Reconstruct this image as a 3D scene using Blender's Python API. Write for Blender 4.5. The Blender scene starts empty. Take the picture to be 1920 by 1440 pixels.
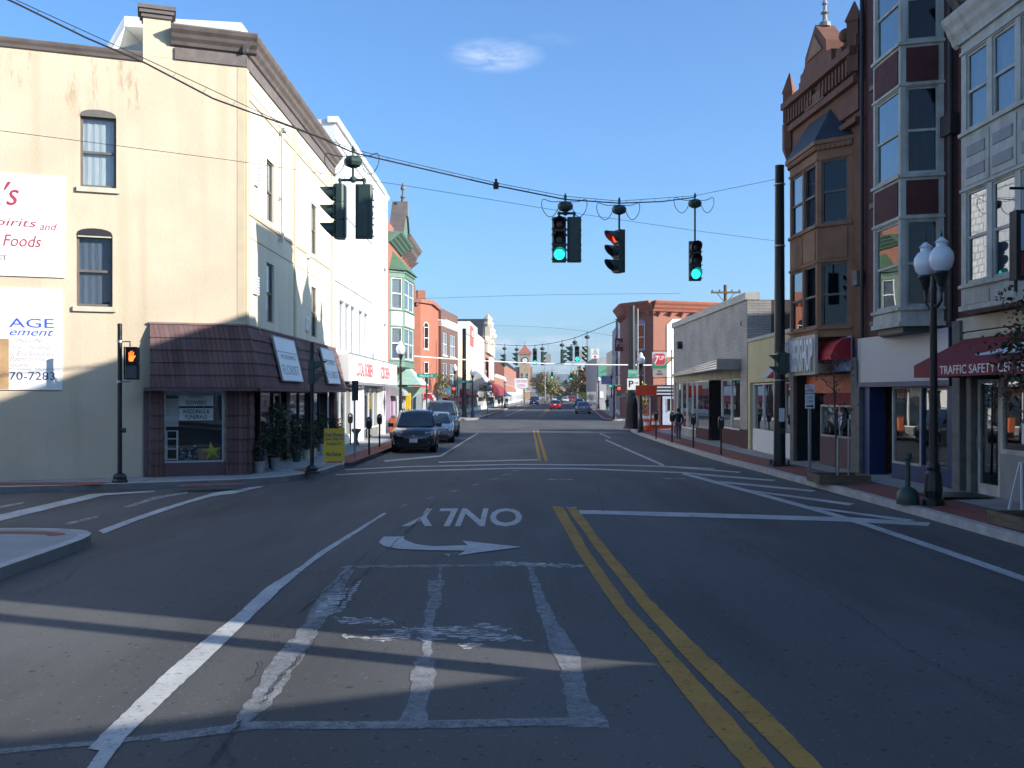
import bpy, math, random
from mathutils import Matrix, Vector
R = math.radians
random.seed(7)
SC = bpy.context.scene
COL = SC.collection
# ------------------------------------------------------------------ camera
F = 1850.0      # focal length in pixels of the 1920 px wide photograph
HZ = 740.0      # horizon row
EYE = 2.3       # height of the lens above the road
cam_d = bpy.data.cameras.new('camera'); cam = bpy.data.objects.new('camera', cam_d); COL.objects.link(cam)
cam.location = (0, 0, EYE); cam.rotation_euler = (R(90), 0, 0)
cam_d.sensor_width = 36; cam_d.lens = F / 1920 * 36; cam_d.shift_y = (HZ - 720) / 1920
cam_d.clip_start = 0.1; cam_d.clip_end = 12000
SC.camera = cam
# ------------------------------------------------------------------ sky and sun
SUN_EL = R(21); SUN_AZ = Vector((0.937, -0.350))
w = bpy.data.worlds.new('World'); SC.world = w; w.use_nodes = True
nt = w.node_tree; nt.nodes.clear()
out = nt.nodes.new('ShaderNodeOutputWorld'); bg = nt.nodes.new('ShaderNodeBackground')
sky = nt.nodes.new('ShaderNodeTexSky'); sky.sky_type = 'NISHITA'; sky.sun_disc = False
sky.sun_elevation = SUN_EL; sky.sun_rotation = math.atan2(SUN_AZ.x, SUN_AZ.y)
sky.altitude = 200; sky.air_density = 1.0; sky.dust_density = 2.0; sky.ozone_density = 3.0
bg.inputs['Strength'].default_value = 0.092
# thin clouds, placed by direction in the sky
tc = nt.nodes.new('ShaderNodeTexCoord')
def wn(t, **k):
    n = nt.nodes.new(t)
    for a, b in k.items(): setattr(n, a, b)
    return n
mp = wn('ShaderNodeMapping'); mp.inputs['Scale'].default_value = (6, 6, 26)
nz = wn('ShaderNodeTexNoise'); nz.inputs['Scale'].default_value = 3.0; nz.inputs['Detail'].default_value = 7; nz.inputs['Roughness'].default_value = .62
nt.links.new(tc.outputs['Generated'], mp.inputs['Vector']); nt.links.new(mp.outputs['Vector'], nz.inputs['Vector'])
def cloud_mask(px, py, rx, rz):
    d = Vector(((px-960)/F, 1, (HZ-py)/F)).normalized()
    s = wn('ShaderNodeVectorMath', operation='SUBTRACT'); s.inputs[1].default_value = d
    nt.links.new(tc.outputs['Generated'], s.inputs[0])
    m = wn('ShaderNodeVectorMath', operation='MULTIPLY'); m.inputs[1].default_value = (1/rx, 1/rx, 1/rz)
    nt.links.new(s.outputs[0], m.inputs[0])
    l = wn('ShaderNodeVectorMath', operation='LENGTH'); nt.links.new(m.outputs[0], l.inputs[0])
    r = wn('ShaderNodeMapRange'); r.inputs['From Min'].default_value = 0.1; r.inputs['From Max'].default_value = 1.0
    r.inputs['To Min'].default_value = 1; r.inputs['To Max'].default_value = 0
    nt.links.new(l.outputs['Value'], r.inputs['Value'])
    return r.outputs[0]
acc = None
for (px, py, rx, rz, k) in ((928, 104, .05, .017, .65), (1040, 72, .03, .006, .12), (985, 645, .17, .010, .55), (820, 633, .12, .006, .4), (1030, 690, .2, .014, .6), (1150, 640, .1, .006, .35), (1010, 606, .05, .004, .4)):
    mk = cloud_mask(px, py, rx, rz)
    a = wn('ShaderNodeMath', operation='MULTIPLY'); nt.links.new(mk, a.inputs[0]); a.inputs[1].default_value = k
    if acc is None: acc = a.outputs[0]
    else:
        b = wn('ShaderNodeMath', operation='MAXIMUM'); nt.links.new(acc, b.inputs[0]); nt.links.new(a.outputs[0], b.inputs[1]); acc = b.outputs[0]
ma = wn('ShaderNodeMath', operation='MULTIPLY'); nt.links.new(acc, ma.inputs[0])
cr = wn('ShaderNodeMapRange'); cr.inputs['From Min'].default_value = .38; cr.inputs['From Max'].default_value = .72
nt.links.new(nz.outputs['Fac'], cr.inputs['Value']); nt.links.new(cr.outputs[0], ma.inputs[1])
mx = wn('ShaderNodeMixRGB'); mx.inputs['Color2'].default_value = (8.5, 8.3, 8.6, 1)
tint = wn('ShaderNodeMixRGB', blend_type='MULTIPLY'); tint.inputs['Fac'].default_value = 1; tint.inputs['Color2'].default_value = (.81, 1.19, 1.54, 1)
nt.links.new(sky.outputs[0], tint.inputs['Color1'])
nt.links.new(ma.outputs[0], mx.inputs['Fac']); nt.links.new(tint.outputs[0], mx.inputs['Color1'])
nt.links.new(mx.outputs[0], bg.inputs['Color']); nt.links.new(bg.outputs[0], out.inputs['Surface'])
sd = bpy.data.lights.new('sun', 'SUN'); sun = bpy.data.objects.new('sun', sd); COL.objects.link(sun)
sd.energy = 5.0; sd.angle = R(0.5); sd.color = (1, .945, .86)
az = SUN_AZ.normalized(); sv = Vector((az.x*math.cos(SUN_EL), az.y*math.cos(SUN_EL), math.sin(SUN_EL)))
sun.rotation_euler = (-sv).to_track_quat('-Z', 'Y').to_euler(); sun.location = (60, -25, 40)
SC.view_settings.view_transform = 'Standard'; SC.view_settings.look = 'None'; SC.view_settings.gamma = 1
SC.view_settings.exposure = 0.95
SC.cycles.max_bounces = 6; SC.cycles.transparent_max_bounces = 12

# ------------------------------------------------------------------ helpers
def G(px, py, z=0.0):
    Y = (EYE-z)*F/(py-HZ)
    return ((px-960)/F*Y, Y)
def XZ(px, py, Y):
    return ((px-960)/F*Y, EYE+(HZ-py)/F*Y)
def zat(py, Y): return EYE+(HZ-py)/F*Y

def frame(P, Q, base=(0, 0, 0)):
    x = Vector((Q[0]-P[0], Q[1]-P[1], 0)).normalized(); z = Vector((0, 0, 1)); y = z.cross(x)
    M = Matrix.Identity(4)
    for i in range(3): M[i][0] = x[i]; M[i][1] = y[i]; M[i][2] = z[i]
    M[0][3] = P[0]-base[0]; M[1][3] = P[1]-base[1]; M[2][3] = (P[2] if len(P) > 2 else 0)-base[2]
    return M
def place(loc, rz=0): return Matrix.Translation(loc) @ Matrix.Rotation(rz, 4, 'Z')

class MB:
    def __init__(s, M=None):
        s.v = []; s.f = []; s.m = []; s.M = M or Matrix.Identity(4)
    def add(s, vs, fs, m=0):
        n = len(s.v); s.v += [tuple(s.M @ Vector(p)) for p in vs]
        for f in fs: s.f.append([i+n for i in f]); s.m.append(m)
        return s
    def quad(s, a, b, c, d, m=0): return s.add([a, b, c, d], [(0, 1, 2, 3)], m)
    def box(s, x0, x1, y0, y1, z0, z1, m=0):
        if x1 < x0: x0, x1 = x1, x0
        if y1 < y0: y0, y1 = y1, y0
        if z1 < z0: z0, z1 = z1, z0
        return s.hex([(x0, y0, z0), (x1, y0, z0), (x1, y1, z0), (x0, y1, z0), (x0, y0, z1), (x1, y0, z1), (x1, y1, z1), (x0, y1, z1)], m)
    def hex(s, p, m=0):
        return s.add(p, [(0, 3, 2, 1), (4, 5, 6, 7), (0, 1, 5, 4), (1, 2, 6, 5), (2, 3, 7, 6), (3, 0, 4, 7)], m)
    def bevbox(s, x0, x1, y0, y1, z0, z1, b, m=0):
        pts = [(x0+b, y0), (x1-b, y0), (x1, y0+b), (x1, y1-b), (x1-b, y1), (x0+b, y1), (x0, y1-b), (x0, y0+b)]
        return s.prismz(pts, z0, z1, m)
    def prismz(s, pts, z0, z1, m=0, z1b=None):
        n = len(pts); vs = [(x, y, z0) for x, y in pts]+[(x, y, z1) for x, y in pts]
        fs = [tuple(range(n-1, -1, -1)), tuple(range(n, 2*n))]+[(i, (i+1) % n, (i+1) % n+n, i+n) for i in range(n)]
        return s.add(vs, fs, m)
    def prismy(s, pts, y0, y1, m=0):      # outline in x,z seen from -y, anticlockwise
        n = len(pts); vs = [(x, y0, z) for x, z in pts]+[(x, y1, z) for x, z in pts]
        fs = [tuple(range(n)), tuple(range(2*n-1, n-1, -1))]+[(i, i+n, (i+1) % n+n, (i+1) % n) for i in range(n)]
        return s.add(vs, fs, m)
    def prismx(s, pts, x0, x1, m=0):      # profile in y,z
        n = len(pts); vs = [(x0, y, z) for y, z in pts]+[(x1, y, z) for y, z in pts]
        fs = [tuple(range(n-1, -1, -1)), tuple(range(n, 2*n))]+[(i, (i+1) % n, (i+1) % n+n, i+n) for i in range(n)]
        return s.add(vs, fs, m)
    def flat(s, pts, z, m=0): return s.add([(x, y, z) for x, y in pts], [tuple(range(len(pts)))], m)
    def cyl(s, p0, p1, r0, r1=None, n=10, m=0, caps=True):
        r1 = r0 if r1 is None else r1; p0 = Vector(p0); p1 = Vector(p1); d = (p1-p0).normalized()
        u = d.cross(Vector((0, 0, 1)) if abs(d.z) < .9 else Vector((1, 0, 0))).normalized(); w_ = d.cross(u)
        vs = [tuple(p0+(u*math.cos(2*math.pi*i/n)+w_*math.sin(2*math.pi*i/n))*r0) for i in range(n)]
        vs += [tuple(p1+(u*math.cos(2*math.pi*i/n)+w_*math.sin(2*math.pi*i/n))*r1) for i in range(n)]
        fs = [(i, i+n, (i+1) % n+n, (i+1) % n) for i in range(n)]
        if caps: fs += [tuple(range(n)), tuple(range(2*n-1, n-1, -1))]
        return s.add(vs, fs, m)
    def lathe(s, prof, c=(0, 0, 0), n=14, m=0):
        vs = []; k = len(prof)
        for r, z in prof:
            for i in range(n):
                a = 2*math.pi*i/n; vs.append((c[0]+r*math.cos(a), c[1]+r*math.sin(a), c[2]+z))
        fs = [(j*n+i, j*n+(i+1) % n, (j+1)*n+(i+1) % n, (j+1)*n+i) for j in range(k-1) for i in range(n)]
        fs += [tuple(range(n-1, -1, -1)), tuple(range((k-1)*n, k*n))]
        return s.add(vs, fs, m)
    def tube(s, pts, r, n=6, m=0, r2=None):
        pts = [Vector(p) for p in pts]; k = len(pts); vs = []
        for j, p in enumerate(pts):
            d = (pts[min(j+1, k-1)]-pts[max(j-1, 0)]).normalized()
            u = d.cross(Vector((0, 0, 1)) if abs(d.z) < .95 else Vector((1, 0, 0))).normalized(); w_ = d.cross(u)
            rr = r if r2 is None else r+(r2-r)*j/(k-1)
            vs += [tuple(p+(u*math.cos(2*math.pi*i/n)+w_*math.sin(2*math.pi*i/n))*rr) for i in range(n)]
        fs = [(j*n+i, (j+1)*n+i, (j+1)*n+(i+1) % n, j*n+(i+1) % n) for j in range(k-1) for i in range(n)]
        fs += [tuple(range(n)), tuple(range(k*n-1, (k-1)*n-1, -1))]
        return s.add(vs, fs, m)
    def ball(s, c, r, n=12, k=8, m=0, sc=(1, 1, 1)):
        prof = [(max(1e-3, math.sin(math.pi*j/k))*r, -math.cos(math.pi*j/k)*r) for j in range(k+1)]
        n0 = len(s.v); T = s.M; s.M = T @ Matrix.Translation(c) @ Matrix.Diagonal((*sc, 1)); s.lathe(prof, n=n, m=m); s.M = T
        return s
    def wall(s, a0, a1, z0, z1, y, ops, depth, m=0, mr=None):
        mr = m if mr is None else mr
        xs = sorted({a0, a1, *[v for o in ops for v in (o[0], o[1]) if a0 < v < a1]})
        zs = sorted({z0, z1, *[v for o in ops for v in (o[2], o[3]) if z0 < v < z1]})
        for i in range(len(xs)-1):
            for j in range(len(zs)-1):
                cx = (xs[i]+xs[i+1])/2; cz = (zs[j]+zs[j+1])/2
                if any(o[0] < cx < o[1] and o[2] < cz < o[3] for o in ops): continue
                s.quad((xs[i], y, zs[j]), (xs[i+1], y, zs[j]), (xs[i+1], y, zs[j+1]), (xs[i], y, zs[j+1]), m)
        for (b0, b1, c0, c1) in [o[:4] for o in ops]:
            yd = y+depth
            s.quad((b0, y, c0), (b0, yd, c0), (b0, yd, c1), (b0, y, c1), mr)
            s.quad((b1, y, c1), (b1, yd, c1), (b1, yd, c0), (b1, y, c0), mr)
            s.quad((b0, y, c1), (b0, yd, c1), (b1, yd, c1), (b1, y, c1), mr)
            s.quad((b0, y, c0), (b1, y, c0), (b1, yd, c0), (b0, yd, c0), mr)
        return s
    def build(s, name, mats, parent=None, smooth=False, label=None, **props):
        me = bpy.data.meshes.new(name); me.from_pydata(s.v, [], s.f); me.validate()
        if not isinstance(mats, (list, tuple)): mats = [mats]
        for mm in mats: me.materials.append(mm)
        if len(me.polygons) == len(s.m):
            me.polygons.foreach_set('material_index', s.m)
        if smooth:
            me.polygons.foreach_set('use_smooth', [True]*len(me.polygons))
            try: me.set_sharp_from_angle(angle=R(40))
            except Exception: pass
        o = bpy.data.objects.new(name, me); COL.objects.link(o)
        if parent is not None: o.parent = parent
        if label: o['label'] = label
        for a, b in props.items(): o[a] = b
        return o

def thing(name, label, cat, loc=(0, 0, 0), rz=0, group=None):
    o = bpy.data.objects.new(name, None); COL.objects.link(o); o.location = loc; o.rotation_euler = (0, 0, rz)
    o.empty_display_size = .3
    o['label'] = label; o['category'] = cat
    if group: o['group'] = group
    return o
def tag(o, label, cat, group=None):
    o['label'] = label; o['category'] = cat
    if group: o['group'] = group
    return o
def kids(o): return [c for c in COL.objects if c.parent == o]
def copy_tree(o, loc, rz=None, label=None, group=None):
    c = o.copy(); COL.objects.link(c); c.location = loc
    if rz is not None: c.rotation_euler = (0, 0, rz)
    if label: c['label'] = label
    if group: c['group'] = group
    def rec(a, b):
        for ch in kids(a):
            d = ch.copy(); COL.objects.link(d); d.parent = b; rec(ch, d)
    rec(o, c)
    return c
def struct(o, label=None):
    o['kind'] = 'structure'
    if label: o['label'] = label
    return o

def text(body, parent, mat, cx, y, cz, h=None, w=None, M=None, ext=.004, shear=0, align=None, bold=0, name='lettering', fit=True):
    c = bpy.data.curves.new('lettering', 'FONT'); c.body = body; c.size = 1; c.extrude = 0.01; c.shear = shear; c.offset = bold
    c.align_x = align or 'CENTER'; c.resolution_u = 3
    o = bpy.data.objects.new('tmp', c); COL.objects.link(o)
    dg = bpy.context.evaluated_depsgraph_get(); dg.update()
    me = bpy.data.meshes.new_from_object(o.evaluated_get(dg)); bpy.data.objects.remove(o)
    xs = [v.co.x for v in me.vertices]; ys = [v.co.y for v in me.vertices]
    x0, x1, y0, y1 = min(xs), max(xs), min(ys), max(ys)
    sy = h/(y1-y0) if h else None; sx = w/(x1-x0) if w else None
    sx = sx or sy; sy = sy or sx
    M = M or Matrix.Identity(4)
    for v in me.vertices:
        X = (v.co.x-(x0+x1)/2)*sx; Z = (v.co.y-(y0+y1)/2)*sy
        v.co = M @ Vector((cx+X, y-(v.co.z/.01+1)*ext/2, cz+Z))
    me.materials.clear(); me.materials.append(mat); me.name = name
    t = bpy.data.objects.new(name, me); COL.objects.link(t); t.parent = parent
    return t

# ------------------------------------------------------------------ materials
MATS = {}
def nodes(name):
    m = bpy.data.materials.new(name); m.use_nodes = True; t = m.node_tree
    return m, t, t.nodes['Principled BSDF']
def L(t, a, b): t.links.new(a, b)
def mat(name, col, rough=.7, var=.15, scale=4., bump=.0, bscale=40., metal=0., spec=.5, stretch=(1, 1, 1), col2=None, emit=None, es=0, streak=None, coat=0):
    m, t, p = nodes(name)
    tcn = t.nodes.new('ShaderNodeTexCoord'); mpn = t.nodes.new('ShaderNodeMapping'); mpn.inputs['Scale'].default_value = stretch
    L(t, tcn.outputs['Object'], mpn.inputs['Vector'])
    n = t.nodes.new('ShaderNodeTexNoise'); n.inputs['Scale'].default_value = scale; n.inputs['Detail'].default_value = 6; n.inputs['Roughness'].default_value = .6
    L(t, mpn.outputs[0], n.inputs['Vector'])
    r = t.nodes.new('ShaderNodeValToRGB'); r.color_ramp.elements[0].position = .3; r.color_ramp.elements[1].position = .7
    c2 = col2 or tuple(min(1, c*(1+var)) for c in col); c1 = tuple(c*(1-var) for c in col) if not col2 else col
    r.color_ramp.elements[0].color = (*c1, 1); r.color_ramp.elements[1].color = (*c2, 1)
    L(t, n.outputs['Fac'], r.inputs['Fac'])
    last = r.outputs[0]
    if streak:
        sc_, sd_, amt = streak
        n2 = t.nodes.new('ShaderNodeTexNoise'); n2.inputs['Scale'].default_value = 1.0; n2.inputs['Detail'].default_value = 5
        mp2 = t.nodes.new('ShaderNodeMapping'); mp2.inputs['Scale'].default_value = sc_
        L(t, tcn.outputs['Object'], mp2.inputs['Vector']); L(t, mp2.outputs[0], n2.inputs['Vector'])
        mr = t.nodes.new('ShaderNodeMapRange'); mr.inputs['From Min'].default_value = .5; mr.inputs['From Max'].default_value = .75; mr.inputs['To Max'].default_value = amt
        L(t, n2.outputs['Fac'], mr.inputs['Value'])
        mxn = t.nodes.new('ShaderNodeMixRGB'); mxn.inputs['Color2'].default_value = (*sd_, 1)
        L(t, mr.outputs[0], mxn.inputs['Fac']); L(t, last, mxn.inputs['Color1']); last = mxn.outputs[0]
    L(t, last, p.inputs['Base Color'])
    p.inputs['Roughness'].default_value = rough; p.inputs['Metallic'].default_value = metal; p.inputs['Specular IOR Level'].default_value = spec
    p.inputs['Coat Weight'].default_value = coat; p.inputs['Coat Roughness'].default_value = .04
    if bump:
        b = t.nodes.new('ShaderNodeBump'); b.inputs['Strength'].default_value = bump; b.inputs['Distance'].default_value = .02
        nb = t.nodes.new('ShaderNodeTexNoise'); nb.inputs['Scale'].default_value = bscale; nb.inputs['Detail'].default_value = 4
        L(t, mpn.outputs[0], nb.inputs['Vector']); L(t, nb.outputs['Fac'], b.inputs['Height']); L(t, b.outputs[0], p.inputs['Normal'])
    if emit:
        p.inputs['Emission Color'].default_value = (*emit, 1); p.inputs['Emission Strength'].default_value = es
    MATS[name] = m
    return m
def coursed(name, c1, c2, mortar, bw=.22, rh=.075, ms=.012, rough=.85, bump=.4, offset=.5, dirt=(.05, .03, .03), dirt_amt=.35, squash=1):
    m, t, p = nodes(name)
    tcn = t.nodes.new('ShaderNodeTexCoord'); sx = t.nodes.new('ShaderNodeSeparateXYZ'); L(t, tcn.outputs['Object'], sx.inputs[0])
    ad = t.nodes.new('ShaderNodeMath'); ad.operation = 'ADD'; L(t, sx.outputs['X'], ad.inputs[0]); L(t, sx.outputs['Y'], ad.inputs[1])
    cb = t.nodes.new('ShaderNodeCombineXYZ'); L(t, ad.outputs[0], cb.inputs['X']); L(t, sx.outputs['Z'], cb.inputs['Y'])
    br = t.nodes.new('ShaderNodeTexBrick'); L(t, cb.outputs[0], br.inputs['Vector'])
    br.inputs['Scale'].default_value = 1; br.inputs['Brick Width'].default_value = bw; br.inputs['Row Height'].default_value = rh
    br.inputs['Mortar Size'].default_value = ms; br.inputs['Mortar Smooth'].default_value = .3; br.offset = offset
    br.inputs['Color1'].default_value = (*c1, 1); br.inputs['Color2'].default_value = (*c2, 1); br.inputs['Mortar'].default_value = (*mortar, 1)
    n = t.nodes.new('ShaderNodeTexNoise'); n.inputs['Scale'].default_value = .7; n.inputs['Detail'].default_value = 6; L(t, tcn.outputs['Object'], n.inputs['Vector'])
    mr = t.nodes.new('ShaderNodeMapRange'); mr.inputs['From Min'].default_value = .42; mr.inputs['From Max'].default_value = .75; mr.inputs['To Max'].default_value = dirt_amt
    L(t, n.outputs['Fac'], mr.inputs['Value'])
    mxn = t.nodes.new('ShaderNodeMixRGB'); mxn.inputs['Color2'].default_value = (*dirt, 1)
    L(t, mr.outputs[0], mxn.inputs['Fac']); L(t, br.outputs['Color'], mxn.inputs['Color1']); L(t, mxn.outputs[0], p.inputs['Base Color'])
    b = t.nodes.new('ShaderNodeBump'); b.inputs['Strength'].default_value = bump; b.inputs['Distance'].default_value = .01; b.invert = True
    L(t, br.outputs['Fac'], b.inputs['Height']); L(t, b.outputs[0], p.inputs['Normal'])
    p.inputs['Roughness'].default_value = rough; MATS[name] = m
    return m
def glass(name, tint=(.6, .65, .65), fac=.12, rough=.01):
    m, t, p = nodes(name); t.nodes.remove(p); o = t.nodes['Material Output']
    tr = t.nodes.new('ShaderNodeBsdfTransparent'); tr.inputs[0].default_value = (*tint, 1)
    gl = t.nodes.new('ShaderNodeBsdfGlossy'); gl.inputs['Roughness'].default_value = rough; gl.inputs[0].default_value = (1, 1, 1, 1)
    fr = t.nodes.new('ShaderNodeLayerWeight'); fr.inputs['Blend'].default_value = .5
    pw = t.nodes.new('ShaderNodeMath'); pw.operation = 'POWER'; pw.inputs[1].default_value = 2.8; L(t, fr.outputs['Facing'], pw.inputs[0])
    ad = t.nodes.new('ShaderNodeMath'); ad.operation = 'ADD'; ad.inputs[1].default_value = fac+.035; ad.use_clamp = True; L(t, pw.outputs[0], ad.inputs[0])
    bp = t.nodes.new('ShaderNodeBump'); bp.inputs['Strength'].default_value = .05; bp.inputs['Distance'].default_value = .02
    nn = t.nodes.new('ShaderNodeTexNoise'); nn.inputs['Scale'].default_value = 1.3; nn.inputs['Detail'].default_value = 1
    tcn = t.nodes.new('ShaderNodeTexCoord'); L(t, tcn.outputs['Object'], nn.inputs['Vector']); L(t, nn.outputs['Fac'], bp.inputs['Height']); L(t, bp.outputs[0], gl.inputs['Normal'])
    ms = t.nodes.new('ShaderNodeMixShader'); L(t, ad.outputs[0], ms.inputs[0]); L(t, tr.outputs[0], ms.inputs[1]); L(t, gl.outputs[0], ms.inputs[2]); L(t, ms.outputs[0], o.inputs['Surface'])
    MATS[name] = m
    return m
def dark_glass(name, base=(.012, .016, .022), spec=1.0, rough=.03, ior=1.9):
    m, t, p = nodes(name); p.inputs['Roughness'].default_value = rough; p.inputs['IOR'].default_value = ior
    n = t.nodes.new('ShaderNodeTexNoise'); n.inputs['Scale'].default_value = .9; n.inputs['Detail'].default_value = 2
    r = t.nodes.new('ShaderNodeValToRGB'); r.color_ramp.elements[0].position = .35; r.color_ramp.elements[1].position = .65
    r.color_ramp.elements[0].color = (*base, 1); r.color_ramp.elements[1].color = (*[c*2.2 for c in base], 1)
    tcn = t.nodes.new('ShaderNodeTexCoord'); L(t, tcn.outputs['Object'], n.inputs['Vector']); L(t, n.outputs['Fac'], r.inputs['Fac']); L(t, r.outputs[0], p.inputs['Base Color'])
    bp = t.nodes.new('ShaderNodeBump'); bp.inputs['Strength'].default_value = .06; bp.inputs['Distance'].default_value = .02; L(t, n.outputs['Fac'], bp.inputs['Height']); L(t, bp.outputs[0], p.inputs['Normal'])
    MATS[name] = m
    return m
def glow(name, col, s):
    return mat(name, col, .3, 0, emit=col, es=s)

def asphalt(name, base, k=1):
    m, t, p = nodes(name); tcn = t.nodes.new('ShaderNodeTexCoord')
    def N(scale, detail=5, rough=.6, st=(1, 1, 1)):
        mpn = t.nodes.new('ShaderNodeMapping'); mpn.inputs['Scale'].default_value = st; L(t, tcn.outputs['Object'], mpn.inputs[0])
        n = t.nodes.new('ShaderNodeTexNoise'); n.inputs['Scale'].default_value = scale; n.inputs['Detail'].default_value = detail; n.inputs['Roughness'].default_value = rough
        L(t, mpn.outputs[0], n.inputs['Vector']); return n.outputs['Fac']
    def mixc(a, fac, col, lo, hi, amt):
        mr = t.nodes.new('ShaderNodeMapRange'); mr.inputs['From Min'].default_value = lo; mr.inputs['From Max'].default_value = hi; mr.inputs['To Max'].default_value = amt
        L(t, fac, mr.inputs['Value']); x = t.nodes.new('ShaderNodeMixRGB'); x.inputs['Color2'].default_value = (*col, 1)
        L(t, mr.outputs[0], x.inputs['Fac'])
        if isinstance(a, tuple): x.inputs['Color1'].default_value = (*a, 1)
        else: L(t, a, x.inputs['Color1'])
        return x.outputs[0]
    c = mixc(base, N(260, 3, .8), tuple(b*2.3 for b in base), .5, .75, .55)          # stone grain
    c = mixc(c, N(190, 3, .8), tuple(b*.35 for b in base), .52, .75, .6)
    c = mixc(c, N(55, 4, .75), tuple(b*2.0 for b in base), .52, .68, .6)
    c = mixc(c, N(34, 4, .8), tuple(b*.4 for b in base), .52, .70, .6)
    c = mixc(c, N(14, 5, .8), tuple(b*1.5 for b in base), .52, .72, .4)
    c = mixc(c, N(.5, 5, .6, (1, .35, 1)), tuple(b*1.45 for b in base), .45, .68, .7)       # worn lanes and patches
    c = mixc(c, N(.33, 5, .6, (1.6, .22, 1)), tuple(b*.55 for b in base), .48, .68, .7)
    c = mixc(c, N(7, 6, .75), tuple(b*.45 for b in base), .63, .72, .35)        # oil spots
    def pits(scale, col, keep, rad):
        v = t.nodes.new('ShaderNodeTexVoronoi'); v.inputs['Scale'].default_value = scale; L(t, tcn.outputs['Object'], v.inputs['Vector'])
        sp = t.nodes.new('ShaderNodeSeparateColor'); L(t, v.outputs['Color'], sp.inputs[0])
        a = t.nodes.new('ShaderNodeMath'); a.operation = 'LESS_THAN'; a.inputs[1].default_value = keep; L(t, sp.outputs[0], a.inputs[0])
        r1 = t.nodes.new('ShaderNodeMath'); r1.operation = 'MULTIPLY'; r1.inputs[1].default_value = rad; L(t, sp.outputs[1], r1.inputs[0])
        b_ = t.nodes.new('ShaderNodeMath'); b_.operation = 'LESS_THAN'; L(t, v.outputs['Distance'], b_.inputs[0]); L(t, r1.outputs[0], b_.inputs[1])
        m_ = t.nodes.new('ShaderNodeMath'); m_.operation = 'MULTIPLY'; L(t, a.outputs[0], m_.inputs[0]); L(t, b_.outputs[0], m_.inputs[1])
        return mixc(c, m_.outputs[0], col, 0, 1, .75)
    c = pits(4.5, tuple(b*.3 for b in base), .35, .16)
    c = pits(2.2, (.4, .4, .38), .12, .06)
    c = pits(13, tuple(b*.35 for b in base), .3, .3)
    c = pits(21, tuple(b*1.9 for b in base), .3, .3)
    L(t, c, p.inputs['Base Color']); p.inputs['Roughness'].default_value = .82; p.inputs['Specular IOR Level'].default_value = .35
    b = t.nodes.new('ShaderNodeBump'); b.inputs['Strength'].default_value = .55; b.inputs['Distance'].default_value = .006
    L(t, N(170, 3, .8), b.inputs['Height']); L(t, b.outputs[0], p.inputs['Normal'])
    MATS[name] = m
    return m
def worn_paint(name, col, under, lo=.42, hi=.6, scale=9., top=1.0, st=(1, 1, 1), grain=0):
    """paint worn through to whatever lies below it"""
    m, t, p = nodes(name); tcn = t.nodes.new('ShaderNodeTexCoord'); o = t.nodes['Material Output']
    mp_ = t.nodes.new('ShaderNodeMapping'); mp_.inputs['Scale'].default_value = st; L(t, tcn.outputs['Object'], mp_.inputs[0])
    n = t.nodes.new('ShaderNodeTexNoise'); n.inputs['Scale'].default_value = scale; n.inputs['Detail'].default_value = 10; n.inputs['Roughness'].default_value = .78
    L(t, mp_.outputs[0], n.inputs['Vector'])
    mr = t.nodes.new('ShaderNodeMapRange'); mr.inputs['From Min'].default_value = lo; mr.inputs['From Max'].default_value = hi; mr.inputs['To Max'].default_value = top; L(t, n.outputs['Fac'], mr.inputs['Value'])
    fac = mr.outputs[0]
    if grain:
        g = t.nodes.new('ShaderNodeTexNoise'); g.inputs['Scale'].default_value = 120; g.inputs['Detail'].default_value = 4; g.inputs['Roughness'].default_value = .8; L(t, tcn.outputs['Object'], g.inputs['Vector'])
        g2 = t.nodes.new('ShaderNodeMapRange'); g2.inputs['From Min'].default_value = .34; g2.inputs['From Max'].default_value = .56; g2.inputs['To Min'].default_value = 1-grain; L(t, g.outputs['Fac'], g2.inputs['Value'])
        mu = t.nodes.new('ShaderNodeMath'); mu.operation = 'MULTIPLY'; L(t, fac, mu.inputs[0]); L(t, g2.outputs[0], mu.inputs[1]); fac = mu.outputs[0]
    n2 = t.nodes.new('ShaderNodeTexNoise'); n2.inputs['Scale'].default_value = 1.5; n2.inputs['Detail'].default_value = 5; L(t, tcn.outputs['Object'], n2.inputs['Vector'])
    cc = t.nodes.new('ShaderNodeValToRGB'); cc.color_ramp.elements[0].position = .3; cc.color_ramp.elements[1].position = .7
    cc.color_ramp.elements[0].color = (*[c*.72 for c in col], 1); cc.color_ramp.elements[1].color = (*col, 1); L(t, n2.outputs['Fac'], cc.inputs['Fac'])
    L(t, cc.outputs[0], p.inputs['Base Color']); p.inputs['Roughness'].default_value = .8; p.inputs['Specular IOR Level'].default_value = .3
    tr = t.nodes.new('ShaderNodeBsdfTransparent'); ms = t.nodes.new('ShaderNodeMixShader'); L(t, fac, ms.inputs[0]); L(t, tr.outputs[0], ms.inputs[1]); L(t, p.outputs[0], ms.inputs[2]); L(t, ms.outputs[0], o.inputs['Surface'])
    MATS[name] = m
    return m

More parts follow.
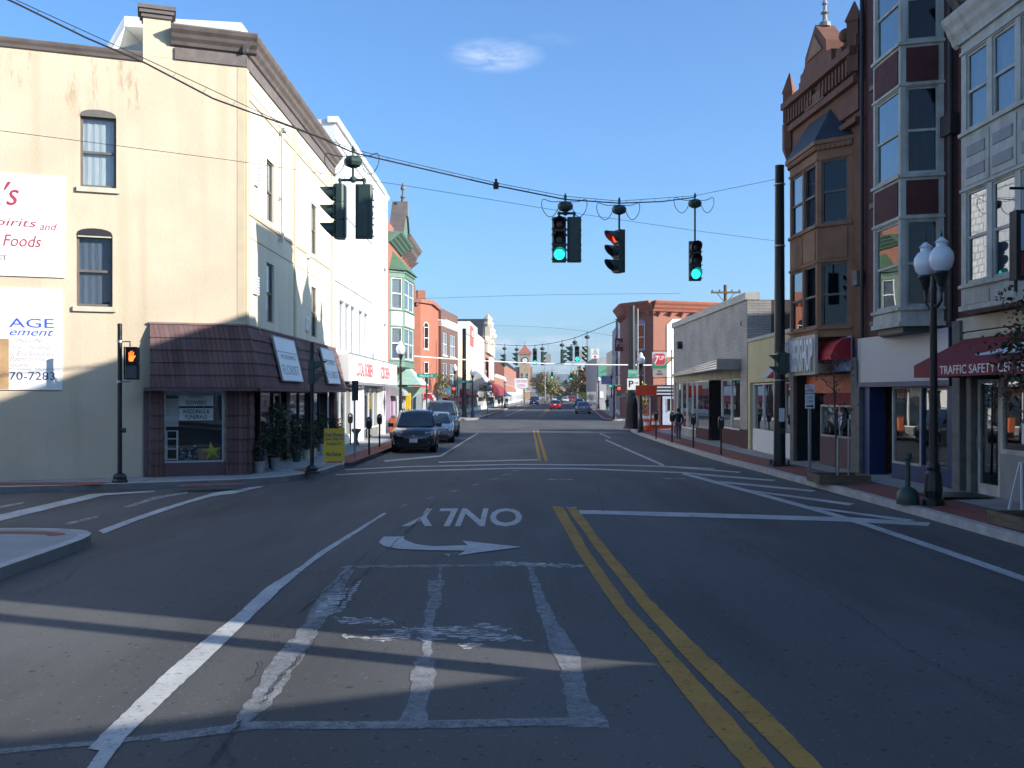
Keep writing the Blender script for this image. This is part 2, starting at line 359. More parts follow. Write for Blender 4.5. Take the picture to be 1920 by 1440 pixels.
ASPH = (.080, .079, .078)
m_asph = asphalt('asphalt', ASPH)
m_white = worn_paint('white_road_paint', (.60, .60, .58), ASPH, .27, .47, 14, .95, grain=.35)
m_white2 = worn_paint('scuffed_white_paint', (.6, .6, .58), ASPH, .40, .58, 16, .9, grain=.5)
m_scuff = worn_paint('paint_remains', (.70, .70, .68), ASPH, .46, .55, 6, .9, (1, 3, 1), grain=.7)
m_yellow = worn_paint('yellow_road_paint', (.50, .27, .06), ASPH, .24, .46, 14, .95, grain=.3)
m_seal = worn_paint('grey_crack_sealer', (.30, .31, .32), ASPH, .20, .58, 7, .95, grain=.45)
m_crack = mat('crack', (.026, .026, .027), .9)
m_conc = mat('pavement_concrete', (.31, .305, .295), .85, .16, 1.2, .25, 60, streak=((.6, .6, 1), (.2, .2, .19), .4))
m_kerb = mat('kerb_stone', (.40, .39, .37), .8, .22, 3, .3, 30)
m_paver = coursed('brick_paving', (.30, .085, .055), (.22, .06, .045), (.13, .09, .08), .2, .1, .008)
m_ground = mat('town_ground', (.10, .10, .07), .95, .4, .05)
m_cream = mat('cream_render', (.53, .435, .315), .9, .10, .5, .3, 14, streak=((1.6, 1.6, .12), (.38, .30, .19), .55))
m_creamf = mat('pale_cream_render', (.62, .56, .43), .9, .07, .6, .3, 14, streak=((1.2, 1.2, .2), (.42, .36, .26), .4))
m_creamp = mat('tan_render_strip', (.46, .38, .26), .9, .1, 1.5)
m_rust = worn_paint('rust_stain', (.40, .21, .09), (.64, .50, .31), .54, .80, 1, .75, (2.6, 2.6, .55))
m_brown = mat('brown_cornice_paint', (.13, .105, .095), .7, .25, 3)
m_sill = mat('stone_sill', (.50, .45, .35), .85, .12, 3)
m_shingle = coursed('cedar_shingles', (.145, .07, .06), (.085, .042, .038), (.02, .012, .012), .16, 30, .012, .9, .5, .0, (.2, .14, .14), .5)
m_mauve = mat('mauve_panel', (.10, .05, .055), .6, .2, 2)
m_dark = mat('dark_trim', (.02, .018, .02), .5, .2)
m_grey = mat('grey_metal', (.33, .34, .35), .45, .12, 3, metal=.6)
m_gal = mat('galvanised_steel', (.38, .40, .42), .4, .15, 6, metal=.85)
m_wht = mat('white_paint', (.78, .78, .76), .55, .06, 2, streak=((2, 2, .3), (.45, .44, .4), .25))
m_signw = mat('white_sign_board', (.70, .70, .69), .45, .03, 2)
m_wmetal = mat('white_metal_panels', (.64, .65, .66), .45, .04, 1, streak=((3, 3, .1), (.6, .6, .58), .4))
m_blackp = mat('black_paint', (.012, .013, .014), .35, .2, 5)
m_black = mat('black', (.008, .008, .009), .6, .2)
m_sig = mat('dark_green_signal_paint', (.030, .055, .044), .45, .25, 6)
m_wire = mat('wire', (.012, .012, .014), .6, 0)
m_wirel = mat('painted_sunlit_cable', (.75, .74, .72), .5, .05)  # pale colour stands for sunlight on the far tether wire
m_glass = dark_glass('window_glass')
m_gcl = glass('clear_glass', (.72, .76, .76), .06)
m_gsky = glass('old_window_glass', (.34, .38, .44), .0)
m_gshop = glass('shop_glass', (.55, .6, .6), .07)
m_curt = mat('white_curtain', (.55, .57, .58), .9, .2, 5, stretch=(6, 6, .4))
m_blind = mat('cream_blind', (.50, .46, .36), .9, .12, 4)
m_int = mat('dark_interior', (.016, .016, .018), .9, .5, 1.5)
m_frame = mat('brown_window_frame', (.12, .105, .09), .6, .15)
m_framew = mat('white_window_frame', (.72, .72, .70), .5, .06)
m_rbrick = coursed('dark_red_brick', (.13, .030, .026), (.085, .021, .02), (.06, .042, .04), .21, .075, .011)
m_rbrickp = mat('red_painted_panel', (.075, .015, .014), .8, .3, 3, .3, 30)
m_sand = mat('brown_sandstone', (.165, .070, .042), .85, .25, 1.5, .3, 18, streak=((1.5, 1.5, .3), (.09, .04, .025), .5))
m_sandl = mat('tan_bay_paint', (.25, .125, .065), .75, .2, 2)
m_slate = mat('slate_roof', (.024, .028, .034), .6, .35, 5, .3, 30)
m_bayw = mat('weathered_white_timber', (.44, .435, .385), .7, .18, 3, streak=((3, 3, .8), (.18, .165, .13), .6))
m_bayg = mat('grey_panel', (.26, .26, .26), .7, .12, 3)
m_orange = coursed('orange_brick', (.33, .115, .07), (.27, .095, .056), (.25, .15, .12), .21, .075, .01, dirt=(.25, .08, .05))
m_orangep = mat('painted_orange_brick', (.34, .115, .068), .85, .1, 2, .3, 14)
m_brownb = coursed('brown_brick', (.16, .075, .055), (.12, .055, .042), (.13, .10, .08), .21, .075, .01)
m_beige = coursed('beige_roman_brick', (.44, .425, .39), (.38, .365, .34), (.27, .26, .245), .42, .10, .014, .8, .6)
m_beigew = coursed('white_glazed_brick', (.62, .61, .58), (.52, .51, .49), (.4, .39, .37), .3, .12, .012, .6)
m_maroon = coursed('maroon_brick_base', (.10, .03, .03), (.07, .022, .022), (.04, .025, .025), .3, .1, .01)
m_stone = mat('grey_stone_pier', (.15, .145, .13), .85, .3, 3, .4, 20)
m_yell = mat('pale_yellow_render', (.52, .46, .27), .85, .08, 1.2, streak=((1, 1, .4), (.3, .26, .16), .3))
m_blue = mat('blue_shop_paint', (.012, .035, .11), .45, .15, 3)
m_fascia = mat('offwhite_fascia', (.47, .46, .46), .5, .03, 1)
m_awn = mat('maroon_canvas', (.20, .022, .030), .8, .1, 3, .2, 60)
m_awnr = mat('red_canvas', (.42, .02, .03), .7, .1, 3)
m_green = mat('green_painted_timber', (.095, .175, .13), .6, .12, 3)
m_greend = mat('dark_green_metal_roof', (.07, .13, .075), .55, .2, 3)
m_lilac = mat('lilac_render', (.34, .25, .34), .75, .1, 2)
m_globe = mat('lamp_globe', (.72, .75, .78), .25, .05, 3, spec=.7)
m_wood = mat('weathered_timber', (.13, .095, .06), .85, .3, 3, .4, 14, stretch=(1, 1, 5))
m_soil = mat('soil', (.03, .022, .016), 1, .4, 14, .6, 30)
m_ply = mat('bare_plywood', (.38, .24, .12), .85, .25, 2)
m_red = mat('red_lettering', (.50, .03, .045), .6, .05)
m_wine = mat('wine_lettering', (.33, .03, .06), .6, .05)
m_blu = mat('blue_lettering', (.03, .08, .45), .6, .05)
m_navy = mat('navy_lettering', (.02, .03, .12), .6, .05)
m_pale = mat('faded_lettering', (.36, .29, .29), .7, .1)
m_inkg = mat('dark_green_lettering', (.012, .05, .035), .6, .05)
m_oran = mat('orange_plastic', (.60, .11, .025), .5, .1)
m_orb = mat('orange_red_banner', (.60, .055, .02), .7, .08)
m_yel = mat('yellow_sign_board', (.72, .48, .01), .5, .05)
m_lgreen = glow('lit_green_lens', (.02, .85, .72), 1.3)
m_lred = mat('unlit_red_lens', (.07, .006, .006), .25, .2, 8)
m_lyel = mat('unlit_amber_lens', (.06, .055, .05), .25, .2, 8)
m_lgr0 = mat('unlit_green_lens', (.03, .045, .045), .25, .2, 8)
m_lredon = glow('lit_red_lens', (.95, .06, .02), 1.2)
m_hand = glow('lit_orange_hand', (1.0, .16, .02), 1.6)
m_tyre = mat('tyre_rubber', (.012, .012, .012), .8, .2)
m_rim = mat('alloy_rim', (.38, .39, .40), .3, .1, metal=.8)
m_chrome = mat('chrome', (.6, .62, .64), .15, 0, metal=1)
m_head = mat('headlight_lens', (.35, .38, .42), .12, .1, 9, spec=1)
m_tail = mat('tail_light_lens', (.35, .01, .01), .15, .1, 9)
m_plate = mat('number_plate', (.55, .55, .62), .5, .1)
m_bark = mat('bark', (.075, .06, .048), .9, .3, 14, .5, 40)
m_leafg = mat('dull_green_leaf', (.055, .075, .02), .7, .35, 2)
m_leafd = mat('dark_green_leaf', (.018, .035, .012), .65, .4, 2)
m_leafy = mat('yellowing_leaf', (.30, .22, .03), .7, .3, 2)
m_leafr = mat('russet_leaf', (.13, .045, .02), .7, .35, 2)
m_far = mat('far_wood', (.06, .07, .045), .95, .35, .012)
m_skin = mat('skin', (.30, .16, .11), .6, .1)
m_hair = mat('dark_hair', (.012, .009, .008), .7, .2)
m_navycl = mat('navy_cloth', (.012, .016, .035), .9, .2, 8)
m_jeans = mat('grey_trousers', (.10, .09, .15), .9, .2, 8)
m_shirt = mat('white_shirt_cloth', (.6, .6, .65), .9, .1)
# ------------------------------------------------------------------ ground, roads, pavements
mb = MB(); mb.flat([(-5000, -3000), (5000, -3000), (5000, 9000), (-5000, 9000)], -.05)
struct(mb.build('ground', m_ground), 'dull open ground beyond the town blocks')
mb = MB(); mb.flat([(-90, -80), (90, -80), (90, 120), (-90, 120)], 0)
mb.flat([(-3.5, 120), (13, 120), (24, 300), (60, 900), (30, 900), (5.5, 300), (.2, 180)], 0)
struct(mb.build('road', m_asph), 'grey asphalt main street with worn and cracked surface')

def offset_in(pl, d):
    r = []
    for i, p in enumerate(pl):
        a = Vector(pl[max(i-1, 0)]); b = Vector(pl[min(i+1, len(pl)-1)]); t = (b-a).normalized(); r.append((p[0]-t.y*d, p[1]+t.x*d))
    return r
def smooth_pl(pl, it=2):
    for _ in range(it):
        q = [pl[0]]
        for a, b in zip(pl, pl[1:]):
            q += [(a[0]*.75+b[0]*.25, a[1]*.75+b[1]*.25), (a[0]*.25+b[0]*.75, a[1]*.25+b[1]*.75)]
        pl = q+[pl[-1]]
    return pl
def kerb(pl, side, name='kerb', lab=None, h=.15):
    """side=+1: pavement lies to the left of the line's direction"""
    inn = offset_in(pl, .17*side); mb = MB(); zt = h+.005
    for i in range(len(pl)-1):
        a, b, c, d = pl[i], pl[i+1], inn[i+1], inn[i]
        f = [(a[0], a[1], zt), (b[0], b[1], zt), (c[0], c[1], zt), (d[0], d[1], zt)]
        mb.quad(*(f if side > 0 else f[::-1])); g = [(a[0], a[1], -.03), (b[0], b[1], -.03), (b[0], b[1], zt), (a[0], a[1], zt)]
        mb.quad(*(g if side > 0 else g[::-1]))
    o = mb.build(name, m_kerb); return struct(o, lab or 'pale stone kerb along the pavement')
def strip(pl, d0, d1, z0, z1, mat_, name, lab):
    A = offset_in(pl, d0); B = offset_in(pl, d1); mb = MB()
    for i in range(len(pl)-1):
        f = [(A[i][0], A[i][1], z0), (A[i+1][0], A[i+1][1], z0), (B[i+1][0], B[i+1][1], z1), (B[i][0], B[i][1], z1)]
        mb.quad(*(f if d1 > 0 else f[::-1]))
    return struct(mb.build(name, mat_), lab)
# near left corner
K1 = smooth_pl([(-6.2, -60), (-6.3, 5), (-6.35, 13.6), (-6.4, 15.35), (-7.2, 15.9), (-9.0, 15.85), (-13, 14.9), (-60, -2)])
mb = MB(); mb.prismz([*K1, (-60, -60)], -.2, .15); struct(mb.build('pavement', m_conc), 'concrete pavement at the near left corner'); kerb(K1, 1)
strip(K1[14:], .35, .62, .155, .155, m_paver, 'brick_strip', 'brick strip set in the near left corner pavement')
# left block with the flower shop
K2 = smooth_pl([(-60, 5.3), (-12, 22.9), (-9.3, 23.85), (-8.2, 24.5), (-6.7, 25.0), (-5.6, 26.6), (-5.3, 29.0), (-5.2, 33), (-5.07, 40), (-4.95, 52), (-4.85, 63), (-5.1, 66.5), (-6.5, 67.6), (-40, 60)])
mb = MB(); mb.prismz(K2, -.2, .15); struct(mb.build('pavement', m_conc), 'concrete pavement round the flower shop corner'); kerb(K2, 1)
mb = MB()
mb.flat([G(-60, 905, .155), G(205, 904, .155), G(190, 908.5, .155), G(-60, 911, .155)], .156)
mb.flat([G(330, 911, .155), G(350, 907.5, .155), G(465, 904.5, .155), G(455, 908, .155)], .156)
mb.flat([(-5.65, 27.3), (-5.5, 29.1), (-6.0, 29.1), (-6.3, 28.2)], .156)
mb.flat([(-5.05, 31), (-4.9, 40), (-4.8, 52), (-4.75, 62), (-5.5, 62), (-5.65, 52), (-5.75, 40), (-5.9, 31)], .156)
struct(mb.build('brick_strip', m_paver), 'red brick strips in the flower shop pavement')
# far left block
K3 = smooth_pl([(-60, 68), (-6, 87.4), (-3.6, 88.4), (-2.95, 91), (-.2, 170), (4, 250), (16, 500), (33, 900)])
mb = MB(); mb.prismz([*K3, (-60, 900)], -.2, .15); struct(mb.build('pavement', m_conc), 'far left pavement beyond the second crossing'); kerb(K3, 1)
strip(K3[14:], .2, 1.1, .156, .156, m_paver, 'brick_strip', 'brick strip along the far left kerb')
# right block, pavement rising gently to the shop fronts
K4 = smooth_pl([(8.0, -60), (7.85, 5), (7.75, 15), (7.7, 19), (7.5, 24.7), (7.35, 30.2), (7.1, 34.5), (7.1, 47), (7.25, 60), (7.7, 64.5), (9.5, 66.3), (60, 84)])
mb = MB(); mb.prismz([*[p for p in offset_in(K4, -.05)], (60, -60)], -.2, .12); struct(mb.build('pavement', m_conc), 'paved base of the right hand block'); kerb(K4, -1)
strip(K4[:-12], -.17, -1.15, .152, .20, m_paver, 'brick_strip', 'red brick strip along the right kerb')
strip(K4[:-12], -1.15, -4.5, .20, .28, m_conc, 'pavement_slope', 'grey concrete pavement before the right hand shops')
K5 = smooth_pl([(60, 107), (10.5, 87.5), (8.5, 86), (8.1, 89), (12.4, 152), (15, 195), (21, 300), (33, 500), (59, 900)])
mb = MB(); mb.prismz([*K5, (100, 900), (100, 120)], -.2, .15); struct(mb.build('pavement', m_conc), 'far right pavement beyond the second crossing'); kerb(K5, -1)
strip(K5[10:], -.2, -1.0, .156, .156, m_paver, 'brick_strip', 'brick strip along the far right kerb')
# pavement joints on the left corner
mb = MB()
for k in range(12):
    y = 27.5+k*1.5; mb.box(-7.0, -5.9, y, y+.02, .1505, .1525)
for k in range(4):
    a = G(60+k*110, 899, .15); mb.box(a[0], a[0]+.02, a[1]-.5, a[1]+.5, .1505, .1525)
struct(mb.build('pavement_joint', m_dark), 'dark joints in the left pavement')
mb = MB()
for k in range(26):
    y = 12.5+k*1.5; x = 8.55 if y > 26 else 8.9
    mb.quad((x, y, .2135), (x+3, y, .2855), (x+3, y+.025, .2855), (x, y+.025, .2135))
struct(mb.build('pavement_joint', m_dark), 'dark joints in the right pavement')

# ------------------------------------------------------------------ road markings (outlines measured on the road plane)
def rag(pts, amp=0.0, step=9):
    o = []; n = len(pts)
    for i in range(n):
        a, b = pts[i], pts[(i+1) % n]; l = math.hypot(b[0]-a[0], b[1]-a[1]); k = max(1, int(l/step)) if amp else 1
        for j in range(k):
            t = j/k; q = amp*min(1, (a[1]-HZ)/500)
            o.append((a[0]+(b[0]-a[0])*t+random.uniform(-q, q), a[1]+(b[1]-a[1])*t+random.uniform(-q, q)*.6))
    return [G(*p) for p in o]
zc = [.004]
def mark(name, lab, polys, m, amp=0.0, step=9):
    mb = MB()
    for p in polys: mb.flat(rag(p, amp, step), zc[0]); zc[0] += .0002
    return struct(mb.build(name, m), lab)
def line_px(pts, wpx):
    """thin band along image points, width grows towards the camera"""
    up = []; dn = []
    for i, (x, y) in enumerate(pts):
        a = pts[max(i-1, 0)]; b = pts[min(i+1, len(pts)-1)]; dx, dy = b[0]-a[0], b[1]-a[1]; l = math.hypot(dx, dy) or 1
        ww = wpx*(y-HZ)/400/2+.2; up.append((x-dy/l*ww, y+dx/l*ww)); dn.append((x+dy/l*ww, y-dx/l*ww))
    return up+dn[::-1]
S = mark
S('grey_sealed_joint', 'pale grey sealer smeared over the near saw cuts', [
  [(652, 1066), (666, 1066), (646, 1105), (612, 1160), (580, 1215), (548, 1262), (505, 1325), (470, 1356), (428, 1368), (446, 1345), (490, 1272), (532, 1215), (572, 1170), (590, 1128), (622, 1090)],
  [(804, 1088), (832, 1088), (827, 1130), (814, 1152), (808, 1230), (816, 1245), (812, 1290), (800, 1330), (806, 1368), (736, 1366), (762, 1325), (778, 1242), (792, 1226), (797, 1150), (806, 1120)],
  [(988, 1062), (1000, 1066), (1024, 1120), (1045, 1165), (1082, 1220), (1093, 1262), (1106, 1312), (1142, 1350), (1138, 1364), (1070, 1366), (1062, 1330), (1050, 1252), (1028, 1205), (1003, 1130)]], m_seal, 4.5, 8)
S('saw_cut_line', 'thin pale saw cuts around the near loops', [line_px(p, 5) for p in (
  [(640, 1064), (760, 1062), (880, 1061), (1010, 1059)], [(826, 1060), (825, 1090)], [(810, 1150), (802, 1235)], [(655, 1070), (560, 1200), (440, 1362)],
  [(0, 1410), (200, 1392), (330, 1378)], [(992, 1062), (1048, 1190), (1092, 1340)])]+[line_px([(300, 1385), (480, 1361), (730, 1361), (1100, 1353)], 9)], m_seal, 1.2, 14)
S('scuffed_marking', 'remains of old white paint in the turning lane', [
  [(640, 1190), (700, 1196), (745, 1186), (780, 1188), (760, 1200), (720, 1204), (690, 1200), (650, 1198)],
  [(780, 1196), (820, 1192), (840, 1200), (800, 1206)], [(855, 1210), (880, 1204), (915, 1212), (880, 1217)], [(900, 1168), (960, 1180), (940, 1186), (880, 1176)],
  [(690, 1182), (840, 1174), (960, 1190), (1000, 1202), (900, 1202), (780, 1188)], [(620, 1158), (740, 1162), (740, 1172), (640, 1170)], [(930, 1052), (1100, 1060), (1090, 1066), (930, 1060)], [(600, 1130), (680, 1090), (640, 1150), (590, 1160)]], m_scuff, 5, 6)
S('lane_line', 'solid white line left of the turning lane', [
  [(720, 962), (600, 1035), (562, 1064), (500, 1102), (440, 1157), (370, 1212), (300, 1272), (163, 1406), (186, 1409), (160, 1446), (192, 1446), (235, 1385), (350, 1275), (480, 1150), (532, 1100), (577, 1062), (614, 1035), (725, 963)]], m_white, 1.2)
S('yellow_centre_line', 'left stripe of the near double yellow line', [[(1035, 950), (1085, 1040), (1145, 1130), (1230, 1235), (1310, 1340), (1400, 1446), (1455, 1446), (1375, 1350), (1275, 1240), (1175, 1135), (1110, 1042), (1055, 951)]], m_yellow, 1.6, 12)
S('yellow_centre_line', 'right stripe of the near double yellow line', [[(1062, 952), (1115, 1027), (1195, 1130), (1290, 1240), (1390, 1340), (1495, 1446), (1548, 1446), (1440, 1335), (1325, 1230), (1220, 1125), (1135, 1025), (1082, 955)]], m_yellow, 1.6, 12)
S('yellow_centre_line', 'double yellow line beyond the crosswalk', [[(999, 808), (1002.6, 808), (1016, 865), (1009, 865)], [(1006, 808), (1009.8, 808), (1028, 865), (1021, 865)]], m_yellow)
def ribbonw(pts, wd, z=.0045):
    a = offset_in(pts, wd/2); b = offset_in(pts, -wd/2); return a, b
mb = MB()
for off in (-.17, .17):
    pts = [(2.75+off, 99), (6.5+off, 170), (12.0+off, 270), (24+off, 480)]
    a, b = ribbonw(pts, .16)
    for i in range(3): mb.quad((*b[i], .005), (*b[i+1], .005), (*a[i+1], .005), (*a[i], .005))
struct(mb.build('yellow_centre_line', m_yellow), 'far double yellow line past the second crossing')
mb = MB()
for pts in ([(10.4, 100), (12.3, 133)], [(-.7, 105), (1.3, 145), (2.4, 170)], [(10.8, 140), (15.6, 230)]):
    a, b = ribbonw(pts, .14)
    for i in range(len(pts)-1): mb.quad((*b[i], .0051), (*b[i+1], .0051), (*a[i+1], .0051), (*a[i], .0051))
struct(mb.build('lane_line', m_white), 'far white parking lane lines')
S('stop_line', 'white stop line across the near right lane', [[(1085, 957), (1290, 962), (1600, 971), (1744, 981), (1740, 987), (1590, 979), (1290, 970), (1088, 964)]], m_white, .6)
S('stop_line', 'far white stop line left of the yellow line', [[(820, 866), (960, 862.4), (1008, 861.5), (1008, 863.5), (960, 864.6), (825, 868)]], m_white, .3)
S('crosswalk_line', 'farther thin line of the crosswalk', [[(645, 880.5), (760, 874.5), (960, 870.2), (1160, 871.6), (1245, 873.6), (1390, 885.2), (1385, 887), (1240, 875.8), (1160, 873.6), (960, 872.2), (760, 876.6), (650, 882)]], m_white, .3)
S('crosswalk_line', 'nearer thin line of the crosswalk', [[(628, 890), (760, 882.4), (960, 877.4), (1085, 877.8), (1280, 885.5), (1455, 900.6), (1450, 902.4), (1280, 887.8), (1085, 880.2), (960, 879.6), (760, 885), (632, 891.6)]], m_white, .3)
S('edge_line', 'white edge line of the right parking lane', [line_px([(1135, 825), (1245, 873.5)], 10), line_px([(1280, 888), (1420, 926), (1560, 965), (1620, 983), (1770, 1034), (1930, 1090)], 11), line_px([(1125, 813), (1145, 822)], 8)], m_white, .3)
S('hatch_line', 'white hatch bars in the no parking zone', [
  [(1300, 888), (1455, 900.5), (1450, 903), (1310, 891.5)], [(1345, 902), (1530, 920), (1524, 923), (1362, 907)], [(1402, 919), (1602, 945), (1592, 948.5), (1425, 925)], [(1488, 946), (1716, 976), (1700, 979), (1510, 952)],
  [(1245, 873.8), (1340, 878.5), (1340, 880), (1250, 875.6)]], m_white, .3)
S('edge_line', 'white line beside the parked cars', [line_px([(721, 865), (826, 855.5), (897, 812)], 8)], m_white, .3)
S('guide_dash', 'short dashes guiding the turn', [[(x, y+1.6), (x+14, y-2.0), (x+22, y-2.0), (x+8, y+1.6)] for x, y in ((744, 949), (794, 935), (842, 921.5), (881, 909.5), (916, 899), (940, 890.5), (955, 883.5))], m_white2, .2)
S('side_crosswalk_line', 'farther white line across the side street', [[(-70, 985), (0, 966), (170, 927.5), (290, 921), (290, 923), (196, 929.5), (0, 978), (-70, 996)]], m_white, .7)
S('side_crosswalk_line', 'nearer white line across the side street', [[(185, 996), (250, 972), (300, 955), (400, 925), (470, 914.5), (498, 912), (440, 926), (395, 932), (350, 945), (260, 976), (195, 1002)]], m_white, .8)
S('scuffed_marking', 'faint old paint between the side street lines', [[(230, 952), (290, 932), (350, 923), (352, 926), (300, 935), (245, 952)], [(120, 982), (185, 968), (180, 973), (130, 985)], [(0, 950), (45, 942), (40, 946), (0, 954)], [(370, 922), (395, 919), (395, 921)]], m_scuff, .8, 6)
S('turn_arrow', 'white turn arrow pointing right in the picture', [[(710, 1018), (720, 1007.5), (758, 1007.5), (757, 1012), (764, 1016), (780, 1022), (812, 1025.5), (877, 1024), (867, 1015), (910, 1020), (978, 1027), (940, 1032), (900, 1037), (858, 1043), (873, 1034), (800, 1033), (750, 1031), (720, 1026)]], m_white, .5)
S('scuffed_marking', 'faint marks beyond the near crosswalk', [[(1023, 899), (1075, 899), (1075, 901), (1030, 901)], [(1240, 897), (1285, 898), (1285, 899.6), (1245, 899)], [(1050, 952), (1082, 951), (1080, 955)], [(1160, 975), (1175, 976), (1172, 978)],
  [(830, 1040), (845, 1040), (842, 1046)]], m_scuff, 1.2, 5)
t = text('ONLY', None, m_white, 0, 0, 0, h=2.75, w=2.12, bold=.02, ext=.002, name='road_lettering')
t.rotation_euler = (R(-90), 0, R(180)); t.location = (-.87, 18.55, .006)
struct(t, 'white word ONLY facing oncoming traffic')
# cracks
mb = MB()
def crack(pts, wd, jit=5):
    P = []
    for a, b in zip(pts, pts[1:]):
        l = math.hypot(b[0]-a[0], b[1]-a[1]); k = max(2, int(l/6))
        for j in range(k): t = j/k; P.append((a[0]+(b[0]-a[0])*t+random.uniform(-jit, jit)*min(1, (a[1]-HZ)/400), a[1]+(b[1]-a[1])*t+random.uniform(-jit, jit)*.4*min(1, (a[1]-HZ)/400)))
    W = [G(*p) for p in P]
    for i in range(len(W)-1):
        ww = wd*random.uniform(.1, .65)/2; a, b = W[i], W[i+1]; dx, dy = b[0]-a[0], b[1]-a[1]; l = math.hypot(dx, dy) or 1; nx, ny = -dy/l*ww, dx/l*ww
        z = zc[0]; zc[0] += .00001
        mb.quad((a[0]-nx, a[1]-ny, z), (b[0]-nx, b[1]-ny, z), (b[0]+nx, b[1]+ny, z), (a[0]+nx, a[1]+ny, z))
for p, wd in (([(690, 1035), (650, 1075), (600, 1120), (560, 1150), (510, 1166)], .03), ([(600, 1192), (560, 1240), (520, 1280), (490, 1330)], .035), ([(540, 1170), (520, 1200), (518, 1220)], .02), ([(490, 1240), (480, 1270), (458, 1285)], .02),
              ([(455, 1350), (420, 1400), (390, 1445)], .035), ([(395, 1385), (330, 1430)], .02), ([(890, 868), (840, 920), (790, 970), (720, 1040), (660, 1100), (630, 1150)], .035), ([(545, 918), (480, 935), (420, 955), (350, 975)], .04), ([(700, 1075), (640, 1078), (500, 1072), (330, 1062)], .025),
              ([(150, 1060), (120, 1090), (40, 1120)], .025), ([(1250, 945), (1420, 1030), (1560, 1120), (1700, 1220), (1900, 1330)], .016), ([(1400, 980), (1560, 1060), (1700, 1140), (1920, 1230)], .010), ([(1120, 900), (1130, 960), (1180, 990)], .02), ([(410, 1390), (440, 1440)], .02)):
    crack(p, wd)
struct(mb.build('road_crack', m_crack), 'dark branching cracks in the near asphalt')
mb = MB(); mb.lathe([(.001, .0), (.33, .0), (.33, .006), (.001, .006)], (4.6, 43, .004), 20); struct(mb.build('manhole_cover', m_dark), 'dark round cover in the right lane')

# ------------------------------------------------------------------ building helpers
def base3(P): return (P[0], P[1], P[2] if len(P) > 2 else 0)
def shell(mb, L_, H, D, ops, depth, m=0, z0=0, back=.32, a0=0):
    mb.wall(a0, L_, z0, H, 0, ops, depth, m)
    mb.quad((a0, back, z0), (a0, 0, z0), (a0, 0, H), (a0, back, H), m); mb.quad((L_, 0, z0), (L_, back, z0), (L_, back, H), (L_, 0, H), m)
    mb.quad((a0, 0, H), (L_, 0, H), (L_, back, H), (a0, back, H), m)
    mb.box(a0, L_, back, D, z0, H, m)
def window(root, M, a0, a1, z0, z1, glass_=None, frame_=None, back=None, sill=True, rec=.1, rail=.5, sillm=None, fw=.05, y=0, mull=0, name='window', bdark=None, head=None):
    fr = frame_ or m_frame; mb = MB(M); e = .004
    A0, A1, Z0, Z1 = a0+e, a1-e, z0+e, z1-e
    mb.box(A0, A0+fw, y+rec-.04, y+rec+.03, Z0, Z1); mb.box(A1-fw, A1, y+rec-.04, y+rec+.03, Z0, Z1)
    mb.box(A0+fw, A1-fw, y+rec-.04, y+rec+.03, Z0, Z0+fw*1.2); mb.box(A0+fw, A1-fw, y+rec-.04, y+rec+.03, Z1-fw, Z1)
    zm = z0+(z1-z0)*rail if rail else None
    if zm: mb.box(A0+fw, A1-fw, y+rec-.035, y+rec+.02, zm-.03, zm+.03)
    if mull:
        for k in range(1, mull+1):
            x = A0+(A1-A0)*k/(mull+1); mb.box(x-.02, x+.02, y+rec-.03, y+rec+.015, Z0+fw*1.2, Z1-fw)
    o = mb.build(name, fr, root)
    g = MB(M); g.quad((A0+fw*.5, y+rec, Z0), (A1-fw*.5, y+rec, Z0), (A1-fw*.5, y+rec, (zm or Z1)), (A0+fw*.5, y+rec, (zm or Z1)))
    if zm: g.quad((A0+fw*.5, y+rec-.015, zm), (A1-fw*.5, y+rec-.015, zm), (A1-fw*.5, y+rec-.015, Z1), (A0+fw*.5, y+rec-.015, Z1))
    g.build('pane', glass_ or m_glass, o)
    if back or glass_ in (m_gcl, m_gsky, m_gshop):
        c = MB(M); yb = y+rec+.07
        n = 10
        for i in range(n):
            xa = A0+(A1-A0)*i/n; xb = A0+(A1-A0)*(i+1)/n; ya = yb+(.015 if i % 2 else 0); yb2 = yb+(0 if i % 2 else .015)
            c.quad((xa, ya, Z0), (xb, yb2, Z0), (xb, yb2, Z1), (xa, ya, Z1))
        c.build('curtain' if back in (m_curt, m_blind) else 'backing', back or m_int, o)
    if sill:
        s = MB(M); s.box(a0-.08, a1+.08, y-.07, y+.02, z0-.13, z0-.003); s.build('sill', sillm or m_sill, o)
    return o
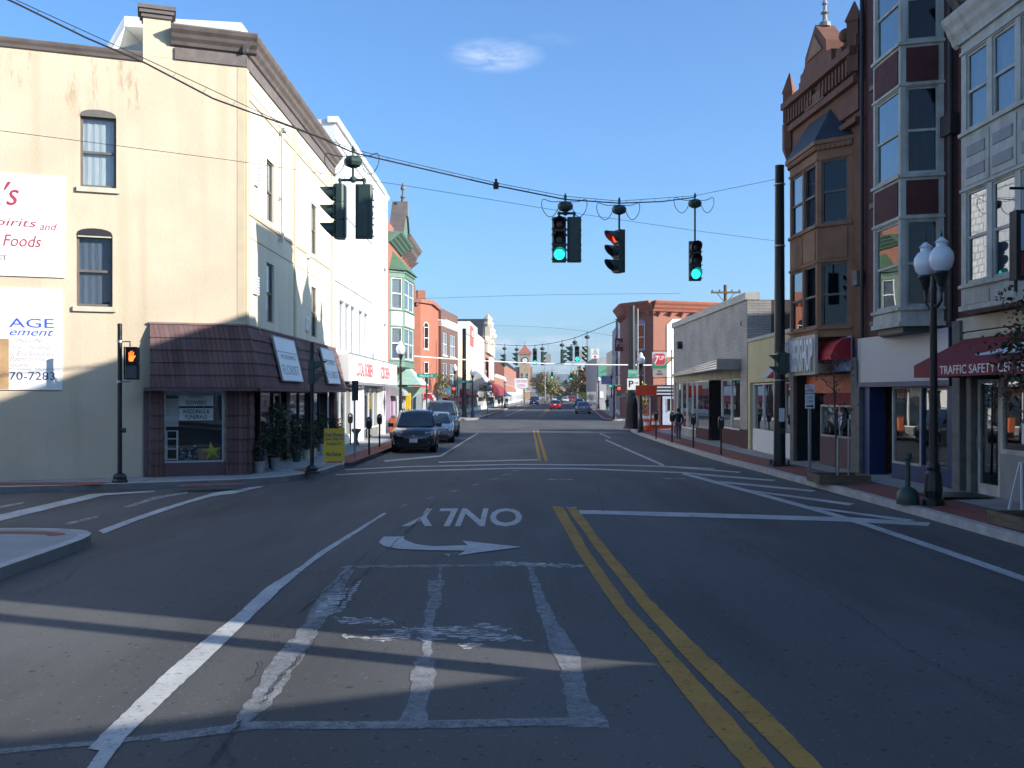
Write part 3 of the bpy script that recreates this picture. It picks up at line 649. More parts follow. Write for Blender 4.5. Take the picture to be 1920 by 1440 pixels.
def shopfront(root, M, a0, a1, z0, z1, y=.12, n=3, fr=None, gl=None, ph=.45, pm=None, tr=None, name='shop_window', fw=.05, inner=True, back=None):
    fr = fr or m_grey; mb = MB(M)
    for i in range(n+1):
        x = a0+(a1-a0)*i/n; x = min(max(x, a0+fw/2), a1-fw/2); mb.box(x-fw/2, x+fw/2, y-.05, y+.04, z0+ph, z1)
    for i in range(n):
        xa = a0+(a1-a0)*i/n+fw/2+(fw/2 if i == 0 else 0); xb = a0+(a1-a0)*(i+1)/n-fw/2-(fw/2 if i == n-1 else 0)
        mb.box(xa, xb, y-.05, y+.04, z0+ph, z0+ph+fw); mb.box(xa, xb, y-.05, y+.04, z1-fw, z1)
        if tr: mb.box(xa, xb, y-.045, y+.03, tr-fw/2, tr+fw/2)
    o = mb.build(name, fr, root)
    g = MB(M); g.quad((a0, y, z0+ph+.01), (a1, y, z0+ph+.01), (a1, y, z1-.01), (a0, y, z1-.01)); g.build('pane', gl or m_glass, o)
    if ph > .02:
        p = MB(M); p.box(a0, a1, y-.06, y+.05, z0, z0+ph-.002); p.build('plinth', pm or fr, o)
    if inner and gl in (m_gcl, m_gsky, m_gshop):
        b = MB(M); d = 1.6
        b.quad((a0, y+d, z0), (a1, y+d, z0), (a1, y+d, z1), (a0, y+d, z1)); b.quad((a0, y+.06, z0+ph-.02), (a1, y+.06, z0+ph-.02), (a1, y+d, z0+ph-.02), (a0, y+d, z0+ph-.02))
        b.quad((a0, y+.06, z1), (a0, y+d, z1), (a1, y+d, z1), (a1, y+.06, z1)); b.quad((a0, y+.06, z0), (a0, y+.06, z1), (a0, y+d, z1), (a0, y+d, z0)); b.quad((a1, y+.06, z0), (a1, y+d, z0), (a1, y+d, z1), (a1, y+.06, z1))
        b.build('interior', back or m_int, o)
    return o
def door(root, M, a0, a1, z0, z1, fr, gl=None, y=.3, panel=None, name='door'):
    mb = MB(M); f = .09
    mb.box(a0, a0+f, y-.03, y+.03, z0, z1); mb.box(a1-f, a1, y-.03, y+.03, z0, z1); mb.box(a0+f, a1-f, y-.03, y+.03, z1-f, z1); mb.box(a0+f, a1-f, y-.03, y+.03, z0, z0+.22)
    if panel: mb.box(a0+f, a1-f, y-.012, y+.02, z0+.22, z0+1.0, 1)
    o = mb.build(name, [fr, panel or fr], root)
    g = MB(M); g.quad((a0+f*.5, y, z0+.2), (a1-f*.5, y, z0+.2), (a1-f*.5, y, z1-.05), (a0+f*.5, y, z1-.05)); g.build('pane', gl or m_glass, o)
    h = MB(M); h.cyl((a0+f/2, y-.07, z0+.95), (a0+f/2, y-.07, z0+1.2), .012); h.cyl((a0+f/2, y-.07, z0+1.0), (a0+f/2, y-.025, z0+1.0), .008); h.cyl((a0+f/2, y-.07, z0+1.15), (a0+f/2, y-.025, z0+1.15), .008); h.build('handle', m_chrome, o)
    return o
def cornice(root, M, a0, a1, z0, z1, proj, m, name='cornice', brackets=0, steps=3, ret=0):
    mb = MB(M); prof = [(0.004, z0)]
    for i in range(steps):
        p = proj*(i+1)/steps; za = z0+(z1-z0)*(i+.3)/steps; prof += [(-p+proj/steps*.35, za), (-p, za+(z1-z0)/steps*.5)]
    prof += [(-proj, z1), (.3, z1), (.3, z1-.05), (0.004, z1-.05)]
    mb.prismx(prof, a0-ret, a1+ret)
    for i in range(brackets):
        x = a0+(a1-a0)*(i+.5)/brackets; mb.hex([(x-.06, -.05, z0-.35), (x+.06, -.05, z0-.35), (x+.06, 0, z0-.35), (x-.06, 0, z0-.35), (x-.06, -proj*.8, z0+.1), (x+.06, -proj*.8, z0+.1), (x+.06, 0, z0+.1), (x-.06, 0, z0+.1)])
    return mb.build(name, m, root)
def awning(root, M, a0, a1, zt, zb, proj, m, val=.25, curved=False, name='awning', label=None, ends=True):
    mb = MB(M); n = 7 if curved else 1; prof = []
    for i in range(n+1):
        t = i/n
        if curved: prof.append((-proj*math.sin(t*math.pi/2), zb+(zt-zb)*math.cos(t*math.pi/2)))
        else: prof.append((-proj*t, zt+(zb-zt)*t))
    prof.append((-proj, zb-val))
    inn = [(y+.015, z-.02) for y, z in prof[:-1]]+[(-proj+.015, zb-val)]
    for P_, s_ in ((prof, 1), (inn, -1)):
        for i in range(len(P_)-1):
            q = [(a0, P_[i+1][0], P_[i+1][1]), (a1, P_[i+1][0], P_[i+1][1]), (a1, P_[i][0], P_[i][1]), (a0, P_[i][0], P_[i][1])]
            mb.quad(*(q if s_ > 0 else q[::-1]))
    if ends:
        for a in (a0, a1):
            mb.add([(a, y, z) for y, z in prof]+[(a, -.01, zb-val)], [tuple(range(len(prof)+1))])
    return mb.build(name, m, root, label=label)
def acbox(root, M, a, z, y=-.02, w_=.5, h=.5, name='vent', m=None):
    mb = MB(M); mb.bevbox(a-w_/2, a+w_/2, y-.06, y+.03, z-h/2, z+h/2, .015)
    o = mb.build(name, m or m_wht, root); g = MB(M); n = 6
    for i in range(n): zz = z-h/2+h*(i+.7)/(n+.6); g.box(a-w_*.38, a+w_*.38, y-.075, y-.06, zz-.012, zz+.012)
    g.build('louvre', m_grey, o); return o
# ================================================================== LEFT: cream corner building with the flower shop
C = (-7.2, 26.6); D = Vector((.94, .342)).normalized(); WL = 16.0
PL = (C[0]-D.x*WL, C[1]-D.y*WL)
root = thing('corner_building', 'cream rendered three storey corner building with a shingled skirt over its flower shop', 'building', (C[0], C[1], 0))
MF = frame(C, (C[0], 40.0), (C[0], C[1], 0)); MS = frame(PL, C, (C[0], C[1], 0)); LF = 13.3
def sx(px): r = (px-960)/F; return WL-((C[0]-C[1]*r)/(.94-.342*r))
def sY(px): return C[1]-.342*(WL-sx(px))
HT = 11.75; HL = 11.0
fw_ = [(28.95, 29.85, 7.45, 9.25), (35.4, 36.35, 7.4, 9.2), (28.95, 29.85, 4.45, 6.2), (35.4, 36.35, 4.4, 6.2)]
fops = [(a-C[1], b-C[1], c, d) for a, b, c, d in fw_]
mb = MB(MF); mb.wall(0, LF, 3.9, HT, 0, fops, .16)
mb.quad((LF, 0, 3.9), (LF, .4, 3.9), (LF, .4, HT), (LF, 0, HT))
mb.build('facade_wall', m_creamf, root)
mb = MB(); sw = [(sx(150), sx(218), 7.62, 9.45), (sx(143), sx(211), 4.56, 6.4)]
n2 = sx(268)
mb.M = MS; mb.wall(0, n2, 0, HL, 0, [o for o in sw], .18); wa, wb = sx(307)+.02, sx(419); mb.wall(n2, WL, 0, HT, 0, [(wa, wb, .5, 2.39)], .34)
mb.build('side_wall', m_cream, root)
mb = MB(); b = Vector((-.342, .94))      # body behind both walls
P0 = Vector((0, 0)); A = P0+Vector((-.45, .45)); Bp = Vector((-.45, LF-.01)); Cc = Vector((-15, LF-.01)); E = -D*WL+b*.35; E2 = -D*WL+b*8; S1 = -D*(WL-n2)+b*.35
mb.prismz([tuple(A), tuple(Bp), (-9.5, LF-.01), (-9.5, 3.2), tuple(S1)], 0, HT-.15)
mb.prismz([tuple(S1+b*.02), (-9.51, 3.2), (-9.51, LF-.01), tuple(Cc), tuple(E2), tuple(E)], 0, HL-.2)
mb.prismz([(-.38, .1), (-.02, .1), (-.02, 3.5), (-.38, 3.5)], HT-.4, HT-.12)
mb.build('body', m_creamf, root)
for k, (a0, a1, z0, z1) in enumerate(fops): window(root, MF, a0, a1, z0, z1, m_gsky, m_frame, m_curt if k == 2 else m_int, sill=False, rail=.5)
for k, (a0, a1, z0, z1) in enumerate(sw):
    o = window(root, MS, a0, a1, z0, z1, m_gcl if k == 0 else m_gsky, m_frame, m_curt, True, rec=.14, rail=.5, sillm=m_sill, fw=.06)
    h = MB(MS); n = 8; c = (a0+a1)/2; hw = (a1-a0)/2; arc = [(c+hw*math.cos(math.pi*(1-i/n)), z1+.17*math.sin(math.pi*i/n)**.8) for i in range(n+1)]
    h.prismy([(a0, z1-.02)]+arc+[(a1, z1-.02)], -.012 if k == 0 else -.004, .05); h.build('arched_head', m_frame if k == 0 else m_dark, o)
    if k: h = MB(MS); h.box(a0+.03, a1-.03, .01, .05, z1-.06, z1+.03); h.build('crumbling_lintel', m_sill, o)
# coping left part, chimney pier, cornice
cornice(root, MS, 0, n2-.02, HL-.05, HL+.2, .14, m_brown, 'coping', ret=0, steps=2)
mb = MB(MS); pa, pb = n2, sx(320); mb.box(pa, pb, -.004, .5, HL+.15, 12.15); mb.build('roof_pier', m_cream, root)
mb = MB(MS)
for i, e in enumerate((.04, .09, .13)): mb.box(pa-e, pb+e, -.02-e, .5+e, 12.15+i*.1, 12.25+i*.1)
mb.build('pier_cap', m_brown, root)
cornice(root, MS, pb, WL+.3, HT-.3, HT+.2, .38, m_brown, ret=0, steps=3); mb = MB(MS); mb.box(pb+.1, WL+.02, -.05, -.004, HT-.62, HT-.31); mb.build('frieze', m_brown, root)
cornice(root, MF, -.2, LF, HT-.3, HT+.2, .38, m_brown, ret=0, steps=3); mb = MB(MF); mb.box(-.02, LF, -.05, -.004, HT-.62, HT-.31); mb.build('frieze', m_brown, root)
mb = MB(MF)
for a in (.0, 5.9, 12.6): mb.box(a+.02, a+.30, -.035, .01, 3.9, HT-.63)
mb.box(-.0, .0001, 0, 0.0001, 4, 4.1)
for a, b_ in ((.33, 5.87), (6.23, 12.57)):
    for zz in (7.22, 10.35): mb.box(a, b_, -.03, .01, zz, zz+.1)
    mb.box(a, b_, -.015, .01, 10.6, 10.64); mb.box(a, b_, -.015, .01, 6.6, 6.63)
mb.build('render_bands', m_creamp, root)
mb = MB(MS); mb.box(WL-.2, WL-.006, -.008, .0, 4.3, HT-.63); mb.build('corner_strip', m_creamp, root)
for a, z, ww, hh in ((1.1, 8.45, .35, .6), (8.2, 7.35, .4, .5), (1.0, 5.35, .45, .5), (8.0, 4.75, .4, .45)): acbox(root, MF, a, z, w_=ww, h=hh)
mb = MB(MF); mb.cyl((3.85, -.12, 7.0), (3.85, -.12, 10.35), .045); mb.box(3.8, 3.9, -.13, 0, 8.3, 8.38); mb.box(3.8, 3.9, -.13, 0, 7.05, 7.12); mb.cyl((3.85, -.12, 10.35), (3.85, -.12, 10.7), .02); mb.ball((3.85, -.16, 10.45), .09); mb.build('service_mast', m_gal, root)
# rooftop room with white eaves
rm = root
mb = MB(); yb = 4.3
for pl, z0, z1 in (([(-4.3, yb), (-1.2, yb), (-1.2, yb+6), (-4.3, yb+6)], HL-.3, 13.65),): mb.prismz(pl, z0, z1)
mb.build('rooftop_room', m_wht, root)
mb = MB(); mb.hex([(-4.75, yb-.5, 13.65), (-1.15, yb-.5, 13.45), (-1.15, yb+6.4, 13.45), (-4.75, yb+6.4, 13.65), (-4.75, yb-.5, 13.97), (-1.15, yb-.5, 13.77), (-1.15, yb+6.4, 13.77), (-4.75, yb+6.4, 13.97)])
mb.hex([(-5.5, yb-.3, 12.5), (-4.75, yb-.5, 13.6), (-4.75, yb+6.4, 13.6), (-5.5, yb+6.4, 12.5), (-5.6, yb-.3, 12.7), (-4.752, yb-.5, 13.95), (-4.752, yb+6.4, 13.95), (-5.6, yb+6.4, 12.7)])
mb.build('rooftop_eaves', m_wht, root)
# rust marks under the coping
pts = [(.2, 10.94)]+[(.2+k*.55, 9.7+random.uniform(-.5, .5)) for k in range(26)]+[(n2-.1, 9.9), (n2-.1, 10.94)]
MB(MS).add([(p[0], -.003, p[1]) for p in pts], [tuple(range(len(pts)))]).build('rust_stain', m_rust, root)
# shingled skirt
ms_top, ms_bot = 4.15, 2.52
ax = sx(281)
def skirt_rows():
    mb = MB(); rows = 5
    c0 = Vector((-WL*0, 0))
    for r_ in range(rows):
        z1 = ms_top-(ms_top-ms_bot)*r_/rows; z0 = ms_top-(ms_top-ms_bot)*(r_+1)/rows-.03
        def off(z): t = (ms_top-z)/(ms_top-ms_bot); return .06+.42*t**.8
        o1, o0 = off(z1), off(z0)+.035
        def ring(o):
            n1 = Vector((.342, -.94)); n2_ = Vector((1, 0)); A_ = -D*(WL-ax)
            # corner mitre
            k = o/(1+n1.dot(n2_)); cor = (n1+n2_)*k
            return [A_+n1*o, cor, Vector((o, 13.25))], [A_, Vector((0, 0)), Vector((0, 13.25))]
        (p1, q1), (p0, q0) = ring(o1), ring(o0)
        for i in range(2):
            mb.quad((*p0[i], z0), (*p0[i+1], z0), (*p1[i+1], z1), (*p1[i], z1))
            mb.quad((*p0[i], z0), (*(p0[i]*.9+q0[i]*.1), z0+.02), (*(p0[i+1]*.9+q0[i+1]*.1), z0+.02), (*p0[i+1], z0))
        mb.quad((*q1[0], z1), (*q0[0], z0), (*p0[0], z0), (*p1[0], z1)); mb.quad((*q1[2], z1), (*p1[2], z1), (*p0[2], z0), (*q0[2], z0))
        if r_ == 0:
            for i in range(2): mb.quad((*p1[i], z1), (*p1[i+1], z1), (*q1[i+1], z1), (*q1[i], z1))
        if r_ == rows-1:
            for i in range(2): mb.quad((*q0[i], z0), (*q0[i+1], z0), (*p0[i+1], z0), (*p0[i], z0))
    return mb
sk = skirt_rows().build('shingled_skirt', m_shingle, root)
mb = MB(MS); mb.box(ax-.03, WL+.05, -.09, .0, ms_top, ms_top+.05); mb.M = MF; mb.box(-.08, 13.3, -.09, 0, ms_top, ms_top+.05); mb.build('skirt_flashing', mat('dusty_pink_trim', (.25, .16, .15), .8), sk)
mb = MB(MS); mb.box(ax-.15, WL+.28, -.5, -.05, 2.40, 2.49); mb.M = MF; mb.box(-.3, 13.3, -.5, -.05, 2.402, 2.492); mb.build('skirt_soffit', m_mauve, sk)
# florist panels lying on the skirt
MF_ = MF
def tilt_panel(a0, a1, nm, words, lab):
    zt, zb = 3.98, 2.72; yt, yb_ = -.22, -.52
    z = Vector((0, yt-yb_, zt-zb)).normalized(); x = Vector((1, 0, 0)); y = z.cross(x); T = Matrix.Identity(4)
    for i in range(3): T[i][0] = x[i]; T[i][1] = y[i]; T[i][2] = z[i]
    T[0][3] = a0; T[1][3] = yb_; T[2][3] = zb; T = MF @ T; W_ = a1-a0; H_ = math.hypot(yt-yb_, zt-zb)
    mb = MB(T); mb.box(0, W_, -.05, 0, 0, H_); o = mb.build('sign_panel', m_signw, root, label=lab)
    f = MB(T); f.box(-.03, W_+.03, -.06, -.001, -.03, 0); f.box(-.03, W_+.03, -.06, -.001, H_, H_+.03); f.box(-.03, 0, -.06, -.001, 0, H_); f.box(W_, W_+.03, -.06, -.001, 0, H_); f.box(0, W_, -.062, -.051, H_*.66, H_*.68); f.build('sign_frame', m_grey, o)
    for s_, cz, h_, w_ in words: text(s_, o, m_grey, W_/2, -.052, cz, h=h_, w=w_, M=T)
tilt_panel(2.0, 4.75, 'p', (('MORNING', .72, .15, 1.9), ('FLORIST', .32, .3, 2.2)), 'white florist panel lying on the shingled skirt')
tilt_panel(9.1, 11.6, 'p', (('FLORIST', .32, .28, 2.0), ('FLOWERS', .8, .2, 1.8)), 'farther white florist panel on the shingled skirt')
# side shop window with its two piers
def pier(a0, a1, nm='shingled_pier', M=MS, y0=-.12):
    mb = MB(M); n = 7
    for i in range(n): zz = .14+(2.4-.14)*i/n; mb.hex([(a0-.025, y0-.03, zz), (a1+.025, y0-.03, zz), (a1+.025, .1, zz), (a0-.025, .1, zz), (a0, y0, zz+2.26/n-.002), (a1, y0, zz+2.26/n-.002), (a1, .1, zz+2.26/n-.002), (a0, .1, zz+2.26/n-.002)])
    mb.build(nm, m_shingle, root)
pier(ax+.02, sx(306)); pier(sx(424), WL+.02)
mb = MB(MS); mb.box(sx(306)+.03, sx(424)-.03, -.05, -.003, .14, .5); mb.box(ax-.16, ax-.03, -.05, -.003, .14, 2.39); mb.build('stall_riser', m_mauve, root)
mb = MB(MS); mb.box(wa, wb, -.06, .0, .505, .56); mb.box(wb-.04, wb, -.06, .02, .56, 2.385); mb.box(wa, wa+.03, -.06, .02, .56, 2.385)
sw_ = mb.build('shop_window', m_grey, root)
mb = MB(MS); mb.box(wa+.001, wb-.001, .325, .338, .51, 2.385); mb.build('display_back', m_int, sw_)
mb = MB(MS); mb.quad((wa, -.03, .5), (wb, -.03, .5), (wb, -.03, 2.4), (wa, -.03, 2.4)); mb.build('pane', m_gcl, sw_)
def ww(t): return wa+(wb-wa)*t
mb = MB(MS)   # white shelf unit in the display
mb.box(ww(.02), ww(.05), .05, .3, .57, 1.35); mb.box(ww(.2), ww(.23), .05, .3, .57, 1.35)
for z in (.58, .85, 1.12, 1.33): mb.box(ww(.05), ww(.2), .05, .3, z, z+.025)
mb.box(ww(.02), ww(.24), .28, .3, 1.45, 2.2)
tag(mb.build('display_shelf', m_framew), 'small white shelf unit behind the flower shop side window', 'shelf').location = root.location
mb = MB(MS); n = 5; cx, cz = ww(.8), .78; r1, r2 = .27, .11; ring = []
for i in range(10): a = math.pi/2+i*math.pi/5+.12; rr = r1 if i % 2 == 0 else r2; ring.append((cx+rr*math.cos(a), .08, cz+rr*math.sin(a)))
mb.add([(cx, .0, cz)]+ring, [(0, i+1, (i+1) % 10+1) for i in range(10)]); mb.add([(cx, .12, cz)]+ring, [(0, (i+1) % 10+1, i+1) for i in range(10)])
tag(mb.build('star', mat('yellow_star_metal', (.62, .60, .03), .4, .1)), 'yellow five pointed star in the flower shop side window', 'star').location = root.location
mb = MB(MS); mb.box(ww(.55), ww(.95), .15, .3, .57, .86); tag(mb.build('cardboard_box', m_ply), 'brown box behind the yellow star in the window', 'box').location = root.location
rnd = random.Random(3); mb = MB(MS)
for k in range(260):
    x = ww(rnd.uniform(.26, .56)); z = .58+abs(rnd.gauss(0, .13)); y = rnd.uniform(.04, .2); q = rnd.uniform(.012, .028)
    mb.quad((x-q, y, z-q), (x+q, y+rnd.uniform(-q, q), z-q*.5), (x+q*.8, y, z+q), (x-q, y+rnd.uniform(-q, q), z+q*.7), rnd.choice((0, 0, 0, 1, 2)))
tag(mb.build('flower_arrangement', [m_leafd, m_shirt, m_lilac]), 'low flower arrangement with pale blooms in the side window', 'flowers').location = root.location
for z0_, z1_, words, nm in ((1.62, 1.94, (('WEDDINGS &', 1.855, .11, .68), ('FUNERALS', 1.705, .11, .56)), 'lower of the two white window signs, lettered WEDDINGS & FUNERALS'), (2.0, 2.28, (('FLOWERS', 2.09, .11, .52), ('FRESH', 2.245, .05, .4)), 'upper of the two window signs, lettered FLOWERS')):
    o = thing('window_sign', nm, 'sign', (C[0], C[1], 0)); mb = MB(MS); mb.box(ww(.24), ww(.82), -.0, .012, z0_, z1_); mb.build('board', m_signw, o)
    for s_, cz_, h_, w_ in words: text(s_, o, m_inkg, ww(.53), -.001, cz_, h=h_, w=w_, M=MS, bold=.02)
# street side recess of the flower shop
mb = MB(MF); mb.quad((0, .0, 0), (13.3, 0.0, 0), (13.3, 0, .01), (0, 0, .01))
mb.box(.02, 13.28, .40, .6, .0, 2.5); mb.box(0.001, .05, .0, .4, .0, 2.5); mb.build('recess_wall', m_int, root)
pier(.02, .45, M=MF)
shopfront(root, MF, 2.6, 4.2, .15, 2.4, y=.3, n=1, fr=m_dark, gl=m_glass, ph=.3, pm=m_mauve)
door(root, MF, 4.35, 5.3, .15, 2.35, m_grey, y=.3)
pier(5.45, 5.9, M=MF, y0=.15)
shopfront(root, MF, 6.0, 9.0, .15, 2.4, y=.2, n=2, fr=m_dark, gl=m_glass, ph=.45, pm=m_mauve)
pier(9.1, 9.5, M=MF, y0=.1)
shopfront(root, MF, 9.6, 12.6, .15, 2.4, y=.2, n=2, fr=m_dark, gl=m_glass, ph=.45, pm=m_mauve)
pier(12.7, 13.25, M=MF, y0=-.1)
mb = MB(MF); mb.box(0.002, 13.298, .0, .42, 2.39, 3.95); mb.build('recess_lintel', m_mauve, root)
# painted boards on the side wall
def board(nm, lab, a0, a1, z0, z1, items, extra=None):
    o = thing('wall_sign', lab, 'sign', (C[0], C[1], 0)); mb = MB(MS); mb.box(a0, a1, -.045, -.004, z0, z1); mb.build('board', m_signw, o)
    for s_, m_, cx, cz, h_, w_, sh in items: text(s_, o, m_, cx, -.046, cz, h=h_, w=w_, M=MS, shear=sh)
    return o
def at(px): return sx(px)
def zz(py, px=60): return zat(py, sY(px))
board('a', 'upper white wall board reading Spirits and Foods in wine red script', at(122)-5.2, at(122), zz(519), zz(328), [
  ("'", m_wine, at(14), zz(352), .22, .17, .5), ('s', m_wine, at(24), zz(373), .40, .29, .3), ('Spirits', m_wine, at(22), zz(421), .27, 1.12, .25), ('and', m_wine, at(91), zz(424), .18, .40, .3),
  ('Foods', m_wine, at(42), zz(453), .29, .86, .25), ('MARKET', m_navy, at(-20), zz(486), .12, .8, 0), ("Giuseppe", m_wine, at(-70), zz(375), .5, 1.5, .3)][:6])
def rt(px_right, px_wide): return at(px_right-px_wide/2), px_wide*.0120
bi = []
for s_, m_, pr_x, pw_x, py_, h_, sh in (('AGE', m_blu, 102, 85, 606, .23, 0), ('ement', m_blu, 102, 84, 624, .15, .35), ('ZING IN', m_pale, 80, 62, 639, .10, .35), ('ors - Siding', m_pale, 97, 79, 652, .12, .35),
        ('n Enclosures', m_pale, 102, 84, 663, .12, .35), ('Bathrooms', m_pale, 86, 68, 673, .12, .35), ('itions', m_pale, 54, 35, 684, .11, .35), ('Free Estimates - Fully Insured', m_grey, 102, 84, 692, .05, 0), ('70-7283', m_navy, 104, 86, 705, .20, 0)):
    cx_, w_ = rt(pr_x, pw_x); bi.append((s_, m_, cx_, zz(py_), h_, w_, sh))
o = board('b', 'lower white wall board lettered AGE and 70-7283 in blue', at(117)-5.2, at(117), zz(731), zz(541), bi)
mb = MB(MS); mb.box(at(17)-1.5, at(17), -.05, -.046, zz(730), zz(636)); mb.build('bare_patch', m_ply, o)
# ================================================================== LEFT: white building, lilac shop, green bay building
def rootfor(name, lab, P, group=None): return thing(name, lab, 'building', (P[0], P[1], 0), group=group)
P, Q = (-7.15, 39.95), (-7.05, 56.0)
root = rootfor('white_building', 'tall white metal clad building with narrow slit windows and a red lettered sign', P)
M = frame(P, Q, (P[0], P[1], 0)); LW = math.hypot(Q[0]-P[0], Q[1]-P[1]); H = 13.45
def aY(px, X=7.15): return X*F/(960-px)-P[1]
slits = [(.9, 1.6), (2.3, 3.0), (3.7, 4.4), (5.9, 6.6), (7.5, 8.2), (14.2, 15.0)]
ops = [(a, b, 4.15, 6.15) for a, b in slits]+[(14.2, 15.0, 7.2, 9.2)]
mb = MB(M); shell(mb, LW, H, 15, ops, .25, 0, z0=3.9); mb.box(0, LW, .32, 15, 0, 3.88); mb.build('wall', m_wmetal, root)
for a, b, c, d in ops:
    o_ = window(root, M, a, b, c, d, m_gsky, m_grey, m_int, sill=False, rec=.12, rail=.5)
    MB(M).box(a-.06, b+.06, -.05, .004, d+.01, d+.09).build('window_head', m_grey, o_)
mb = MB(M)
for a in (0.05, 2.0, 4.9, 5.2, 7.1, 9.4): mb.box(a, a+.03, -.02, 0, 3.95, H-.3)
for z in (6.9, 9.9, 12.6): mb.box(0, LW, -.03, 0.0, z, z+.04)
MB(M).box(-.1, LW-1.6, -.12, .3, H-.14, H+.1).build('roof_edge', m_wht, root); mb.build('panel_seams', m_bayg, root)
mb = MB(M); mb.box(10.2, 14.1, -.045, -.001, 3.98, H-.25); mb.build('pierced_screen', coursed('pierced_white_blocks', (.80, .80, .79), (.76, .76, .75), (.42, .42, .43), .42, .36, .045, .6, .6, .5, (.6, .6, .6), .2), root)
cornice(root, M, 12.6, LW, H-.2, H+.05, .1, m_wht, 'parapet_cap', steps=1)
shopfront(root, M, .3, 4.4, .15, 2.75, y=.15, n=3, fr=m_framew, gl=m_glass, ph=.35, pm=m_signw)
mb = MB(M); mb.box(4.45, 6.1, -.05, .31, .1, 2.8); mb.box(6.15, 6.6, -.12, .31, .1, 2.8); mb.build('white_pier', m_signw, root)
door(root, M, 7.0, 8.2, .15, 2.6, m_framew, gl=m_glass, y=.2)
shopfront(root, M, 8.4, 13.2, .15, 2.75, y=.2, n=3, fr=m_framew, gl=m_glass, ph=.45, pm=m_stone)
mb = MB(M); mb.box(13.4, 14.3, -.1, .31, .1, 2.8); mb.build('shop_pier', m_signw, root)
mb = MB(M); mb.add([(13.45, -.105, 1.9), (13.85, -.105, .9), (14.25, -.105, 1.9), (13.85, -.105, 2.7)], [(0, 1, 2, 3)]); mb.build('diamond_panel', m_slate, root)
mb = MB(M); mb.box(.0, 15.8, -.55, -.001, 2.85, 3.95); so = mb.build('fascia_sign', m_signw, root)
mb = MB(M); mb.box(-.03, 15.83, -.6, -.552, 3.96, 4.02); mb.box(-.03, 15.83, -.62, -.552, 2.72, 2.84); mb.build('sign_trim', m_grey, so)
text('LOCAL BOBBEN', so, m_red, 4.3, -.552, 3.40, h=.62, w=4.7, M=M, bold=.02); text('SCISOBEN', so, m_red, 10.9, -.552, 3.40, h=.62, w=3.6, M=M, bold=.02)
for x_ in (7.6, 13.6): MB(M).box(x_, x_+.06, -.56, -.551, 3.05, 3.75).build('divider', m_red, so)

P, Q = (-7.05, 56.05), (-7.0, 68.4)
root = rootfor('green_bay_building', 'orange brick building with a green and white timber bay and pointed green gable', P)
M = frame(P, Q, (P[0], P[1], 0)); LG = 12.35
mb = MB(M); shell(mb, LG, 12.2, 13, [], .2, 0, z0=3.6); mb.box(0, LG, .32, 13, 0, 3.58)
mb.build('wall', m_orange, root)
cornice(root, M, 5.5, LG+.2, 11.3, 12.3, .75, m_brown, brackets=6)
# green bay
def bay(root, pts, z0, z1, rows, wins, fm, pm, gl, frm, base=None, capm=None, roof=None, panels=True, name='bay', post=.14, backs=None, pmat=None, bot=True):
    n = len(pts)-1; b = base
    plist = []; mbf = MB(); mbp = MB(); o = MB().box(0, .001, 0, .001, z0, z0+.001).build(name, fm, root)
    wl = []
    for i in range(n):
        Mf = frame(pts[i], pts[i+1], b); L_ = math.hypot(pts[i+1][0]-pts[i][0], pts[i+1][1]-pts[i][1]); k = wins[i]
        mbf.M = Mf; ops = []
        if k:
            wgap = (L_-post*(k+1))/k
            for (ra, rb) in rows:
                for j in range(k): ops.append((post+j*(wgap+post), post+j*(wgap+post)+wgap, ra, rb))
        mbf.wall(0, L_, z0, z1, 0, ops, .1)
        if panels:
            zs = [z0]+[v for r_ in rows for v in r_]+[z1]
            mbp.M = Mf
            for j in range(0, len(zs), 2):
                if zs[j+1]-zs[j] > .45:
                    kk = max(1, k)
                    for q in range(kk):
                        xa = post+(L_-2*post)*q/kk+(.04 if q else 0); xb = post+(L_-2*post)*(q+1)/kk-(.04 if q < kk-1 else 0)
                        q_ = MB(Mf); q_.box(xa, xb, -.02, .001, zs[j]+.12, zs[j+1]-.16); plist.append(q_)
        for (a0, a1, c0, c1) in ops: wl.append((Mf, a0, a1, c0, c1))
        mbf.box(-.03, L_+.03, -.07, -.002, z1-.14, z1); mbf.box(-.03, L_+.03, -.05, -.002, z0, z0+.1)
        for ra, rb in rows: mbf.box(-.02, L_+.02, -.06, -.002, ra-.09, ra-.02); mbf.box(-.02, L_+.02, -.035, -.002, rb+.03, rb+.09)
    mbf.M = Matrix.Identity(4); loc = [(p[0]-b[0], p[1]-b[1]) for p in pts]
    mbf.flat(loc, z1-.002); mbf.flat(loc[::-1], z0+.002)
    for v in o.data.vertices: pass
    bpy.data.objects.remove(o); o = mbf.build(name, fm, root)
    for q_ in plist: q_.build('panel', pm, o)
    for i_, (Mf, a0, a1, c0, c1) in enumerate(wl):
        bk = backs[i_ % len(backs)] if backs else None
        window(root, Mf, a0, a1, c0, c1, gl, frm, bk, sill=False, rec=.07, fw=.045)
    return o
b = (P[0], P[1], 0)
bay(root, [(-7.05, 56.7), (-6.25, 57.3), (-6.0, 60.5), (-6.9, 62.3)], 3.9, 9.5, [(4.35, 6.2), (7.25, 9.05)], [1, 2, 1], m_green, m_wht, m_gsky, m_framew, base=b, backs=[m_curt])
mb = MB(); 
def loc(p): return (p[0]-b[0], p[1]-b[1])
rp = [loc(p) for p in ((-7.15, 56.4), (-6.05, 57.1), (-5.8, 60.7), (-7.0, 62.6))]; top = (-.15, 3.4)
mb.add([(x, y, 9.5) for x, y in rp]+[(top[0], top[1]-1, 11.0), (top[0], top[1]+1, 11.0)], [(0, 1, 4), (1, 2, 5, 4), (2, 3, 5), (3, 2, 1, 0)]); mb.build('bay_roof', m_greend, root)
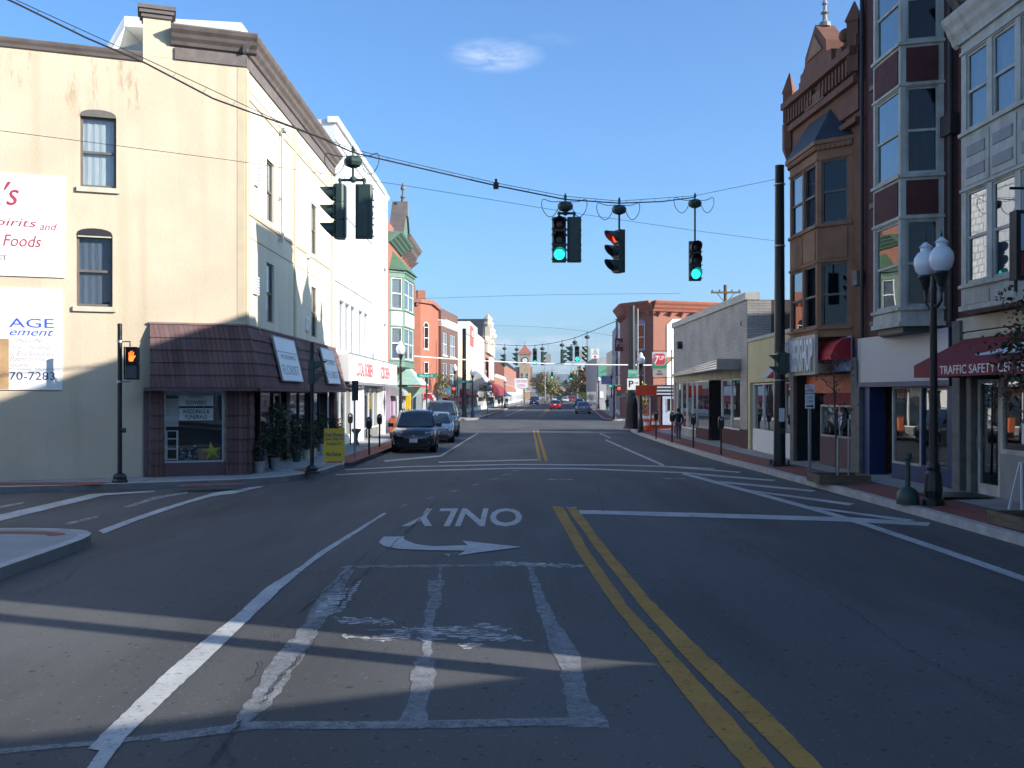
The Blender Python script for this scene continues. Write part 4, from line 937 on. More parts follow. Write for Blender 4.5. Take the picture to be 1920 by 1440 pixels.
mb = MB(M); mb.add([(2.2, -.5, 11.4), (6.6, -.5, 11.4), (6.6, .3, 11.4), (2.2, .3, 11.4), (4.4, -.5, 14.0), (4.4, .3, 14.0)], [(0, 1, 4), (2, 3, 5), (0, 4, 5, 3), (1, 2, 5, 4), (3, 2, 1, 0)]); mb.build('gable', m_green, root)
mb = MB(M)
for s_ in (-1, 1): mb.hex([(4.4, -.62, 14.0), (4.4+s_*2.2, -.62, 11.4), (4.4+s_*2.2, .3, 11.4), (4.4, .3, 14.0), (4.4, -.62, 14.15), (4.4+s_*2.38, -.62, 11.4), (4.4+s_*2.38, .3, 11.4), (4.4, .3, 14.15)])
mb.build('gable_trim', m_brown, root)
mb = MB(M); mb.box(4.15, 4.65, -.66, .0, 13.2, 14.1); mb.build('gable_block', m_stone, root)
mb = MB(M); mb.lathe([(.14, 0), (.1, .2), (.18, .3), (.07, .4), (.06, .7), (.16, .8), (.12, .95), (.01, 1.2)], (4.4, -.35, 14.1), 10); mb.build('finial', m_stone, root)
cornice(root, M, .1, 6.2, 11.0, 11.6, .8, m_green, brackets=0, steps=4, name='green_cornice')
window(root, M, 8.2, 9.2, 4.3, 6.3, m_gsky, m_framew, m_curt, sillm=m_wht, rec=-.03); window(root, M, 8.2, 9.2, 7.4, 9.3, m_gsky, m_framew, m_curt, sillm=m_wht, rec=-.03)
# lilac shop at street level
mb = MB(M); mb.box(.05, 3.0, -.12, .3, .1, 3.6); mb.build('lilac_shopfront', m_lilac, root)
mb = MB(M); mb.box(.4, 1.3, -.14, -.121, .15, 2.3); mb.build('lilac_door', mat('plum_door', (.18, .11, .17), .6), root)
awning(root, M, .1, 2.4, 2.75, 2.35, .9, m_bayg, val=.12, curved=True, name='small_awning')
so = MB(M).box(.2, 2.9, -.18, -.121, 2.85, 3.55).build('shop_sign', m_lilac, root)
text("Susie's", so, m_signw, 1.5, -.181, 3.2, h=.42, w=1.9, M=M)
mb = MB(M); mb.box(3.2, LG-.1, -.05, .3, .1, 3.6); mb.build('green_shopfront', m_green, root)
shopfront(root, M, 3.5, 7.4, .15, 2.6, y=-.12, n=3, fr=m_framew, gl=m_glass, ph=.5, pm=m_green)
shopfront(root, M, 7.8, 12.0, .15, 2.6, y=-.12, n=3, fr=m_framew, gl=m_glass, ph=.5, pm=m_wht)
mb = MB(M); tp = (6.6, -.3, 4.3)       # pale green pointed canopy
pts = [(3.9, -1.5, 2.9), (9.6, -1.5, 2.9), (9.6, -.02, 2.9), (3.9, -.02, 2.9)]
mb.add(pts+[tp], [(0, 1, 4), (1, 2, 4), (2, 3, 4), (3, 0, 4)]); mb.add([(x, y, 2.78) for x, y, z in pts]+[(5.8, -.7, 2.0)], [(1, 0, 4), (2, 1, 4), (3, 2, 4), (0, 3, 4)])
mb.build('pointed_canopy', mat('pale_green_canvas', (.33, .48, .41), .8), root)
mb = MB(M); mb.box(3.88, 9.62, -1.53, -1.5, 2.78, 2.9); mb.build('canopy_band', m_awnr, root)

# ------------------------------------------------------------------ far left block
def arcwin(root, M, a0, a1, z0, z1, gl, fr, m_arch, bk=None):
    o = window(root, M, a0, a1, z0, z1, gl, fr, bk, sill=True, rec=-.04, sillm=m_sill)
    n = 8; c = (a0+a1)/2; hw = (a1-a0)/2; arc = [(c+hw*math.cos(math.pi*(1-i/n)), z1+hw*math.sin(math.pi*i/n)) for i in range(n+1)]
    h = MB(M); h.prismy([(x, z) for x, z in arc], -.03, .01); h.build('arched_pane', m_glass, o)
    h = MB(M)
    for i in range(n):
        (xa, za), (xb, zb) = arc[i], arc[i+1]; k = 1.28; q = lambda x, z: (c+(x-c)*k, z1+(z-z1)*k)
        h.prismy([(xa, za), (xb, zb), q(xb, zb), q(xa, za)], -.07, -.001)
    h.build('arch', m_arch, o)
P = (-16.0, 86.9); Q = (-8.3, 89.7); Q2 = (-7.5, 91.2); Q3 = (-7.3, 97.9)
root = rootfor('orange_brick_building', 'orange painted brick corner building with arched windows and a small turret', P); b = (*P, 0)
M1 = frame(P, Q, b); L1 = math.hypot(Q[0]-P[0], Q[1]-P[1]); H = 11.0
mb = MB(); mb.prismz([loc2 for loc2 in [(p[0]-P[0], p[1]-P[1]) for p in (P, Q, Q2, Q3, (-16, 97.9))]], 0, H); mb.build('wall', m_orangep, root)
mb = MB(); mb.prismz([(p[0]-P[0], p[1]-P[1]) for p in ((-16.1, 86.6), (-8.2, 89.4), (-7.25, 91.1), (-7.05, 97.9), (-7.5, 97.9), (-8.6, 90), (-16, 87.2))], H-.35, H); mb.M = M1; 
for i in range(14): mb.box(.2+i*.58, .45+i*.58, -.2, .02, H-.62, H-.36)
mb.build('cornice', m_orange, root)
mb = MB(M1); mb.box(0.2, L1-.1, .05, .3, H, H+.6); mb.box(L1-1.6, L1-.5, -.05, .5, H, H+1.25); mb.box(L1-.3, L1+.45, -.02, .6, H, H+.8); mb.build('parapet', m_orange, root)
arcwin(root, M1, L1-3.95, L1-2.95, 6.5, 8.6, m_gsky, m_framew, m_orangep, m_curt); arcwin(root, M1, 1.2, 2.2, 6.5, 8.6, m_gsky, m_framew, m_orangep, m_curt)
for a in (L1-3.95, 1.2):
    window(root, M1, a, a+1.0, 3.2, 5.3, m_gsky, m_framew, m_curt, rec=-.04); mb = MB(M1); mb.box(a-.2, a+1.2, -.05, 0, 5.4, 5.75); mb.build('lintel', m_sill, root)
M2 = frame(Q, Q2, b); arcwin(root, M2, .45, 1.2, 6.5, 8.5, m_gsky, m_framew, m_sill, m_curt); window(root, M2, .45, 1.2, 3.2, 5.3, m_gsky, m_framew, m_int, rec=-.04)
mb = MB(M1); mb.box(-.05, L1+.1, -.15, 0, .1, 2.4); mb.build('ground_floor', m_stone, root)
for k in range(3): shopfront(root, M1, .6+k*2.6, 2.7+k*2.6, .15, 2.2, y=-.2, n=2, fr=m_framew, gl=m_glass, ph=.4)

P, Q = (-7.05, 98), (-5.95, 108.2)
root = rootfor('brown_brick_building', 'three storey brown brick building with a white cornice and maroon awning', P); b = (*P, 0)
M = frame(P, Q, b); Lb = math.hypot(Q[0]-P[0], Q[1]-P[1]); Ms = frame((P[0]-9, P[1]), P, b)
mb = MB(M); shell(mb, Lb, 10.9, 9, [(1.0, 3.6, 6.3, 8.6), (5.2, 8.6, 6.3, 8.6), (1.0, 3.6, 3.4, 5.5), (5.2, 8.6, 3.4, 5.5)], .15, 0); mb.build('wall', m_brownb, root)
for (a, c) in ((1.0, 3.6), (5.2, 8.6)):
    for z0, z1 in ((6.3, 8.6), (3.4, 5.5)): window(root, M, a, c, z0, z1, m_gsky, m_framew, m_curt, mull=2, sillm=m_wht, sill=z0 > 5)
cornice(root, M, -.15, Lb+.15, 9.1, 9.75, .55, m_wht); cornice(root, Ms, 0, 9.1, 9.1, 9.75, .55, m_wht)
window(root, Ms, 7.2, 8.6, 7.5, 8.7, m_gsky, m_framew, m_curt, rec=-.04, rail=0)
mb = MB(M); mb.box(-.03, Lb, -.18, -.002, 2.0, 3.2); mb.M = Ms; mb.box(6.5, 9.17, -.18, -.002, .1, 3.2); mb.build('white_band', m_wht, root)
shopfront(root, M, .4, 4.6, .15, 2.0, y=-.08, n=3, fr=m_dark, gl=m_glass, ph=.4); shopfront(root, M, 5.2, 9.8, .15, 2.0, y=-.08, n=3, fr=m_dark, gl=m_glass, ph=.4)
awning(root, M, .4, 9.9, 2.3, 1.55, 1.3, m_awn, val=.2)

def rowb(name, lab, P, Q, H, m, rows=(), n=3, side=True, gl=None, fr=None, corn=None, shop=m_framew, awn=None, depth=14, sidewin=0, shoph=2.9, awnc=False, proj=.4, sill=True, bk=None, base=None):
    root = rootfor(name, lab, P); b = (*P, 0); M = frame(P, Q, b); L_ = math.hypot(Q[0]-P[0], Q[1]-P[1])
    ops = []; g = L_/n
    for (z0, z1) in rows:
        for k in range(n): ops.append((g*(k+.28), g*(k+.72), z0, z1))
    mb = MB(M); shell(mb, L_, H, depth, ops, .12, 0, z0=shoph); mb.box(0, L_, .32, depth, 0, shoph-.02); mb.build('wall', m, root)
    for o_ in ops: window(root, M, *o_, gl or m_glass, fr or m_framew, bk, sill=sill)
    if corn: cornice(root, M, -.05, L_+.05, H-.5, H+.05, proj, corn)
    mb = MB(M); mb.box(0, L_, -.03, .31, shoph-.6, shoph); mb.box(0, .3, -.03, .31, 0, shoph-.6); mb.box(L_-.3, L_, -.03, .31, 0, shoph-.6); mb.box(.3, L_-.3, .2, .31, 0, shoph-.6, 0); mb.build('shop_surround', shop, root)
    shopfront(root, M, .35, L_-.35, .15, shoph-.62, y=.1, n=max(2, int(L_/1.6)), fr=shop, gl=m_glass, ph=.4, pm=base or shop)
    if awn: awning(root, M, .4, L_-.4, awn[1], awn[2], awn[3], awn[0], curved=awnc)
    return root, M, L_
gray = mat('grey_render', (.33, .33, .34), .8); mcr = mat('cream_brick_paint', (.62, .55, .38), .8); mter = mat('terracotta_panel', (.33, .09, .06), .8)
rowb('white_gabled_shop', 'cream two storey shop next to the brown brick building', (-5.9, 108.4), (-5.3, 122), 8.2, mcr, [(4.5, 6.3)], 4, awn=(m_awn, 3.0, 2.2, 1.2))
r_, M, L_ = rowb('white_panel_building', 'white fronted building with a brick red upper panel and grey rounded awning', (-5.25, 122.2), (-4.75, 135), 11.4, m_wht, [(5.6, 8.0)], 3, awn=(gray, 5.4, 3.0, 2.0), awnc=True)
mb = MB(M); mb.box(.5, 6, -.06, -.003, 8.4, 11.0); mb.build('brick_panel', mter, r_); mb = MB(M); mb.box(2.6, 4.0, -.09, -.061, 9.6, 10.4); mb.build('white_sign', m_signw, r_)
rowb('white_narrow_building', 'narrow tall white building right of the red panel building', (-4.7, 135.2), (-4.2, 150), 10.6, m_wmetal, [(4.5, 6.3), (7.2, 9.0)], 4, awn=(gray, 3.2, 2.2, 1.4), awnc=True)
r_, M, L_ = rowb('ornate_theatre', 'dark roofed building with an ornate white figure topped front and maroon awning', (-4.1, 150.5), (-3.3, 176), 11.2, m_orange, [(6.0, 8.0)], 5, corn=m_wht, awn=(m_awn, 4.2, 2.4, 2.2), awnc=True)
mb = MB(M); mb.prismy([(0, 11.2), (9, 11.2), (4.5, 14.2)], .4, 12); mb.build('dark_roof', m_slate, r_)
mb = MB(M)
for a, h, w2 in ((6, 14.2, 1.4), (16, 13.0, 1.2)): mb.box(a-w2, a+w2, -.5, .3, 8.8, h-1.2); mb.lathe([(.8, 0), (1.0, .5), (.6, .9), (.75, 1.3), (.3, 1.8), (.05, 2.1)], (a, -.1, h-1.2), 8)
mb.box(1, 24, -.35, -.001, 8.8, 10.4); mb.build('ornate_parapet', m_sill, r_)
mb = MB(M); mb.box(3, 9.0, -.9, -.4, 4.6, 8.2); so = mb.build('upright_sign', m_signw, r_)
rowb('low_brick_shop', 'low reddish brick shop with a blue awning left of the clock tower', (-3.2, 178), (-1.8, 212), 6.0, m_orange, (), 5, corn=m_wht, awn=(m_blue, 3.4, 2.2, 1.5))
rowb('red_brick_hall', 'broad red brick hall in front of the clock tower', (-1.7, 214), (1.2, 290), 9.4, m_orange, [(4.6, 6.8)], 12, corn=m_slate)
rowb('pale_far_shop', 'pale far shop with a white and red sign before it', (1.4, 292), (4.0, 385), 6.5, m_wht, (), 8)
# clock tower
root = thing('clock_tower', 'tan clock tower with a red pyramid roof at the far end of the street', 'tower', (5.2, 398, 0)); mtan = coursed('tan_brick', (.42, .30, .17), (.38, .26, .14), (.3, .22, .14), .6, .2, .02)
mb = MB(); mb.box(-2.2, 2.2, 0, 4.4, 0, 18.6); mb.build('tower_wall', mtan, root)
mb = MB(); mb.box(-2.7, 2.7, -.5, 4.9, 18.6, 19.1); mb.build('tower_cornice', m_bayg, root)
mb = MB(); mb.add([(-2.9, -.7, 19.1), (2.9, -.7, 19.1), (2.9, 5.1, 19.1), (-2.9, 5.1, 19.1), (0, 2.2, 22.4)], [(0, 1, 4), (1, 2, 4), (2, 3, 4), (3, 0, 4), (3, 2, 1, 0)]); r_ = mb.build('tower_roof', mter, root); MB().cyl((-.1, 2.2, 22.2), (-.1, 2.2, 24.3), .1, .03).build('spire', m_dark, r_)
mb = MB(); mb.cyl((0, -.15, 16.1), (0, 0, 16.1), 1.0, n=20); o = mb.build('clock_face', m_signw, root); mb = MB(); mb.box(-.06, .06, -.2, -.16, 16.1, 17.0); mb.box(-.05, .6, -.2, -.16, 16.05, 16.17); mb.build('clock_hands', m_black, o)
mb = MB(); mb.cyl((0, -.08, 16.1), (0, -.0, 16.1), 1.5, n=20); mb.build('clock_surround', m_dark, root)
for x in (-1.1, .9): window(root, frame((5.2-2.2, 398), (5.2+2.2, 398), (5.2, 398, 0)), 2.2+x-.5, 2.2+x+.5, 8.4, 11.0, m_glass, m_framew, sill=False, rec=-.05)
mb = MB(); mb.box(-4, 3, 1.0, 14, 0, 13.5); mb.build('tower_wing', m_orange, root)

# ------------------------------------------------------------------ far right block
P0_, P1_, P2_, P3_ = (10.5, 96), (10.35, 89.0), (12.35, 86.2), (40, 96.4)
root = rootfor('orange_corner_building', 'orange and maroon brick corner building with bracketed cornice and white window surrounds', P2_); b = (*P2_, 0)
mb = MB(); mb.prismz([(p[0]-P2_[0], p[1]-P2_[1]) for p in (P0_, P1_, P2_, P3_, (40, 108), (16, 108))], 0, 10.1); mb.build('wall', m_orange, root)
for (A_, B_, nb) in ((P0_, P1_, 4), (P1_, P2_, 3), (P2_, P3_, 26)):
    Mx = frame(A_, B_, b); Lx = math.hypot(B_[0]-A_[0], B_[1]-A_[1]); cornice(root, Mx, -.1, Lx+.1, 9.5, 10.5, .7, m_orangep, brackets=nb)
Mx = frame(P1_, P2_, b); Lx = 3.44
for z0, z1 in ((6.3, 8.5), (2.9, 5.1)):
    o = window(root, Mx, 1.3, 2.4, z0, z1, m_gsky, m_framew, m_curt, rec=-.05, sillm=m_bayg); mb = MB(Mx); mb.prismy([(1.2, z1), (2.5, z1), (2.4, z1+.3), (1.85, z1+.45), (1.3, z1+.3)], -.05, 0); mb.build('hood', m_lilac, o)
My = frame(P2_, P3_, b)
for k in range(5):
    for z0, z1 in ((6.2, 8.2), (2.7, 4.7)):
        a = 2.2+k*5.0; mb = MB(My); mb.prismy([(a-.9, z0-.6), (a+2.1, z0-.6), (a+2.1, z1+.2), (a+1.5, z1+.75), (a-.3, z1+.75), (a-.9, z1+.2)], -.08, -.002); o = mb.build('window_surround', m_wht, root)
        window(root, My, a+.1, a+1.1, z0, z1, m_gsky, m_framew, m_curt, rec=-.12, sillm=m_wht)
mb = MB(Mx); mb.box(.0, Lx, -.12, -.002, 2.05, 2.4); mb.M = frame(P0_, P1_, b); mb.box(0, 7, -.12, -.002, 2.05, 2.4); mb.build('shop_cornice', m_bayg, root)
shopfront(root, Mx, .3, Lx-.3, .15, 2.0, y=-.1, n=2, fr=m_framew, gl=m_glass, ph=.4); shopfront(root, My, .6, 7, .15, 2.1, y=-.1, n=4, fr=m_framew, gl=m_glass, ph=.4)
mdk = coursed('dark_brick', (.07, .05, .055), (.05, .04, .045), (.05, .045, .045), .21, .075, .01)  # near-black brick for the far row and the beige shop's body
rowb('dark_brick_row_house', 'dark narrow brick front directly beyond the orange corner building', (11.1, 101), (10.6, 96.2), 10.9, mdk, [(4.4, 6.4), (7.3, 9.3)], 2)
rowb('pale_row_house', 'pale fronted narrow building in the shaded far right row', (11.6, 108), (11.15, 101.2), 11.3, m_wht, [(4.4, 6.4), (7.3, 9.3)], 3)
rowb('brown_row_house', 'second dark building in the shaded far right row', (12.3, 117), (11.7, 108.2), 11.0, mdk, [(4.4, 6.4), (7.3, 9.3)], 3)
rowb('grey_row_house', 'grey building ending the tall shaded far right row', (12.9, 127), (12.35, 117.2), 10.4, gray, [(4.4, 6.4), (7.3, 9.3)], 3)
rowb('cream_low_shop', 'cream low shop next beyond the tall shaded row', (13.0, 136), (12.9, 127.3), 8.0, mcr, [(4.4, 6.0)], 3)
P = (12.9, 150); root = rootfor('green_sign_building', 'grey box building with a large green panel facing down the street', P); 
mb = MB(); mb.box(0, 9, 0, 22, 0, 8.0); mb.build('wall', gray, root); mb = MB(); mb.box(.2, 1.95, -.12, -.002, 5.0, 6.8); mb.build('green_panel', mat('green_sign_panel', (.10, .30, .20), .6), root)
mb = MB(); mb.hex([(.7, -.15, 5.6), (1.4, -.15, 5.95), (1.4, -.125, 5.95), (.7, -.125, 5.6), (.65, -.15, 5.7), (1.45, -.15, 6.1), (1.45, -.125, 6.1), (.65, -.125, 5.7)]); mb.build('panel_emblem', m_inkg, root)
for k in range(3): shopfront(root, place((0, 20-k*6.5, 0), R(-90)), 0, 6, .15, 2.8, y=-.02, n=3, fr=m_framew, gl=m_glass)
rowb('far_brick_shop', 'far brick shop beyond the green panel building', (16.2, 185), (14.9, 163), 6.5, m_brownb, [(4.0, 5.4)], 6)
rowb('far_pale_shop', 'far pale shop second beyond the green panel building', (19.8, 240), (16.4, 187), 5.5, m_wht, (), 6)
# ================================================================== RIGHT near block
ZB = .22
# beige roman brick shop
P, Q = (8.9, 54.4), (9.05, 37.9)
root = rootfor('beige_brick_shop', 'long single storey beige brick shop with wide plate windows and a thin metal canopy', P); b = (*P, 0)
M = frame(P, Q, b); Lb = math.hypot(Q[0]-P[0], Q[1]-P[1]); H = 5.95
op = [(.5, 15.3, ZB, 3.0)]
mb = MB(M); mb.wall(0, Lb, ZB-.2, H, 0, op, .3); mb.quad((Lb, 0, 0), (Lb, .4, 0), (Lb, .4, H), (Lb, 0, H)); mb.quad((0, .4, 0), (0, 0, 0), (0, 0, H), (0, .4, H)); mb.build('front_wall', m_beige, root)
mb = MB(M); mb.box(0, Lb-.004, .4, 14, 3.05, H); mb.box(0, Lb-.004, 2.6, 14, 0, 3.04); mb.box(0, .4, .3, 2.6, 0, 3.04); mb.box(15.4, Lb-.004, .3, 2.6, 0, 3.04); mb.build('body', mdk, root)
mb = MB(M); mb.box(-.05, Lb+.05, -.1, .45, H, H+.28); mb.build('coping', m_bayw, root)
mb = MB(M); mb.box(Lb-.001, Lb+.03, -.02, .9, 0, H-.01); mb.build('return_pier', m_beige, root)
mb = MB(M); mb.box(.45, 15.35, -.02, .3, 2.95, 3.28); fo = mb.build('sign_band', mat('stained_band', (.34, .31, .24), .85, .3, 2), root)
text('CAREY AND SONS', fo, mat('ghost_lettering', (.48, .45, .38), .9), 6.5, -.021, 3.1, h=.2, w=9, M=M)
mb = MB(M); mb.hex([(.2, -.1, 3.30), (15.45, -.95, 3.30), (15.45, 0, 3.30), (.2, 0, 3.30), (.2, -.1, 3.42), (15.45, -.95, 3.72), (15.45, 0, 3.72), (.2, 0, 3.42)])
co = mb.build('canopy', m_grey, root); mb = MB(M)
for k in range(4): mb.hex([(.2, -.12, 3.32+k*.02), (15.46, -.97, 3.34+k*.1), (15.46, -.95, 3.34+k*.1), (.2, -.1, 3.32+k*.02), (.2, -.12, 3.33+k*.02), (15.46, -.97, 3.38+k*.1), (15.46, -.95, 3.38+k*.1), (.2, -.1, 3.33+k*.02)])
mb.build('canopy_ribs', m_chrome, co)
MB(M).box(15.3, Lb+.032, -.03, -.001, .1, .95).build('brick_base', m_maroon, root); MB(M).box(.3, .5, -.03, -.001, .1, .6).build('brick_base', m_maroon, root)
# recessed plate windows: near bay, entrance, far bays
shopfront(root, M, 11.6, 15.28, ZB, 2.95, y=.12, n=2, fr=m_framew, gl=m_gshop, ph=.65, pm=m_maroon, back=m_int)
shopfront(root, M, 6.6, 9.6, ZB, 2.95, y=.0, n=1, fr=m_chrome, gl=m_gshop, ph=.5, pm=m_maroon, back=m_int)
shopfront(root, M, .55, 6.4, ZB, 2.95, y=.12, n=4, fr=m_framew, gl=m_gshop, ph=.35, pm=m_beige, back=m_int)
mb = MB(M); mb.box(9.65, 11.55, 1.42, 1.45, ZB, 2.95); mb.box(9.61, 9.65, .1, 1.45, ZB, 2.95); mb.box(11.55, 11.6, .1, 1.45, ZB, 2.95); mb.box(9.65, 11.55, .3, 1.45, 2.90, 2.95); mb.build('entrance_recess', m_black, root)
door(root, M, 10.1, 11.1, ZB, 2.7, m_grey, y=1.36)
mb = MB(M); mb.box(Lb-1.1, Lb-.95, -.012, -.001, 5.0, 5.2); mb.build('wall_vent', m_black, root)
mb = MB(M); mb.cyl((2.6, -.25, 4.9), (2.6, 0, 4.9), .2, n=12); mb.build('bell_box', m_dark, root)
# yellow shop
P, Q = (9.05, 37.85), (8.95, 31.45)
root = rootfor('yellow_shop', 'low pale yellow rendered shop between the beige shop and the barber', P); b = (*P, 0)
M = frame(P, Q, b); Lb = math.hypot(Q[0]-P[0], Q[1]-P[1]); H = 4.3
mb = MB(M); mb.wall(0, Lb, 0, H, 0, [(.35, 6.2, ZB, 2.75)], .3); mb.box(0, Lb, .4, 13, 2.8, H-.01); mb.box(0, Lb, 2.2, 13, 0, 2.79); mb.build('wall', m_yell, root)
mb = MB(M); mb.box(-.02, Lb, -.06, .45, H, H+.12); mb.build('coping', m_bayw, root)
shopfront(root, M, .4, 3.6, ZB, 2.72, y=.15, n=2, fr=m_framew, gl=m_gshop, ph=.75, pm=m_signw); shopfront(root, M, 4.9, 6.15, ZB, 2.72, y=.15, n=1, fr=m_framew, gl=m_gshop, ph=.75, pm=m_signw)
door(root, M, 3.7, 4.8, ZB, 2.7, m_framew, y=.25)
mb = MB(M); n = 6
for i in range(n):
    a0 = math.pi*i/n; a1 = math.pi*(i+1)/n
    mb.add([(5.3-.75*math.cos(a0), -.02, 2.85+.75*math.sin(a0)), (5.3-.75*math.cos(a1), -.02, 2.85+.75*math.sin(a1)), (5.3-.75*math.cos(a1), -.75*math.sin(a1)-.02, 2.85), (5.3-.75*math.cos(a0), -.75*math.sin(a0)-.02, 2.85)], [(0, 1, 2, 3)], i % 2)
mb.build('shell_awning', [m_awnr, m_fascia], root)

# barber building, brown sandstone with tan bay
P, Q = (8.95, 31.4), (9.3, 26.25)
root = rootfor('barber_building', 'ornate brown sandstone building with a tan bay and pointed parapet over the barbershop', P); b = (*P, 0)
M = frame(P, Q, b); Lb = math.hypot(Q[0]-P[0], Q[1]-P[1]); H = 10.6
mb = MB(M); mb.wall(0, Lb, 3.2, H, 0, [], .2); mb.box(0, Lb, .02, 14, 3.2, H-.01); mb.box(0, Lb, .9, 14, 0, 3.19); mb.box(.01, Lb-.01, .55, 26, 10.0, 11.4); mb.box(.01, Lb-.01, 14.0, 26, 0, 10.0); mb.box(0, .35, -.02, .9, 0, 3.19); mb.box(Lb-.4, Lb, -.02, .9, 0, 3.19); mb.build('wall', m_sand, root)  # rear block added out of view to shade the beige shop's end
MB(M).box(Lb-.42, Lb-.0, -.12, -.021, .1, 3.3).build('stone_pier', m_stone, root); MB(M).box(-.02, .3, -.1, -.021, .1, 3.3).build('stone_pier', m_stone, root)
bp = [(8.98, 30.9), (8.42, 29.9), (8.52, 27.55), (9.26, 26.85)]
bay(root, bp, 3.9, 9.25, [(4.2, 5.95), (7.05, 8.8)], [1, 2, 1], m_sandl, m_sandl, m_gsky, m_frame, base=b, backs=[m_int, m_int, m_int, m_int, m_blind, m_curt], post=.13)
lo = [(p[0]-b[0], p[1]-b[1]) for p in ((9.0, 31.1), (8.3, 30.0), (8.4, 27.45), (9.3, 26.7))]
mb = MB(); mb.add([(x, y, 9.36) for x, y in lo]+[(.1, -1.6, 10.6), (.22, -3.2, 10.6)], [(0, 1, 4), (1, 2, 5, 4), (2, 3, 5), (3, 2, 1, 0)]); mb.build('slate_bay_roof', m_slate, root)
mb = MB(); mb.prismz(lo, 9.252, 9.36)
Mf = frame(bp[1], bp[2], b); 
for k in range(16): mb.M = Mf; mb.box(.05+k*.145, .12+k*.145, -.09, 0, 9.1, 9.2)
mb.M = frame(bp[2], bp[3], b)
for k in range(7): mb.box(.05+k*.145, .12+k*.145, -.09, 0, 9.1, 9.2)
mb.build('bay_cornice', m_sandl, root)
mb = MB(M); T = 10.6
mb.box(-.05, Lb+.05, -.25, .5, T, T+.18); mb.box(-.02, Lb+.02, -.18, .5, T+.18, T+.75)
mb.box(-.1, Lb+.1, -.38, .5, T+.75, T+.95); mb.box(.0, Lb, -.1, .4, 9.9, T); mb.box(-.06, Lb+.06, -.2, .3, 9.55, 9.7)
for k in range(22):
    if not 9.5 < k < 11.5: mb.box(.1+k*.235, .2+k*.235, -.3, -.18, T+.25, T+.68)
mb.build('parapet', m_sand, root)
mb = MB(M); mb.prismy([(1.5, T+.95), (3.9, T+.95), (3.9, T+1.35), (3.55, T+1.4), (3.5, T+1.75), (2.7, T+2.45), (1.9, T+1.75), (1.85, T+1.4), (1.5, T+1.35)], -.32, .25); g_ = mb.build('pediment', m_sand, root)
mb = MB(M); mb.prismy([(2.1, T+1.55), (3.3, T+1.55), (2.7, T+2.15)], -.36, -.321); mb.build('pediment_relief', m_sandl, g_)
mb = MB(M); mb.lathe([(.16, 0), (.16, .12), (.07, .18), (.06, .35), (.13, .4), (.05, .48), (.05, .62), (.09, .66), (.01, .85)], (2.7, -.03, T+2.4), 10); mb.build('finial', m_bayg, g_)
for a, rr in ((4.15, .2), (1.3, .15), (5.1, .16)):
    mb = MB(M); mb.box(a-.2, a+.2, -.22, .2, T+.95, T+1.25); mb.lathe([(.06, 0), (.09, .1), (.05, .2)], (a, 0, T+1.25), 8); mb.ball((a, 0, T+1.42+rr), rr); mb.build('ball_finial', m_sand, root)
MB(M).lathe([(.22, 0), (.22, .9), (.26, .95), (.02, 1.6)], (.1, -.15, T+.3), 4).build('turret', m_sand, root); MB(M).lathe([(.22, 0), (.22, 1.3), (.28, 1.35), (.02, 1.9)], (Lb-.1, -.15, T+.3), 4).build('turret', m_sand, root); MB(M).lathe([(.02, -.5), (.2, 0), (.2, .8)], (.0, -.15, T-.5), 6).build('corbel', m_sand, root)
mb = MB(M); mb.box(1.7, 3.2, -.27, -.251, T+.2, T+.5); o = mb.build('name_stone', m_sandl, root); text('ARNOLD', o, m_dark, 2.45, -.272, T+.35, h=.2, w=1.1, M=M)
# barber ground floor
mb = MB(M); mb.box(.36, Lb-.41, .86, .89, .2, 2.9); mb.box(.351, .358, -.0, .88, .2, 2.9); mb.build('entry_shade_panel', m_int, root)  # near-black panels, the shade inside the entry put into their colour
mb = MB(M); mb.box(.36, Lb-.41, -.06, .9, 2.92, 3.2); mb.build('shop_beam', m_dark, root)
mb = MB(M); mb.box(.4, Lb-.45, .28, .34, 2.35, 2.9); bb = mb.build('lit_shop_panel', m_oran, root)
mb = MB(M); mb.box(2.0, Lb-.5, .2, .275, 2.0, 2.34); mb.build('red_panel', m_awn, root)
door(root, M, .5, 1.7, ZB, 2.3, m_dark, y=.7); 
o = shopfront(root, M, 1.9, Lb-.45, ZB, 2.0, y=.2, n=2, fr=m_grey, gl=m_gshop, ph=.85, pm=m_mauve)
# shield emblem on the barber's glass
mb = MB(M); cx, cz, rw, rh = 3.35, 1.62, .42, .26
mb.add([(cx+.46*math.cos(i*math.pi/10), .168, cz+.34*math.sin(i*math.pi/10)) for i in range(20)], [tuple(range(20))], 0)
mb.add([(cx-.15, .164, cz+.2), (cx-.15, .164, cz-.08), (cx-.02, .164, cz-.24), (cx+.12, .164, cz-.08), (cx+.12, .164, cz+.2)], [(0, 1, 2, 3, 4)], 1)
for i, mt in enumerate((2, 3, 2)):
    z = cz-.1+i*.1; mb.add([(cx-.14, .161, z-.02), (cx+.11, .161, z+.08), (cx+.11, .161, z+.12), (cx-.14, .161, z+.03)], [(0, 1, 2, 3)], mt)
em = mb.build('window_emblem', [m_navycl, m_signw, m_red, m_blu], o)
